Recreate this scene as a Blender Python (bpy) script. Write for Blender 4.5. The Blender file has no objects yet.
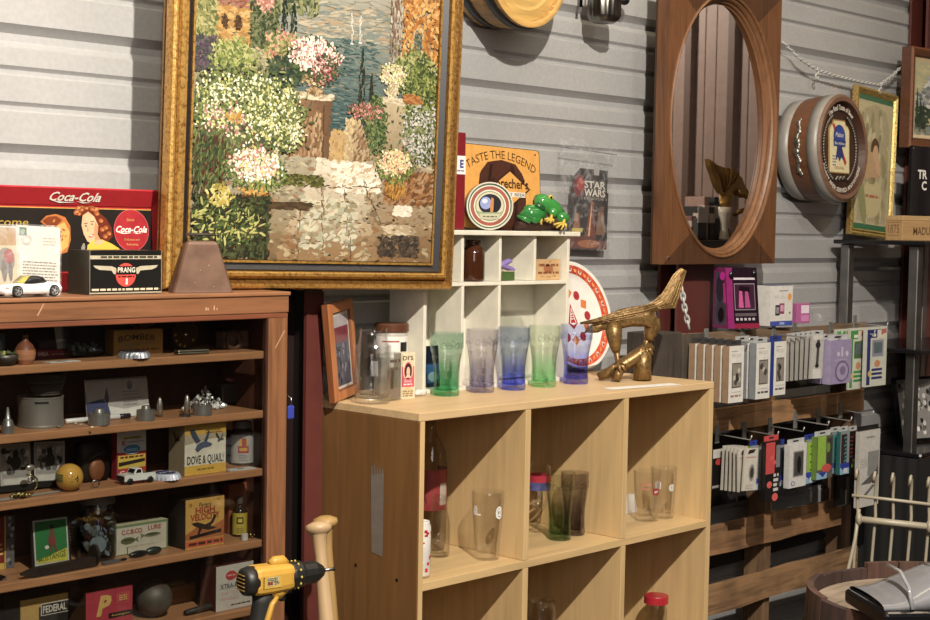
import bpy, bmesh, math, random
from mathutils import Matrix, Vector, Euler
R = math.radians
PI = math.pi
random.seed(7)
SC = bpy.context.scene
COL = SC.collection

# ------------------------------------------------------------------ camera
FPX = 1500.0
YAW, PITCH, ROLL = R(46), R(3.17), R(0.98)
CAMZ = 1.6
_cy, _sy, _cp, _sp = math.cos(YAW), math.sin(YAW), math.cos(PITCH), math.sin(PITCH)
FW = Vector((_sy * _cp, _cy * _cp, -_sp))
_r0 = Vector((_cy, -_sy, 0))
_u0 = _r0.cross(FW)
RT = math.cos(ROLL) * _r0 + math.sin(ROLL) * _u0
UP = -math.sin(ROLL) * _r0 + math.cos(ROLL) * _u0
EYE = Vector((0, 0, CAMZ))

def P(px, py, X=None, Y=None, Z=None, D=None):
    """point of the real room seen at a photo pixel, on a plane of the room"""
    d = FW + RT * ((px - 465) / FPX) + UP * ((310 - py) / FPX)
    t = X / d.x if X is not None else Y / d.y if Y is not None else (Z - CAMZ) / d.z if Z is not None else D
    return EYE + d * t

def pix(p):
    q = Vector(p) - EYE
    return 465 + FPX * q.dot(RT) / q.dot(FW), 310 - FPX * q.dot(UP) / q.dot(FW)

def depth(p):
    return (Vector(p) - EYE).dot(FW)

def fit(x0, x1, pb, pt, z=None, Y=None, rz=0.0, lim=None, rnd=False):
    """base centre, width and height of a thing standing on height z"""
    xc = (x0 + x1) / 2
    if Y is None:
        c = P(xc, pb, Z=z)
        if lim:
            yy = min(max(c.y, lim[0]), lim[1])
            if yy != c.y:
                c = P(xc, pb, Y=yy)
    else:
        c = P(xc, pb, Y=Y)
    if z is not None:
        c.z = z + .0005
    d = Vector((math.cos(rz), math.sin(rz), 0))
    D = depth(c)
    w = (x1 - x0) * D / FPX if rnd else (x1 - x0) / ((pix(c + d * .01)[0] - pix(c - d * .01)[0]) / .02)
    h = (pb - pt) / abs((pix(c + Vector((0, 0, .01)))[1] - pix(c - Vector((0, 0, .01)))[1]) / .02)
    return c, abs(w), h

cam_d = bpy.data.cameras.new('camera')
cam = bpy.data.objects.new('camera', cam_d)
COL.objects.link(cam)
cam_d.sensor_width = 36
cam_d.lens = 36 * FPX / 930
M3 = Matrix((RT, UP, -FW)).transposed()
cam.matrix_world = Matrix.Translation(EYE) @ M3.to_4x4()
SC.camera = cam

# ------------------------------------------------------------------ colour
def hx(s):
    if not isinstance(s, str):
        return s
    s = s.lstrip('#')
    v = [int(s[i:i + 2], 16) / 255 for i in (0, 2, 4)]
    v = [c / 12.92 if c <= .04045 else ((c + .055) / 1.055) ** 2.4 for c in v]
    g = .2126 * v[0] + .7152 * v[1] + .0722 * v[2]
    return tuple((g + (c - g) * .88) * .94 for c in v)

# ------------------------------------------------------------------ materials (all node based)
MATS = {}
def _new(name):
    m = bpy.data.materials.new(name)
    m.use_nodes = True
    nt = m.node_tree
    nt.nodes.clear()
    return m, nt.nodes, nt.links

def mat(kind):
    if kind in MATS:
        return MATS[kind]
    m, n, l = _new(kind)
    out = n.new('ShaderNodeOutputMaterial')
    at = n.new('ShaderNodeAttribute'); at.attribute_name = 'Col'
    tc = n.new('ShaderNodeTexCoord')
    k = kind.split(':')
    base = k[0]
    def mult(a, b, f=1.0):
        x = n.new('ShaderNodeMix'); x.data_type = 'RGBA'; x.blend_type = 'MULTIPLY'
        x.inputs[0].default_value = f
        l.new(a, x.inputs[6]); l.new(b, x.inputs[7]); return x.outputs[2]
    def ramp(fac, stops):
        r = n.new('ShaderNodeValToRGB')
        e = r.color_ramp.elements
        e[0].position, e[0].color = stops[0][0], (*stops[0][1], 1)
        e[1].position, e[1].color = stops[-1][0], (*stops[-1][1], 1)
        for p, c in stops[1:-1]:
            q = e.new(p); q.color = (*c, 1)
        l.new(fac, r.inputs[0]); return r.outputs[0]
    def noise(scale, detail=4, mp=None, dist=0.0):
        t = n.new('ShaderNodeTexNoise'); t.inputs['Scale'].default_value = scale
        t.inputs['Detail'].default_value = detail; t.inputs['Distortion'].default_value = dist
        if mp:
            a = n.new('ShaderNodeMapping'); a.inputs['Scale'].default_value = mp
            l.new(tc.outputs['Object'], a.inputs[0]); l.new(a.outputs[0], t.inputs[0])
        else:
            l.new(tc.outputs['Object'], t.inputs[0])
        return t.outputs[0]
    g = lambda v: (v, v, v)
    if base in ('glass', 'film'):
        # thin clear sheet: see-through, tinted at the edges, with a sheen
        lw = n.new('ShaderNodeLayerWeight'); lw.inputs[0].default_value = .5
        sq = n.new('ShaderNodeMath'); sq.operation = 'POWER'; l.new(lw.outputs['Facing'], sq.inputs[0])
        sq.inputs[1].default_value = 2.6 if base == 'glass' else 3.0
        tr = n.new('ShaderNodeBsdfTransparent')
        mx = n.new('ShaderNodeMix'); mx.data_type = 'RGBA'; mx.blend_type = 'MULTIPLY'
        l.new(sq.outputs[0], mx.inputs[0]); l.new(at.outputs[0], mx.inputs[6])
        l.new(at.outputs[0], mx.inputs[7]) if base == 'glass' else None
        if base == 'film':
            mx.inputs[7].default_value = (.93, .93, .93, 1)
        l.new(mx.outputs[2], tr.inputs[0])
        gl = n.new('ShaderNodeBsdfGlossy'); gl.inputs['Roughness'].default_value = .03 if base == 'glass' else .12
        fm = n.new('ShaderNodeMath'); fm.operation = 'MULTIPLY_ADD'; l.new(sq.outputs[0], fm.inputs[0])
        fm.inputs[1].default_value = .5 if base == 'glass' else .3
        fm.inputs[2].default_value = .045 if base == 'glass' else .03
        ms = n.new('ShaderNodeMixShader')
        l.new(fm.outputs[0], ms.inputs[0]); l.new(tr.outputs[0], ms.inputs[1]); l.new(gl.outputs[0], ms.inputs[2])
        last = ms.outputs[0]
        if base == 'film':
            df = n.new('ShaderNodeBsdfDiffuse'); df.inputs[0].default_value = (.8, .8, .82, 1)
            m2 = n.new('ShaderNodeMixShader'); nz = noise(30, 3, None, 1.5)
            rr = ramp(nz, [(.5, g(.05)), (.75, g(.24))])
            l.new(rr, m2.inputs[0]); l.new(last, m2.inputs[1]); l.new(df.outputs[0], m2.inputs[2]); last = m2.outputs[0]
        l.new(last, out.inputs[0])
        MATS[kind] = m
        return m
    b = n.new('ShaderNodeBsdfPrincipled'); l.new(b.outputs[0], out.inputs[0])
    col = at.outputs[0]
    rough, metal = .5, 0.0
    bump = None
    if base == 'wood':
        ax = {'x': (1.6, 22, 22), 'y': (22, 1.6, 22), 'z': (22, 22, 1.6)}[k[1]]
        s = float(k[2]) if len(k) > 2 else 1.0
        con = float(k[3]) if len(k) > 3 else .35
        ax = tuple(a * s for a in ax)
        n1 = noise(1.4, 6, ax, 1.2); n2 = noise(5, 3, ax, .4)
        c1 = ramp(n1, [(.3, g(1 - con)), (.52, g(1)), (.7, g(1 - con * .4))])
        c2 = ramp(n2, [(.3, g(1 - con * .5)), (.6, g(1.05))])
        col = mult(mult(col, c1), c2)
        rough = .45; bump = (n1, .08)
    elif base == 'rough':
        ax = {'x': (1.2, 16, 16), 'z': (16, 16, 1.2)}[k[1]]
        n1 = noise(2, 8, ax, 1.5); n2 = noise(9, 4)
        col = mult(mult(col, ramp(n1, [(.3, g(.45)), (.55, g(1)), (.75, g(.75))])), ramp(n2, [(.35, g(.7)), (.6, g(1.05))]))
        rough = .8; bump = (n1, .3)
    elif base == 'gold':
        n1 = noise(130, 5, None, .6)
        col = mult(col, ramp(n1, [(.34, (.52, .42, .28)), (.5, g(.95)), (.7, (1.15, 1.1, 1.0))]))
        rough, metal = .36, .55; bump = (n1, .25)
    elif base == 'metal':
        n1 = noise(14, 4)
        col = mult(col, ramp(n1, [(.3, g(.7)), (.6, g(1.05))]))
        rough, metal = float(k[1]) if len(k) > 1 else .3, float(k[2]) if len(k) > 2 else 1.0
    elif base == 'rust':
        n1 = noise(18, 6)
        col = mult(col, ramp(n1, [(.3, (.6, .5, .45)), (.55, g(1)), (.75, (1.15, 1.05, 1.0))]))
        rough, metal = .55, .25; bump = (n1, .1)
    elif base == 'wall':
        n1 = noise(2.2, 5); n2 = noise(90, 2)
        col = mult(mult(col, ramp(n1, [(.3, g(.88)), (.7, g(1.04))])), ramp(n2, [(.35, g(.95)), (.65, g(1.03))]))
        rough = .42; metal = .15
    elif base == 'paint':
        rough = float(k[1]) if len(k) > 1 else .45
        n1 = noise(25, 3)
        col = mult(col, ramp(n1, [(.3, g(.9)), (.7, g(1.04))]))
    elif base == 'print':
        rough = float(k[1]) if len(k) > 1 else .5
        n1 = noise(60, 4)
        col = mult(col, ramp(n1, [(.3, g(.88)), (.6, g(1.02))]))
    elif base == 'oil':
        rough = .38
    elif base == 'mirror':
        rough, metal = .015, 1.0
    elif base == 'cloth':
        n1 = noise(160, 3); rough = .9
        col = mult(col, ramp(n1, [(.3, g(.7)), (.7, g(1.1))])); bump = (n1, .3)
    elif base == 'floor':
        n1 = noise(3, 6); rough = .6
        col = mult(col, ramp(n1, [(.3, g(.75)), (.7, g(1.1))]))
    l.new(col, b.inputs['Base Color'])
    b.inputs['Roughness'].default_value = rough
    b.inputs['Metallic'].default_value = metal
    if bump:
        bp = n.new('ShaderNodeBump'); bp.inputs['Strength'].default_value = bump[1]; bp.inputs['Distance'].default_value = .004
        l.new(bump[0], bp.inputs['Height']); l.new(bp.outputs[0], b.inputs['Normal'])
    MATS[kind] = m
    return m

# ------------------------------------------------------------------ text outlines
_TX = {}
def text_geo(s, shear=0.0, bold=0.0):
    key = (s, shear, bold)
    if key not in _TX:
        cu = bpy.data.curves.new('t', 'FONT'); cu.body = s; cu.shear = shear; cu.offset = bold; cu.resolution_u = 2
        ob = bpy.data.objects.new('t', cu)
        me = bpy.data.meshes.new_from_object(ob)
        vs = [v.co.xy.copy() for v in me.vertices]; fs = [tuple(p.vertices) for p in me.polygons]
        bpy.data.objects.remove(ob); bpy.data.curves.remove(cu); bpy.data.meshes.remove(me)
        _TX[key] = (vs, fs)
    return _TX[key]
_cap = text_geo('H')[0]
CAP = max(v.y for v in _cap) - min(v.y for v in _cap)

# ------------------------------------------------------------------ mesh builder
class MB:
    def __init__(s, col='#ffffff'):
        s.v, s.f, s.c, s.sm = [], [], [], []
        s.T = Matrix.Identity(4)
        s.col = hx(col)
    def at(s, x=0, y=0, z=0, rx=0, ry=0, rz=0, sc=1):
        s.T = Matrix.Translation((x, y, z)) @ Euler((rx, ry, rz)).to_matrix().to_4x4() @ Matrix.Scale(sc, 4)
        return s
    def reset(s):
        s.T = Matrix.Identity(4); return s
    def add(s, vs, fs, col=None, smooth=False):
        b = len(s.v); c = hx(col) if col is not None else s.col
        for v in vs:
            s.v.append(s.T @ Vector(v))
        for f in fs:
            s.f.append(tuple(b + i for i in f)); s.c.append(c); s.sm.append(smooth)
        return s
    def box(s, x0, y0, z0, x1, y1, z1, col=None, top=None, front=None, side=None):
        vs = [(x0, y0, z0), (x1, y0, z0), (x1, y1, z0), (x0, y1, z0), (x0, y0, z1), (x1, y0, z1), (x1, y1, z1), (x0, y1, z1)]
        c = hx(col) if col is not None else s.col
        for f, cc in (((0, 3, 2, 1), None), ((4, 5, 6, 7), top), ((0, 1, 5, 4), front), ((1, 2, 6, 5), side), ((2, 3, 7, 6), None), ((3, 0, 4, 7), side)):
            s.add([vs[i] for i in f], [(0, 1, 2, 3)], cc if cc is not None else c)
        return s
    def bbox(s, x0, y0, z0, x1, y1, z1, b=.003, col=None, seg=2):
        bm = bmesh.new()
        bmesh.ops.create_cube(bm, size=1)
        for v in bm.verts:
            v.co = Vector(((x0 + x1) / 2 + v.co.x * (x1 - x0), (y0 + y1) / 2 + v.co.y * (y1 - y0), (z0 + z1) / 2 + v.co.z * (z1 - z0)))
        b = min(b, .49 * min(x1 - x0, y1 - y0, z1 - z0))
        bmesh.ops.bevel(bm, geom=bm.edges[:], offset=b, segments=seg, affect='EDGES', profile=.5)
        bm.verts.index_update()
        s.add([v.co for v in bm.verts], [tuple(v.index for v in f.verts) for f in bm.faces], col)
        bm.free(); return s
    def lathe(s, prof, seg=24, col=None, smooth=True, flute=None, cols=None, cap0=False, cap1=False):
        """profile of (radius, z) turned about the local z axis"""
        vs, fs, cc = [], [], []
        for i, (r, z) in enumerate(prof):
            for k in range(seg):
                a = 2 * PI * k / seg
                rr = r * (flute(a, z) if flute else 1)
                vs.append((rr * math.cos(a), rr * math.sin(a), z))
        for i in range(len(prof) - 1):
            for k in range(seg):
                k2 = (k + 1) % seg
                f = (i * seg + k, i * seg + k2, (i + 1) * seg + k2, (i + 1) * seg + k)
                if cols:
                    b = [vs[j] for j in f]; s.add(b, [(0, 1, 2, 3)], cols[i], smooth)
                else:
                    fs.append(f)
        if cap0: fs.append(tuple(reversed(range(seg))))
        if cap1: fs.append(tuple((len(prof) - 1) * seg + k for k in range(seg)))
        if cols:
            if cap0: s.add(vs[:seg], [tuple(reversed(range(seg)))], cols[0])
            if cap1: s.add(vs[-seg:], [tuple(range(seg))], cols[-1])
        else:
            s.add(vs, fs, col, smooth)
        return s
    def cyl(s, r, z0, z1, seg=20, col=None, r1=None, b=0.0):
        r1 = r if r1 is None else r1
        p = [(0, z0), (r - b, z0), (r, z0 + b), (r1, z1 - b), (r1 - b, z1), (0, z1)] if b else [(0, z0), (r, z0), (r, z0), (r1, z1), (r1, z1), (0, z1)]
        return s.lathe(p, seg, col, smooth=bool(b))
    def ell(s, c, r, col=None, seg=16, rings=10, rot=None):
        o = s.T
        s.T = o @ Matrix.Translation(c) @ (Euler(rot).to_matrix().to_4x4() if rot else Matrix.Identity(4)) @ Matrix.Diagonal((*r, 1))
        s.lathe([(math.sin(PI * i / rings), -math.cos(PI * i / rings)) for i in range(rings + 1)], seg, col)
        s.T = o; return s
    def tube(s, pts, r, seg=8, col=None, closed=False, caps=True):
        pts = [Vector(p) for p in pts]; n = len(pts)
        rs = r if isinstance(r, (list, tuple)) else [r] * n
        vs, fs = [], []
        up = None
        for i, p in enumerate(pts):
            a = pts[(i - 1) % n] if (closed or i) else p
            b = pts[(i + 1) % n] if (closed or i < n - 1) else p
            t = (b - a).normalized()
            if up is None:
                up = t.orthogonal().normalized()
            up = (up - t * up.dot(t)).normalized()
            w = t.cross(up)
            for k in range(seg):
                an = 2 * PI * k / seg
                vs.append(p + (up * math.cos(an) + w * math.sin(an)) * rs[i])
        m = n if closed else n - 1
        for i in range(m):
            for k in range(seg):
                k2 = (k + 1) % seg; j = (i + 1) % n
                fs.append((i * seg + k, i * seg + k2, j * seg + k2, j * seg + k))
        if caps and not closed:
            fs.append(tuple(reversed(range(seg)))); fs.append(tuple((n - 1) * seg + k for k in range(seg)))
        return s.add(vs, fs, col, True)
    def loft(s, rings, col=None, smooth=True, caps=True):
        vs = [p for r in rings for p in r]; m = len(rings[0]); fs = []
        for i in range(len(rings) - 1):
            for k in range(m):
                k2 = (k + 1) % m
                fs.append((i * m + k, i * m + k2, (i + 1) * m + k2, (i + 1) * m + k))
        if caps:
            fs.append(tuple(reversed(range(m)))); fs.append(tuple((len(rings) - 1) * m + k for k in range(m)))
        return s.add(vs, fs, col, smooth)
    def slab(s, pts, y0, y1, col=None):
        """outline in the x-z plane given thickness along y"""
        n = len(pts)
        vs = [(x, y0, z) for x, z in pts] + [(x, y1, z) for x, z in pts]
        fs = [tuple(range(n)), tuple(reversed(range(n, 2 * n)))] + [(i, n + i, n + (i + 1) % n, (i + 1) % n) for i in range(n)]
        return s.add(vs, fs, col)
    # flat printing on a front (facing -y) at depth y
    def rect(s, x0, z0, x1, z1, y, col):
        return s.add([(x0, y, z0), (x1, y, z0), (x1, y, z1), (x0, y, z1)], [(0, 1, 2, 3)], col)
    def poly(s, pts, y, col):
        return s.add([(x, y, z) for x, z in pts], [tuple(range(len(pts)))], col)
    def oval(s, x, z, rx, rz, y, col, seg=28, rot=0.0):
        ca, sa = math.cos(rot), math.sin(rot)
        return s.poly([(x + rx * math.cos(a) * ca - rz * math.sin(a) * sa, z + rx * math.cos(a) * sa + rz * math.sin(a) * ca) for a in (2 * PI * i / seg for i in range(seg))], y, col)
    def ring(s, x, z, rx, rz, t, y, col, seg=32):
        vs = []
        for i in range(seg):
            a = 2 * PI * i / seg
            vs += [(x + rx * math.cos(a), y, z + rz * math.sin(a)), (x + (rx - t) * math.cos(a), y, z + (rz - t) * math.sin(a))]
        return s.add(vs, [(2 * i, 2 * ((i + 1) % seg), 2 * ((i + 1) % seg) + 1, 2 * i + 1) for i in range(seg)], col)
    def text(s, t, x, z, h, y, col, w=None, shear=0.0, bold=0.0, arc=None, al=0.5):
        vs, fs = text_geo(t, shear, bold)
        if not vs: return s
        x0, x1 = min(v.x for v in vs), max(v.x for v in vs)
        k = h / CAP; kx = w / (x1 - x0) if w else k
        out = []
        for v in vs:
            xx, zz = (v.x - x0 - (x1 - x0) * al) * kx, v.y * k
            if arc:
                a = xx / arc
                r = arc + zz
                xx, zz = r * math.sin(a), r * math.cos(a) - arc
            out.append((x + xx, y, z + zz))
        return s.add(out, fs, col)
    def lines(s, x0, x1, z, h, n, gap, y, col, rag=.3):
        """illegible small print: rows of broken dashes"""
        for i in range(n):
            x = x0; e = x1 - random.random() * rag * (x1 - x0)
            while x < e:
                w = min(random.uniform(1.2, 4) * h, e - x)
                s.rect(x, z - i * gap, x + w, z - i * gap + h, y, col); x += w + h * .7
        return s
    def frame(s, w, h, prof, cols=None, z0=0.0):
        """mitred moulding round a w x h rectangle, profile of (inset, y)"""
        rings = [[(-w / 2 + i, y, z0 + i), (w / 2 - i, y, z0 + i), (w / 2 - i, y, z0 + h - i), (-w / 2 + i, y, z0 + h - i)] for i, y in prof]
        for a in range(len(rings) - 1):
            for k in range(4):
                k2 = (k + 1) % 4
                s.add([rings[a][k], rings[a][k2], rings[a + 1][k2], rings[a + 1][k]], [(0, 1, 2, 3)], cols[a] if cols else None)
        return s
    def build(s, name, m, parent=None, loc=None, rz=0.0, rot=None, weld=False):
        me = bpy.data.meshes.new(name)
        me.from_pydata([tuple(v) for v in s.v], [], s.f)
        ca = me.color_attributes.new('Col', 'FLOAT_COLOR', 'CORNER')
        buf = []
        for f, c in zip(s.f, s.c):
            buf += [c[0], c[1], c[2], 1.0] * len(f)
        ca.data.foreach_set('color', buf)
        me.polygons.foreach_set('use_smooth', s.sm)
        me.materials.append(mat(m))
        me.update()
        o = bpy.data.objects.new(name, me)
        COL.objects.link(o)
        if parent is not None: o.parent = parent
        if loc is not None: o.location = loc
        if rot is not None: o.rotation_euler = rot
        elif rz: o.rotation_euler = (0, 0, rz)
        return o

def tag(o, label, cat=None, group=None, kind=None):
    if label: o['label'] = label
    if cat: o['category'] = cat
    if group: o['group'] = group
    if kind: o['kind'] = kind
    return o

def thing(name, label, cat, loc, rz=0.0, group=None, rot=None):
    o = bpy.data.objects.new(name, None); COL.objects.link(o)
    o.empty_display_size = .03
    o.location = loc; o.rotation_euler = rot if rot else (0, 0, rz)
    return tag(o, label, cat, group)

def one(mb, name, m, label, cat, loc, rz=0.0, group=None, rot=None):
    o = mb.build(name, m, None, loc, rz, rot)
    return tag(o, label, cat, group)

def struct(mb, name, m):
    return tag(mb.build(name, m), None, None, None, 'structure')

def dup(root, loc, label, rot=None, group=None):
    r = root.copy(); COL.objects.link(r); r.location = loc; r['label'] = label
    if rot: r.rotation_euler = rot
    if group: r['group'] = group
    for ch in list(root.children):
        c = ch.copy(); COL.objects.link(c); c.parent = r
        for g in list(ch.children):
            d = g.copy(); COL.objects.link(d); d.parent = c
    return r
# ================================================================== THE ROOM
WY = 2.82
b = MB('#5a4c40'); b.box(-3, -5, -.1, 7.6, 3, 0); struct(b, 'floor', 'floor')
b = MB('#8d8880'); b.box(-3, -5, 4.0, 7.6, 3, 4.1); struct(b, 'ceiling', 'paint')
# ribbed metal siding: flat bands with grooves, swept along x
def siding(p0, p1, phase, major, name, col, horiz=True, dirn=1):
    prof = []
    z = phase - 16 * major
    top = 4.0
    while z < top + major:
        for dz, d in ((0, 0), (.017, .022), (.032, .022), (.05, 0), (.115, 0), (.119, .007), (.128, .007), (.136, 0), (.188, 0), (.192, .007), (.201, .007), (.209, 0)):
            prof.append((z + dz * major / .2445, d))
        z += major
    return prof
b = MB('#b3b2b2')
prof = [(z, d) for z, d in siding(0, 0, 1.757 - .052, .2445, '', '') if -.02 < z < 4.05]
vs = []
for z, d in prof: vs += [(-3, WY + d, z), (7.6, WY + d, z)]
b.add(vs, [(2 * i, 2 * i + 1, 2 * i + 3, 2 * i + 2) for i in range(len(prof) - 1)])
struct(b, 'wall_back', 'wall')
b = MB('#8f7a70')
prof = []
y = -5.0
while y < 3.0:
    for dy, d in ((0, 0), (.015, -.03), (.06, -.03), (.075, 0), (.14, 0), (.145, .004), (.155, .004), (.16, 0), (.22, 0), (.225, .004), (.235, .004), (.24, 0)):
        prof.append((y + dy, d))
    y += .31
vs = []; 
for y, d in prof: vs += [(7.5 + d, y, 0), (7.5 + d, y, 4)]
for i in range(len(prof) - 1):
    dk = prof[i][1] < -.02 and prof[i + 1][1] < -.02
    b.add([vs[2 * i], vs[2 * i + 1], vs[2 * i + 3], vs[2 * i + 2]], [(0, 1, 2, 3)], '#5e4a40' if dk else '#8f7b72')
struct(b, 'wall_right', 'paint')
b = MB('#8a8078'); b.box(-3.1, -5, 0, -3, 3, 4); struct(b, 'wall_left', 'paint')
b = MB('#8a8078'); b.box(-3, -5.1, 0, 7.6, -5, 4); struct(b, 'wall_front', 'paint')

def steel_post(x0, x1, y, col, zt, nm, label):
    t = thing(nm, label, 'steel column', ((x0 + x1) / 2, y, 0))
    w = (x1 - x0) / 2
    MB(col).box(-w, 0, 0, w, .010, zt).build('flange', 'paint', t)
    MB('#15100f').box(-.006, .010, 0, .006, .075, zt).build('web', 'paint', t)
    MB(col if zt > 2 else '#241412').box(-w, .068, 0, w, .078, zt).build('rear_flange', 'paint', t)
    return t
t = steel_post(2.188, 2.238, 2.61, '#622d27', 1.448, 'steel_post', 'dark red painted steel post between the brown display cabinet and the wooden cube bookcase')
b = MB('#120f0e').box(2.02, 2.735, 0, 2.34, 2.75, 1.448)
for i in range(9): b.at(2.20, 2.735, .3 + i * .12, rx=R(90)).cyl(.006, 0, .004, 8, '#4a4644')
b.reset(); one(b, 'dark_backing_board', 'paint', 'nearly black upright board with bolt heads behind the narrow gap beside the display cabinet', 'board', (0, 0, 0))
steel_post(3.775, 3.965, 2.735, '#5e2b25', 4.0, 'steel_column', 'dark red steel column directly behind the oval wooden mirror')
steel_post(5.33, 5.75, 2.735, '#56261f', 4.0, 'steel_column', 'dark red steel column in the upper right corner above the mountain landscape')

# ================================================================== BROWN DISPLAY CABINET
CF = 2.46
CX1, CX0 = 2.006, 1.02
SH = {'A': 1.334, 'B': 1.209, 'C': 1.087, 'D': .936, 'E': .795}
cab = thing('display_cabinet', 'reddish brown wooden display cabinet with glass front and shelves of collectibles', 'cabinet', (0, CF, 0))
WC = '#8c5a36'
m = MB(WC).bbox(CX0, -.004, 1.414, CX1 + .004, .0, 1.452, .002)
m.build('top_rail_face', 'wood:x:1.0:.42', cab)
m = MB('#9a6640').bbox(CX0 - .005, -.008, 1.450, CX1 + .006, .235, 1.458, .002)
m.build('top_board', 'wood:x:1.0:.42', cab)
m = MB('#7d452a'); m.bbox(CX0, -.003, 1.403, CX1, .012, 1.4135, .002); m.build('rail_lip', 'wood:x:1.0:.42', cab)
m = MB(WC).bbox(1.958, -.002, .08, CX1 + .003, .018, 1.4135, .002)
m.build('right_stile', 'wood:z:1.0:.42', cab)
for x in (1.944,): MB('#4a281a').bbox(1.9535, -.0015, .08, 1.9575, .0055, 1.403, .001).build('glass_track', 'wood:z:1.0:.42', cab)
MB('#5d3623').box(1.985, .0185, .08, CX1, .22, 1.4495).build('side_panel', 'wood:z:1.0:.42', cab)
MB('#5d3623').box(CX0, .0, .08, CX0 + .02, .22, 1.4495).build('side_panel', 'wood:z:1.0:.42', cab)
MB('#4a2c1e').box(CX0 + .02, .205, .08, 1.985, .22, 1.4495).build('back_panel', 'wood:z:.8:.4', cab)
for k in 'ABCDE':
    z = SH[k]
    m = MB('#a06a40').bbox(CX0 + .02, .012, z - .016, 1.9575, .2045, z, .002, '#b0784a')
    m.build('shelf', 'wood:x:1.2:.3', cab)
MB('#5d3623').box(CX0, .01, .0, CX1, .21, .079).build('plinth', 'wood:x', cab)
MB('#f4f6f6').box(CX0 + .02, .006, .083, 1.9575, .009, 1.41).build('glass_pane', 'glass', cab)
m = MB('#b98a68')
m.add([(1.974, -.0025, 1.34), (1.977, -.0025, 1.34), (2.001, -.0025, 1.375), (1.999, -.0025, 1.377)], [(0, 1, 2, 3)])
m.add([(1.42, -.0046, 1.425), (1.423, -.0046, 1.425), (1.436, -.0046, 1.447), (1.433, -.0046, 1.447)], [(0, 1, 2, 3)])
for x in (1.795, 1.80, 1.815, 1.822): m.rect(x, 1.424, x + .003, 1.424 + random.uniform(.004, .012), -.0046, '#c09a70')
m.build('scratches', 'print', cab)

# ================================================================== CUBE BOOKCASE
BF, BB, BT = 2.30, 2.715, 1.197
BX0, BX1 = 2.246, 3.348
book = thing('cube_bookcase', 'light maple cube bookcase with open square compartments holding glassware', 'bookcase', (0, BF, 0))
ML = '#cba972'
MB('#d0ae7c').bbox(BX0, 0, BT - .018, BX1, BB - BF, BT, .0015).build('top_board', 'wood:x:.7:.14', book)
MB('#7e5629').bbox(BX0, .0, .0, BX0 + .004, BB - BF, BT - .0185, .001).build('shaded_left_panel', 'wood:z:.6:.22', book)  # shade on this end is painted in as darker brown
MB(ML).bbox(BX0 + .0041, .0, .0, BX0 + .018, BB - BF, BT - .0185, .001).build('side_panel', 'wood:z:.6:.14', book)
MB(ML).bbox(BX1 - .018, .0, .0, BX1, BB - BF, BT - .0185, .001).build('side_panel', 'wood:z:.6:.14', book)
ZS = [.824, .456, .088]
DX = [BX0, 2.598, 2.968, BX1]
inner = [BX0 + .018, 2.592, 2.610, 2.961, 2.979, BX1 - .018]
m = MB('#7d7166')
yA, yB = P(371, 480, X=BX0).y - BF, P(384, 480, X=BX0).y - BF
zA, zB = P(378, 472, X=BX0).z, P(378, 556, X=BX0).z
rs = random.Random(3)
m.add([(BX0 - .0008, yA, zA - .01), (BX0 - .0008, yA - .004, zB + .05), (BX0 - .0008, yA - .006, zB + .006), (BX0 - .0008, yB + .003, zB), (BX0 - .0008, yB, zB + .01), (BX0 - .0008, yB, zA)], [(0, 1, 2, 3, 4, 5)])
for i in range(5): y_ = yA + (yB - yA) * (i + .5) / 5; m.add([(BX0 - .0009, y_ + .003, zA - .02), (BX0 - .0009, y_ - .003, zA - .02), (BX0 - .0009, y_ - .002, zA + rs.uniform(.002, .03)), (BX0 - .0009, y_ + .002, zA + rs.uniform(.002, .03))], [(0, 1, 2, 3)])
m.build('grey_paint_smear', 'print', book)
m = MB('#2a1a10')
for px_, py_ in ((356, 565), (397, 580)): p = P(px_, py_, X=BX0); m.at(BX0 - .0004, p.y - BF, p.z, ry=R(-90)).cyl(.004, 0, .0006, 10)
m.reset(); m.build('screw_holes', 'paint', book)
prev = BT - .0185
for z in ZS:
    MB(ML).bbox(inner[0], 0, z - .018, inner[5], BB - BF - .008, z, .001).build('shelf_board', 'wood:x:.7:.14', book)
    for xa, xb in ((inner[1], inner[2]), (inner[3], inner[4])):
        MB(ML).bbox(xa, .0, z + .0005, xb, BB - BF - .008, prev, .001).build('divider', 'wood:z:.6:.14', book)
    prev = z - .0185
MB('#b88c5c').box(inner[0], BB - BF - .0075, .02, inner[5], BB - BF, BT - .019).build('back_panel', 'wood:z:.6:.2', book)
MB(ML).box(inner[0], .02, 0, inner[5], .035, .069).build('kick_board', 'wood:x', book)

# ================================================================== WHITE CUBBY
CY = 2.56
cub = thing('cubby_organizer', 'white wooden cubby organizer with small compartments standing on the maple bookcase', 'organizer', (0, CY, BT))
WH = '#dfd9c8'
x0, x1, hT = 2.509, 3.046, .395
dep = .12
MB(WH).bbox(x0 - .012, -.012, hT - .012, 3.075, dep + .01, hT, .002).build('top_board', 'paint:.4', cub)
MB(WH).bbox(x0, 0, .0, x0 + .010, dep, hT - .0125, .001).build('side_panel', 'paint:.4', cub)
MB(WH).bbox(x1 - .010, 0, .0, x1, dep, hT - .0125, .001).build('side_panel', 'paint:.4', cub)
MB(WH).box(x0 + .0105, dep - .006, .0, x1 - .0105, dep, hT - .0125).build('back_panel', 'paint:.4', cub)
MB(WH).bbox(x0 + .0105, 0, .258, x1 - .0105, dep - .0065, .267, .001).build('shelf', 'paint:.4', cub)
MB(WH).bbox(x0 + .0105, 0, .0, x1 - .0105, dep - .0065, .010, .001).build('bottom_board', 'paint:.4', cub)
for xd in (2.640, 2.776, 2.908): MB(WH).bbox(xd - .0045, 0, .2675, xd + .0045, dep - .0065, hT - .0125, .001).build('divider', 'paint:.4', cub)
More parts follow.
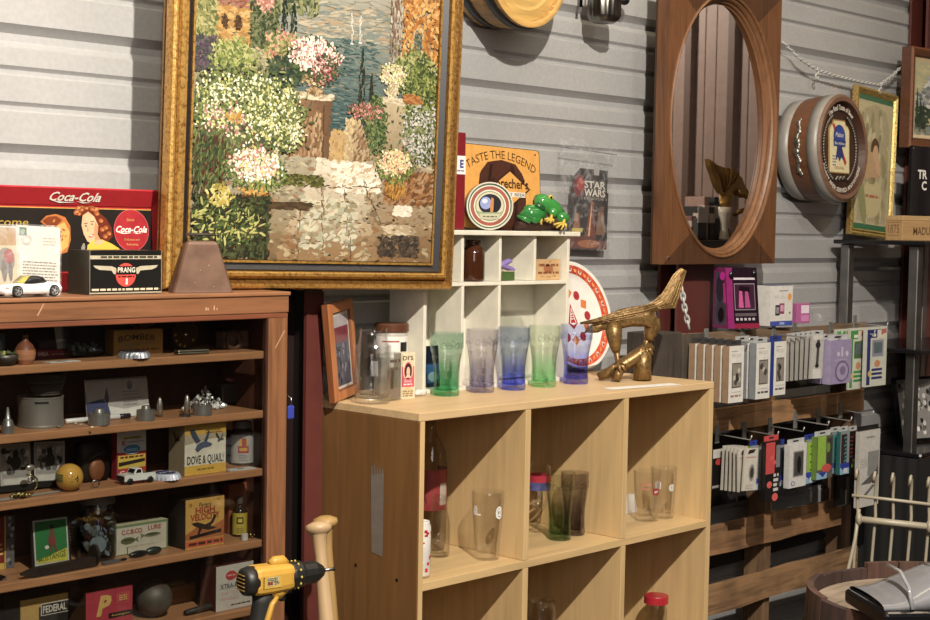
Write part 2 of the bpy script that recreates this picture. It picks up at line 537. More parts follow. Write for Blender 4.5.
for xd in (2.643, 2.776): MB(WH).bbox(xd - .0045, 0, .0105, xd + .0045, dep - .0065, .2575, .001).build('divider', 'paint:.4', cub)

# ================================================================== PALLET with hooks
PY = 2.62
pal = thing('pallet_display', 'weathered wooden pallet standing on edge as a display for hanging packages', 'pallet', (0, PY, 0))
def plank(x0, z0, x1, z1, col='#7a5638'):
    m = MB(col)
    # slightly uneven sawn board
    n = 8; vs = []
    rr = random.Random(int(z0 * 1000))
    for i in range(n + 1):
        x = x0 + (x1 - x0) * i / n
        a, c = rr.uniform(-.004, .003), rr.uniform(-.003, .004)
        vs.append([(x, 0, z0 + a), (x, .018, z0 + a), (x, .018, z1 + c), (x, 0, z1 + c)])
    m.loft(vs, smooth=False)
    return m.build('plank', 'rough:x', pal)
plank(3.64, 1.205, 4.73, 1.292, '#856a50')
plank(3.60, .985, 4.73, 1.056, '#ab7c4e')
plank(3.55, .60, 4.60, .69, '#9c7046')
plank(3.55, .415, 4.72, .505, '#9c744a')
plank(3.55, .21, 4.72, .30, '#7a5638')
plank(3.55, .02, 4.72, .10, '#7a5638')
for xs, w, c in ((3.640, .03, '#3d342d'), (4.155, .035, '#7d5d3d'), (4.67, .03, '#6a4c33')):
    MB(c).bbox(xs, .019, .0, xs + w, .10, 1.285, .003).build('stringer', 'rough:z', pal)
MB('#463c34').bbox(3.505, -.002, 1.10, 3.640, .10, 1.300, .003).build('end_block', 'rough:z', pal)
MB('#54483e').bbox(3.6405, -.004, 1.10, 3.775, -.0005, 1.293, .001).build('end_board', 'rough:z', pal)
for z0, z1 in ((1.07, 1.19), (.72, .95), (.52, .59)):
    MB('#1c1613').box(3.68, .105, z0, 4.66, .115, z1).build('rear_plank', 'rough:x', pal)

def hook(x, z, L):
    h_ = MB('#c4c4c0')
    h_.tube([(x - .006, -.004, z + .012), (x - .006, -.004 - L, z + .008), (x - .006, -.008 - L, z + .022)], .0022, 6)
    h_ = h_.build('hook', 'metal:.35:.5', pal)
    MB('#8f8f8c').at(x - .006, -.003, z + .012).bbox(-.010, -.002, -.028, .010, .0025, .028, .001).reset().build('mounting_plate', 'metal:.4:.5', h_)
    return h_

# ================================================================== BLACK SHELF UNIT (right)
SX, SYb, SYf = 4.793, 2.75, 2.485
su = thing('shelf_unit', 'tall shelf unit with black shelves on silver grey square posts', 'shelf unit', (0, 0, 0))
for x, y, w in ((SX + .02, SYb, .036), (SX + .02, SYf, .036), (5.377, SYb, .036), (5.377, SYf, .036)):
    MB('#8c8b89').bbox(x - w / 2, y - w / 2, .0, x + w / 2, y + w / 2, 1.562, .004).build('post', 'metal:.45', su)
for z in (1.578, 1.205, .848, .35):
    MB('#17151a').bbox(SX - .03, SYf - .06, z - .015, 5.44, SYb + .03, z, .003).build('shelf', 'paint:.25', su)
for z in (.84,):
    for i in range(1): pass
MB('#0d0c0d').box(SX + .06, SYf + .02, .02, 5.33, SYb - .03, .33).build('base_box', 'cloth', su)
m = MB('#100f10')
# black cloth skirt below the lowest display shelf
n = 60; vs = []
for i in range(n + 1):
    y = SYf - .067 + (SYb - SYf + .06) * i / n
    vs.append((SX - .036 + .003 * math.sin(i * .7), y))
rows = []
for z in (.0, .4, .832):
    rows.append([(x, y, z) for x, y in vs])
m.add([p for r in rows for p in r], [(j * (n + 1) + i, j * (n + 1) + i + 1, (j + 1) * (n + 1) + i + 1, (j + 1) * (n + 1) + i) for j in range(2) for i in range(n)], smooth=True)
vs2 = [(SX - .036 + .68 * i / n, SYf - .067 + .003 * math.sin(i * .6)) for i in range(n + 1)]
rows = [[(x, y, z) for x, y in vs2] for z in (.0, .4, .832)]
m.add([p for r in rows for p in r], [(j * (n + 1) + i, j * (n + 1) + i + 1, (j + 1) * (n + 1) + i + 1, (j + 1) * (n + 1) + i) for j in range(2) for i in range(n)], smooth=True)
one(m, 'black_cloth', 'cloth', 'black cloth hanging down below the lowest black shelf at the far right', 'cloth', (0, 0, 0))
# ================================================================== BIG GARDEN PAINTING
pyaw, ptilt, proll = R(-4), R(-1.05), R(-.95)
ax = Vector((math.cos(pyaw), math.sin(pyaw), 0)); an = Vector((-math.sin(pyaw), math.cos(pyaw), 0))
au = Vector((0, 0, 1)) * math.cos(ptilt) + an * math.sin(ptilt)
vx = math.cos(proll) * ax + math.sin(proll) * au; vz = -math.sin(proll) * ax + math.cos(proll) * au
vy = vz.cross(vx)
BL = P(163, 289, Y=2.562)
FW_, FH = .783, 1.12
base = BL + vx * (FW_ / 2)
pt = bpy.data.objects.new('framed_painting', None); COL.objects.link(pt)
pt.matrix_world = Matrix.Translation(base) @ Matrix((vx, vy, vz)).transposed().to_4x4()
tag(pt, 'large oil painting of a flowering seaside garden path in an ornate gold frame', 'painting')
G, G2, G3, BK = '#c08d3a', '#8a6126', '#d9ab52', '#1d1d22'
prof = [(0, .030), (0, .024), (.002, .021), (0, .018), (0, .0), (.003, -.006), (.008, -.010), (.012, -.010), (.016, -.004), (.021, .002), (.024, -.004), (.029, -.012), (.035, -.012), (.038, -.006), (.040, .002)]
cols = [G2, '#5a3c18', G2, G, G, G3, G, G2, G2, G, G3, G, G3, G2]
m = MB(); m.frame(FW_, FH, prof, cols); m.build('gilded_frame', 'gold', pt)
m = MB(); m.frame(FW_, FH, [(.040, .002), (.042, .0), (.056, .010)], [BK, '#26262c']); m.build('black_liner', 'paint:.35', pt)
m = MB(); m.frame(FW_, FH, [(.056, .010), (.0565, .005), (.0615, .005), (.063, .014)], [G2, '#c9983f', G2]); m.build('gold_fillet', 'gold', pt)
# ---- the canvas: thousands of small flat strokes of paint
CW, CH = FW_ - .126, FH - .126
rp = random.Random(11)
canvas = MB(); SY = .0135
SN = [0]
KX = CW / 505.0; KZ = KX * .81
def cxy(cx, cy):
    """drawing grid of the picture: 505 units wide, bottom edge at 527"""
    return -CW / 2 + (cx - 86 - (527 - cy) * .012) * KX, .063 + (527 - cy) * KZ
def stroke(cx, cy, L, W, ang, col, jit=.06):
    x, z = cxy(cx, cy)
    L *= KX / 3.3; W *= KX / 3.6
    if abs(x) > CW / 2 - .0002 or z < .0632 or z > .062 + CH: return
    SN[0] += 1
    y = SY - SN[0] * 2.4e-7
    ca, sa = math.cos(ang), math.sin(ang)
    c = hx(col); g_ = sum(c) / 3; c = tuple(max(0, g_ + (q - g_) * .96) ** 1.2 * .84 for q in c); k = 1 + rp.uniform(-jit, jit); k2 = rp.uniform(-jit, jit) * .4
    c = (max(0, c[0] * (k + k2)), max(0, c[1] * k), max(0, c[2] * (k - k2)))
    out = []
    for u, v in ((-1, 0), (-.6, -.9), (.5, -1), (1, -.15), (.6, .9), (-.5, 1)):
        u += rp.uniform(-.15, .15); v += rp.uniform(-.2, .2)
        out.append((min(max(x + u * L * ca - v * W * sa, -CW / 2), CW / 2), max(z + (u * L * sa + v * W * ca) * 1.0, .063)))
    canvas.poly(out, y, c)
def fillr(x0, y0, x1, y1, pal, n, L, W, ang=0, spread=.4, fn=None):
    for _ in range(int(n * 2.1)):
        x, y = rp.uniform(x0, x1), rp.uniform(y0, y1)
        if fn and not fn(x, y): continue
        p = pal(x, y) if callable(pal) else rp.choice(pal)
        stroke(x, y, L * rp.uniform(.6, 1.3), W * rp.uniform(.6, 1.3), ang + rp.uniform(-spread, spread), p)
def blob(cx, cy, rx, ry, pal, n, L, W, spread=3.2, ang=0, edge=1.0):
    for _ in range(int(n * 2.1)):
        a = rp.uniform(0, 2 * PI); r = math.sqrt(rp.random()) * edge * (1 + .16 * rp.gauss(0, 1))
        stroke(cx + rx * r * math.cos(a), cy + ry * r * math.sin(a), L * rp.uniform(.6, 1.4), W * rp.uniform(.6, 1.4), ang + rp.uniform(-spread, spread), rp.choice(pal))
def lerp(a, b, t):
    a, b = hx(a), hx(b); t = min(max(t, 0), 1)
    return tuple(p + (q - p) * t for p, q in zip(a, b))
canvas.rect(-CW / 2, .063, CW / 2, .063 + CH, SY + .0002, '#8b8168')
# sky, headland and sea
def sea(x, y):
    if y < -60: return lerp('#c9c9c0', '#b7b3a6', (y + 460) / 400)
    t = (y + 60) / 310
    c = lerp('#b9b2a2', '#93998f', min(1, t * 2.2)) if t < .45 else lerp('#93998f', '#4f6a6c', (t - .45) / .5)
    return c
fillr(200, -440, 560, 262, sea, 2600, 46, 9, 0, .22)
fillr(300, -10, 480, 60, ['#c3b79f', '#a9a593', '#b8a284', '#8f978f'], 120, 40, 6, .1, .2)
fillr(330, 60, 460, 250, ['#5b7371', '#6b8280', '#46605f', '#7d908a'], 220, 26, 5, 0, .25)
for sx, sy, h in ((403, 62, 60), (421, 58, 52)):
    for i in range(14): stroke(sx + rp.uniform(-2, 3), sy - i * h / 14, 12, 3 + i * .1, 1.5, '#dcd8cd')
    stroke(sx, sy + 5, 14, 5, 0, '#e6e2d6')
# left trees, house
fillr(80, -440, 330, 20, ['#7d8458', '#5f6b45', '#96986a', '#a7a578', '#4f5c43'], 1100, 26, 10, .6, 1.5)
fillr(134, 20, 197, 108, ['#c9a05c', '#b98f50', '#d2b074', '#a98650'], 220, 22, 8, 0, .6)
fillr(130, -60, 200, 26, ['#9a6450', '#b07a62', '#8a5646', '#a98070'], 200, 16, 7, .1, .5)
for wx in (146, 172): blob(wx, 58, 6, 14, ['#6b5136', '#54402c'], 26, 9, 5)
fillr(82, -20, 132, 90, ['#8f8f58', '#a8a468', '#6d7548', '#b9b27c'], 260, 17, 7, .6, 1.5)
fillr(82, 90, 140, 160, ['#6b5a68', '#57495a', '#4c5a4a', '#7a6e72'], 240, 15, 6, .6, 1.5)
fillr(196, -30, 250, 110, ['#56603f', '#6f7950', '#434d38', '#8a8a60'], 300, 17, 7, .6, 1.5)
blob(223, 6, 16, 18, ['#c98a80', '#d9b49a', '#b57a70'], 50, 9, 6)
for cx0, t, bt in ((262, -12, 64), (280, 4, 78)):
    for i in range(70):
        y = t + (bt - t) * i / 70; w = 1.2 + 5 * math.sin(min(1, (i + 5) / 60) * PI * .62)
        stroke(cx0 + rp.uniform(-w, w), y, 11, 4, 1.5 + rp.uniform(-.2, .2), rp.choice(['#2f3d35', '#3b4a3e', '#26332e']))
fillr(200, 105, 236, 150, ['#c7c09a', '#a9a27e', '#8f8a6c'], 70, 18, 7, -.5, .3)
blob(262, 98, 38, 34, ['#8b8f54', '#b4ae70', '#d0b690', '#c98a72', '#6d7748'], 260, 13, 6)
blob(270, 140, 40, 32, ['#4a5a45', '#3d4c40', '#5f6e50'], 180, 15, 6)
blob(165, 125, 40, 36, ['#8f9a52', '#aab063', '#75834a', '#c2bf80'], 220, 15, 6)
# pedestal and urn
fillr(268, 188, 360, 332, lambda x, y: lerp('#a98562', '#7f6248', (x - 268) / 92), 330, 22, 10, 1.4, .5)
fillr(280, 215, 345, 320, ['#b4926e', '#96744f', '#c3a681'], 90, 22, 8, 1.5, .4)
fillr(262, 180, 362, 192, ['#d6c6a8', '#bda889', '#e0d4ba'], 90, 22, 6, .05, .1)
for x in (277, 346): fillr(x - 1, 205, x + 1, 320, ['#6d5138'], 30, 14, 3, 1.57, .1)
fillr(300, 322, 362, 334, ['#5e4a38', '#7b634c'], 60, 22, 6, 0, .1)
blob(326, 148, 22, 16, ['#c9ae84', '#b8986a', '#e2cfa8', '#8f744e'], 110, 11, 6)
blob(326, 176, 15, 8, ['#a98a62', '#cdb58c', '#7e6444'], 50, 10, 5)
blob(326, 112, 50, 42, ['#55653f', '#6d7d4e', '#43523a'], 260, 13, 5)
blob(324, 100, 46, 34, ['#f0ead8', '#e6dccb', '#d7a9a0', '#f6f2e6', '#c2847e', '#e9d6c4'], 300, 8, 7)
blob(346, 128, 26, 34, ['#b56a68', '#4d5c3c', '#7b3f46', '#5d6b44', '#d1a39a'], 120, 8, 6)
# low wall and far cypress
for cx0, t, bt, w0 in ((426, 76, 192, 6), (447, 128, 190, 4)):
    for i in range(90):
        y = t + (bt - t) * i / 90; w = .8 + w0 * min(1, i / 50)
        stroke(cx0 + rp.uniform(-w, w), y, 11, 4, 1.5 + rp.uniform(-.2, .2), rp.choice(['#3a4236', '#4a4a38', '#5d5038', '#2f3a33']))
fillr(360, 252, 394, 320, ['#d0b072', '#bd9a62', '#c8aa7c'], 120, 15, 8, 1.4, .6)
fillr(392, 226, 424, 318, ['#d9c79a', '#bda27a', '#cbb48c'], 150, 16, 8, 1.5, .4)
fillr(410, 240, 452, 320, ['#a98a68', '#c2aa88', '#8e7250'], 150, 18, 8, 1.1, .4)
# right building, pedestal, foliage
fillr(512, -440, 600, 92, ['#c98f45', '#b77d3a', '#d9a65c', '#a97038', '#ddb878'], 900, 20, 10, .2, 1.5)
fillr(486, -440, 512, 95, ['#b3aa98', '#9a8a78', '#c9c2b2', '#8b6d58'], 420, 20, 6, 1.55, .2)
blob(550, 46, 9, 24, ['#6f7a66', '#8d9684', '#5a6354'], 50, 10, 5)
for i in range(20):
    a = PI * i / 19
    stroke(550 + 11 * math.cos(a), 34 - 18 * math.sin(a), 8, 3, a + 1.57, '#d9cba8')
fillr(472, 178, 548, 300, lambda x, y: lerp('#c9b896', '#a08d6e', (y - 178) / 140), 300, 22, 9, 1.4, .5)
fillr(468, 172, 540, 184, ['#dccfb2', '#c2b090'], 60, 20, 6, .05, .1)
blob(493, 158, 14, 14, ['#d0c39c', '#b3a57c', '#e4dabb'], 70, 9, 6)
blob(545, 110, 48, 44, ['#8c9656', '#a6ab68', '#70794a', '#c0bd84', '#5c6a44'], 420, 14, 6)
blob(560, 190, 36, 100, ['#75833f', '#8f9a4e', '#56643a', '#b0b066', '#4a5836'], 600, 15, 6)
blob(560, 245, 42, 60, ['#6f7c4c', '#a3a488', '#c8c0c4', '#8c9466', '#dcd6d2', '#55633f'], 360, 11, 6)
blob(494, 122, 26, 22, ['#e9e3b4', '#f3efdc', '#a8ab66', '#d6cf98', '#cfa88c'], 170, 8, 6)
fillr(520, 160, 560, 180, ['#c58b4e', '#a9703c'], 50, 16, 6, 0, .3)
blob(458, 230, 22, 58, ['#586a42', '#6f8250', '#45563a', '#8c9a60'], 320, 12, 5)
blob(436, 208, 34, 18, ['#a85a58', '#6d7c4a', '#c47a72', '#56663e', '#d8a898'], 170, 8, 5)
# flagged path
def path(x, y):
    t = (y - 315) / 215; c = lerp('#e2d9c4', '#b4976e', t * 1.1)
    if x > 420 + (y - 320) * .25: c = lerp(c, '#96784f', .55)
    if x < 330 - (y - 320) * .4: c = lerp(c, '#8d8262', .6)
    if y > 470: c = lerp(c, '#8e6844', .4)
    if rp.random() < .22: c = lerp(c, rp.choice(['#9a6a3c', '#d6c9a4', '#7a6a52', '#bdb79c']), .6)
    return c
fillr(150, 316, 600, 527, path, 2300, 26, 12, 0, .5)
fillr(365, 318, 470, 380, ['#efe7d4', '#e4d6bc', '#f5efe0', '#cdb592'], 170, 20, 10, .3, .4)
fillr(300, 395, 420, 500, ['#cfcab4', '#b9b69c', '#d8d0b4', '#a89c7c'], 120, 24, 12, .2, .6)
for (xa, ya, xb, yb) in ((345, 360, 350, 525), (300, 400, 295, 525), (390, 370, 410, 525), (430, 350, 470, 440), (260, 440, 560, 445), (280, 405, 520, 398), (250, 488, 580, 495), (330, 372, 480, 366)):
    for i in range(30):
        if rp.random() < .7:
            t = i / 29; stroke(xa + (xb - xa) * t + rp.uniform(-3, 3), ya + (yb - ya) * t + rp.uniform(-3, 3), 16, 3, math.atan2(-(yb - ya), xb - xa) + rp.uniform(-.2, .2), rp.choice(['#7d6242', '#8f7350', '#6a5640']))
fillr(480, 330, 590, 400, ['#96683f', '#ad7d50', '#7e5a3a', '#bb9468'], 190, 22, 9, .5, .5)
fillr(470, 470, 560, 515, ['#5d5044', '#6f6050', '#4c443e'], 110, 18, 9, .3, .6)
fillr(500, 405, 540, 425, ['#e8dcc6', '#f0e8d6'], 30, 20, 9, -.1, .2)
fillr(480, 448, 540, 466, ['#d9c9ac', '#c4b090'], 40, 22, 8, -.1, .2)
fillr(260, 350, 345, 372, ['#66682f', '#7e7c3c', '#51522c'], 70, 16, 6, 0, .5)
fillr(225, 408, 320, 422, ['#5c4a34', '#6d5840'], 60, 24, 6, 0, .2)
# big bush at left
blob(190, 235, 108, 84, ['#6a7848', '#868f58', '#566344', '#9aa068'], 900, 18, 6)
blob(160, 300, 80, 50, ['#6b764a', '#7d6048', '#59654a', '#8f9560'], 380, 16, 6, 1.0, 1.4)
for bx, by, rx, ry, n in ((140, 190, 46, 34, 130), (225, 190, 52, 36, 170), (130, 240, 40, 30, 90), (255, 232, 46, 34, 150), (190, 260, 60, 30, 120), (265, 275, 40, 26, 100), (180, 215, 70, 50, 90)):
    blob(bx, by, rx, ry, ['#f1ecd4', '#e9e4c0', '#d9d59c', '#8d965a', '#c9c878', '#74824b', '#6d7748'], int(n * .75), 9, 6)
blob(150, 250, 46, 30, ['#c98f8a', '#b56f70', '#e2c6b8'], 30, 8, 7)
blob(165, 245, 16, 14, ['#b9933e', '#d0ac58'], 16, 12, 6)
fillr(90, 290, 150, 390, ['#6a3f34', '#5a6a3c', '#414e36', '#7d8450'], 240, 22, 5, 1.3, .5)
# flower pots
blob(210, 404, 24, 26, ['#b9863c', '#d0a04c', '#9a6c30', '#7e5628'], 170, 16, 7, .4, 1.4)
blob(206, 388, 26, 6, ['#c99a4a', '#e0b868'], 40, 14, 5, .2)
blob(212, 345, 54, 42, ['#67793f', '#4d5f38', '#87964f', '#9fa862'], 340, 13, 5)
blob(208, 335, 46, 34, ['#f3efdf', '#e9e2c8', '#e3b9a6', '#f6f3ea', '#d9d48e', '#cb8f80'], 260, 8, 7)
fillr(90, 400, 235, 522, ['#4a5236', '#56603c', '#363e2e', '#646c44', '#5a4a34', '#3c3a2c'], 520, 24, 7, .8, 1.2)
blob(150, 455, 66, 46, ['#6c7c42', '#b0b060', '#55683a', '#c8c478', '#3a4a2e', '#443f2c'], 190, 20, 6, 1.2, .7)
blob(140, 400, 22, 20, ['#c9b04c', '#dcd08a', '#a89a44'], 40, 16, 6)
blob(503, 368, 21, 19, ['#b98a3e', '#cf9f48', '#96682e'], 110, 13, 6, .4, 1.4)
blob(500, 318, 40, 34, ['#7d8a44', '#5f6e3c', '#9aa257'], 240, 12, 5)
blob(500, 310, 34, 26, ['#ecdfae', '#e2bfa0', '#d99a80', '#e9d98c', '#f3e9c8'], 180, 8, 6)
canvas.build('canvas', 'oil', pt)

# ================================================================== OVAL MIRROR in a wooden frame
MX0, MX1, MZ0, MZ1, MY = 3.592, 4.196, 1.499, 2.352, 2.66
mc, mzc = (MX0 + MX1) / 2, 1.922
mir = thing('oval_mirror', 'tall rectangular wooden frame with an oval mirror set in stepped moulding', 'mirror', (mc, MY, MZ0))
hw, hh = (MX1 - MX0) / 2, MZ1 - MZ0
zc = mzc - MZ0
orx, orz = .288, .405
N = 96
def el(a, rx, rz): return (rx * math.cos(a), zc + rz * math.sin(a))
def rectpt(a):
    c, s_ = math.cos(a), math.sin(a)
    k = min(hw / abs(c) if abs(c) > 1e-6 else 9, ((hh - zc) if s_ > 0 else zc) / abs(s_) if abs(s_) > 1e-6 else 9)
    return (k * c, zc + k * s_)
angs = sorted(set([2 * PI * i / N for i in range(N)] + [math.atan2(z - zc, x) % (2 * PI) for x, z in ((hw, hh), (-hw, hh), (-hw, 0), (hw, 0))]))
m = MB('#6e4526')
n = len(angs)
for i in range(n):
    a, a2 = angs[i], angs[(i + 1) % n]
    p, q, r_, s_ = rectpt(a), rectpt(a2), el(a2, orx, orz), el(a, orx, orz)
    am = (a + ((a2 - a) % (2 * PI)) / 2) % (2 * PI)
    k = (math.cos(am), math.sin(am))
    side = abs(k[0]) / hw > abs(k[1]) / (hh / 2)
    col = '#704624' if side else '#53331a'  # sides painted lighter than top and bottom, as if catching the light
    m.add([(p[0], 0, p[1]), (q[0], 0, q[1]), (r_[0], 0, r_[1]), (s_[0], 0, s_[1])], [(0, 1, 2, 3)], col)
    m.add([(p[0], 0, p[1]), (q[0], 0, q[1]), (q[0], .04, q[1]), (p[0], .04, p[1])], [(0, 1, 2, 3)], '#6b4224')
m.build('wooden_frame', 'wood:z:1.0:.45', mir)
m = MB('#7c5230')
steps = [(0, .0), (0, -.004), (.004, -.007), (.008, -.005), (.009, .003), (.014, .002), (.018, .008), (.019, .016), (.024, .018), (.026, .028), (.030, .030)]
rings = [[(el(2 * PI * k / N, orx - i, orz - i)[0], y, el(2 * PI * k / N, orx - i, orz - i)[1]) for k in range(N)] for i, y in steps]
m.loft(rings, caps=False, smooth=False)
m.build('oval_moulding', 'wood:z:1.0:.35', mir)
m = MB('#d9d2cc'); m.oval(0, zc, orx - .029, orz - .029, .0305, '#c9c0ba', 96); m.build('mirror_glass', 'mirror', mir)
MB('#3a2414').box(-hw + .001, .0401, .001, hw - .001, .048, hh - .001).build('backing_board', 'wood:z', mir)
MB('#c9c5bf').at(-hw + .028, -.001, .022, rx=R(90)).cyl(.004, 0, .003, 10).build('screw_head', 'metal', mir)

# ================================================================== BARREL-END WALL PIECES
def barrel_end(name, label, c, r, L, yaw, stave, hoop, face, hoopw, tilt=0):
    t = thing(name, label, 'barrel', c, rot=(tilt, 0, yaw))
    m = MB(stave)
    m.at(rx=R(90))
    # z of the lathe runs towards the room
    m.lathe([(r * .93, -L), (r * .99, -L * .45), (r, -.0)], 36, smooth=False)
    m.lathe([(r, .0), (r * .90, .0), (r * .885, -.016)], 36, smooth=False)
    m.reset(); m.build('staves', 'wood:y:1.0:.35', t)
    for z0, z1 in hoopw:
        q = MB(hoop).at(rx=R(90))
        ra = lambda z: r * (1.0 - .07 * (min(1, max(0, (-z / L - .0))) ** 1.6)) + .0025
        q.lathe([(ra(z0) - .004, z0), (ra(z0), z0), (ra(z1), z1), (ra(z1) - .004, z1)], 48)
        q.reset(); q.build('hoop', 'paint:.4', t)
    return t
c = P(529, -36, Y=2.668)
t = barrel_end('mounted_barrel_end', 'honey coloured wooden barrel end with black hoops hung high beside the garden painting', c, .166, .145, R(2), '#b5873f', '#17161a', '#caa050', ((-.012, -.040), (-.095, -.125)))
m = MB('#d2a854').at(rx=R(90)); m.lathe([(.1475, -.014), (.12, -.010), (.112, -.013), (.0, -.013)], 40, smooth=False); m.reset()
m.build('barrel_head', 'wood:x:.8:.25', t)
m = MB('#d2a854').at(rx=R(90)); m.lathe([(.1655, .001), (.150, .006), (.1475, -.014)], 48, '#cfa04c'); m.reset(); m.build('rim', 'wood:x:.8:.25', t)

c = P(842.5, 148, Y=2.652)
t = barrel_end('beer_barrel_sign', 'brown and grey half barrel beer sign with printed label hung right of the mirror', c, .182, .160, R(3), '#6a4024', '#8a847e', '#553526', ((-.0, -.040), (-.112, -.160)), R(-2))
for o in t.children:
    if o.name.startswith('staves'): o.data.materials[0] = mat('wood:y:1.0:.25')
m = MB('#4a2d20').at(rx=R(90)); m.lathe([(.182, .001), (.174, .008), (.160, .006), (.152, -.016), (.0, -.016)], 48, smooth=False, cols=['#7a5c48', '#7a5540', '#4a2d20', '#452a1e']); m.reset()
m.oval(0, .0, .095, .135, .0158, '#3c2419', 40)
m.build('barrel_head', 'wood:x:.8:.25', t)
m = MB('#d8c89a')
yb = .0148
shape = [(-.062, -.082), (.062, -.082), (.062, .062), (.052, .074), (.04, .078), (.034, .092), (-.034, .092), (-.04, .078), (-.052, .074), (-.062, .062)]
shape = [(x * 1.14, z) for x, z in shape]
m.slab([(x * 1.06, z * 1.05) for x, z in shape], yb - .003, yb, '#9c7b3e')
m.poly(shape, yb - .0034, '#dccf9f')
m.oval(0, .040, .043, .040, yb - .0037, '#2b3a7c'); m.oval(0, .042, .036, .033, yb - .0040, '#2f4596')
m.poly([(-.045, .028), (.045, .028), (.042, .006), (-.042, .006)], yb - .0042, '#2b3a7c')
m.text('Pabst', 0, .038, .015, yb - .0046, '#e8e2cf', w=.06, shear=.25); m.text('Blue Ribbon', 0, .012, .009, yb - .0046, '#e8e2cf', w=.07)
m.poly([(-.052, .080), (-.036, .082), (.052, -.048), (.040, -.060), (.030, -.045)], yb - .0036, '#b3322c')
m.poly([(-.018, .004), (.018, .004), (.030, -.042), (.012, -.03), (0, -.046), (-.012, -.03), (-.030, -.042)], yb - .0044, '#26356f')
m.lines(-.05, -.016, -.03, .004, 4, .010, yb - .0038, '#2f4596')
m.text('ORIGINAL', 0, -.072, .010, yb - .0038, '#a3572e', w=.07)
m.build('label_plaque', 'print:.35', t)
m = MB('#e4dccb')
m.text('The Real Taste of Beer', 0, .130, .017, .005, '#e4dccb', arc=.135, w=.18, bold=.015)
m.build('top_lettering', 'print', t)
m = MB('#e4dccb')
vs, fs = text_geo('FINEST BEER SERVED ANYWHERE', 0, 0.015)
xa, xb = min(v.x for v in vs), max(v.x for v in vs)
out = []
for v in vs:
    a = (v.x - (xa + xb) / 2) / (xb - xa) * 2.3; r_ = .151 - v.y / CAP * .014
    out.append((r_ * math.sin(a), -.0075 + 0.011, -r_ * math.cos(a)))
m.add(out, fs)
m.build('bottom_lettering', 'print', t)
m = MB('#8f8a80')
for i in range(26):
    a = R(-62) + R(124) * i / 25
    for sx in (-1, 1):
        m.ell((sx * .119 * math.cos(a), .008, .119 * math.sin(a) * 1.0 + .0), (.007, .004, .006), seg=6, rings=4)
for i in range(9): m.ell((-.03 + .0075 * i, .008, -.107 + .008 * abs(math.sin(i))), (.006, .004, .006), seg=6, rings=4)
m.build('raised_scrollwork', 'metal:.5', t)
m = MB('#a9a49a')
for i in range(30):   # floral relief up the left flank of the staves
    q = i / 29; a = R(150) + R(60) * q
    rr = .183
    wob = .004 * math.sin(q * 23)
    s_ = (.012 if i % 5 == 2 else .007) * (1 - abs(q - .5)) + .002
    m.ell((rr * math.cos(a), .072 + wob, rr * math.sin(a) * 1.0), (s_ * .5, s_, s_), seg=7, rings=5)
m.build('floral_relief', 'metal:.45', t)

# hanging metal lantern jar and black hook at the very top
c = P(604, 23, Y=2.72)
t = thing('lantern_jar', 'small dimpled metal lantern jar hanging high between barrel end and mirror', 'lantern', c)
fl = lambda a, z: 1 + (.045 * math.cos(14 * a) if .018 < z < .062 else 0)
m = MB('#7d7a74').lathe([(0, 0), (.030, .0), (.042, .008), (.046, .02), (.046, .06), (.044, .072), (.047, .078), (.047, .09), (.03, .094)], 56, flute=fl)
m.build('jar_body', 'metal:.3', t)
MB('#4c4a47').tube([(-.046, 0, .085), (-.05, 0, .14), (-.02, 0, .2), (0, .03, .22), (0, .098, .22)], .003, 6).build('wire_hanger', 'metal:.4', t)
c = P(581, 7, Y=2.79)
m = MB('#1d1c1c').tube([(0, .028, .075), (0, 0, .075), (0, 0, .0)], .0045, 8)
one(m, 'peg_hook', 'metal:.5', 'thin black peg hook on the siding left of the hanging lantern jar', 'hook', c)
c = P(624, 2, Y=2.77)
m = MB('#161515').ell((0, 0, .005), (.020, .014, .014)).tube([(0, 0, .005), (.0, .05, .01)], .006, 8)
one(m, 'round_peg', 'paint', 'black round peg on the siding between lantern jar and mirror top', 'peg', c)

# chains
def chain_mesh(pts, link=.016, wire=.0022):
    m = MB('#b9b7b2')
    P3 = [Vector(p) for p in pts]
    seg = []
    for a, b_ in zip(P3[:-1], P3[1:]):
        n = max(1, round((b_ - a).length / link))
        for i in range(n): seg.append((a + (b_ - a) * (i + .5) / n, (b_ - a).normalized()))
    for i, (c_, d) in enumerate(seg):
        o = d.orthogonal().normalized(); w = d.cross(o)
        if i % 2: o, w = w, o
        lp = [c_ + d * (link * .72 * math.cos(t)) + o * (link * .32 * math.sin(t)) for t in (2 * PI * k / 10 for k in range(10))]
        m.tube(lp, wire, 5, closed=True)
    return m
pts = [P(783, 42, Y=2.79)] + [P(x, y, Y=2.77) for x, y in ((799, 58), (817, 70), (840, 77), (862, 82), (880, 85))] + [P(893, 75, Y=2.765), P(901, 67, Y=2.765)]
ch = one(chain_mesh(pts, .014, .0021), 'hanging_chain', 'paint:.3', 'silver chain strung across the siding above the beer barrel sign', 'chain', (0, 0, 0))
for (x, y), lab in (((817, 71), 'small silver hook on the chain directly above the beer barrel sign'), ((880, 86), 'small silver hook on the chain above the tall green framed print')):
    p = P(x, y, Y=2.77)
    m = MB('#b9b7b2').tube([(0, 0, .012), (.010, 0, .004), (.006, 0, -.008), (-.008, 0, -.014), (-.006, 0, -.026), (.006, 0, -.030), (.008, 0, -.018)], .003, 6)
    one(m, 'hanging_hook', 'paint:.3', lab, 'hook', p)
pts = [P(682, 288, Y=2.60), P(684, 305, Y=2.60), P(689, 328, Y=2.60)]
one(chain_mesh(pts, .020, .0032), 'hanging_chain', 'paint:.3', 'short silver chain hanging beside the brass eagle in front of the red column', 'chain', (0, 0, 0))
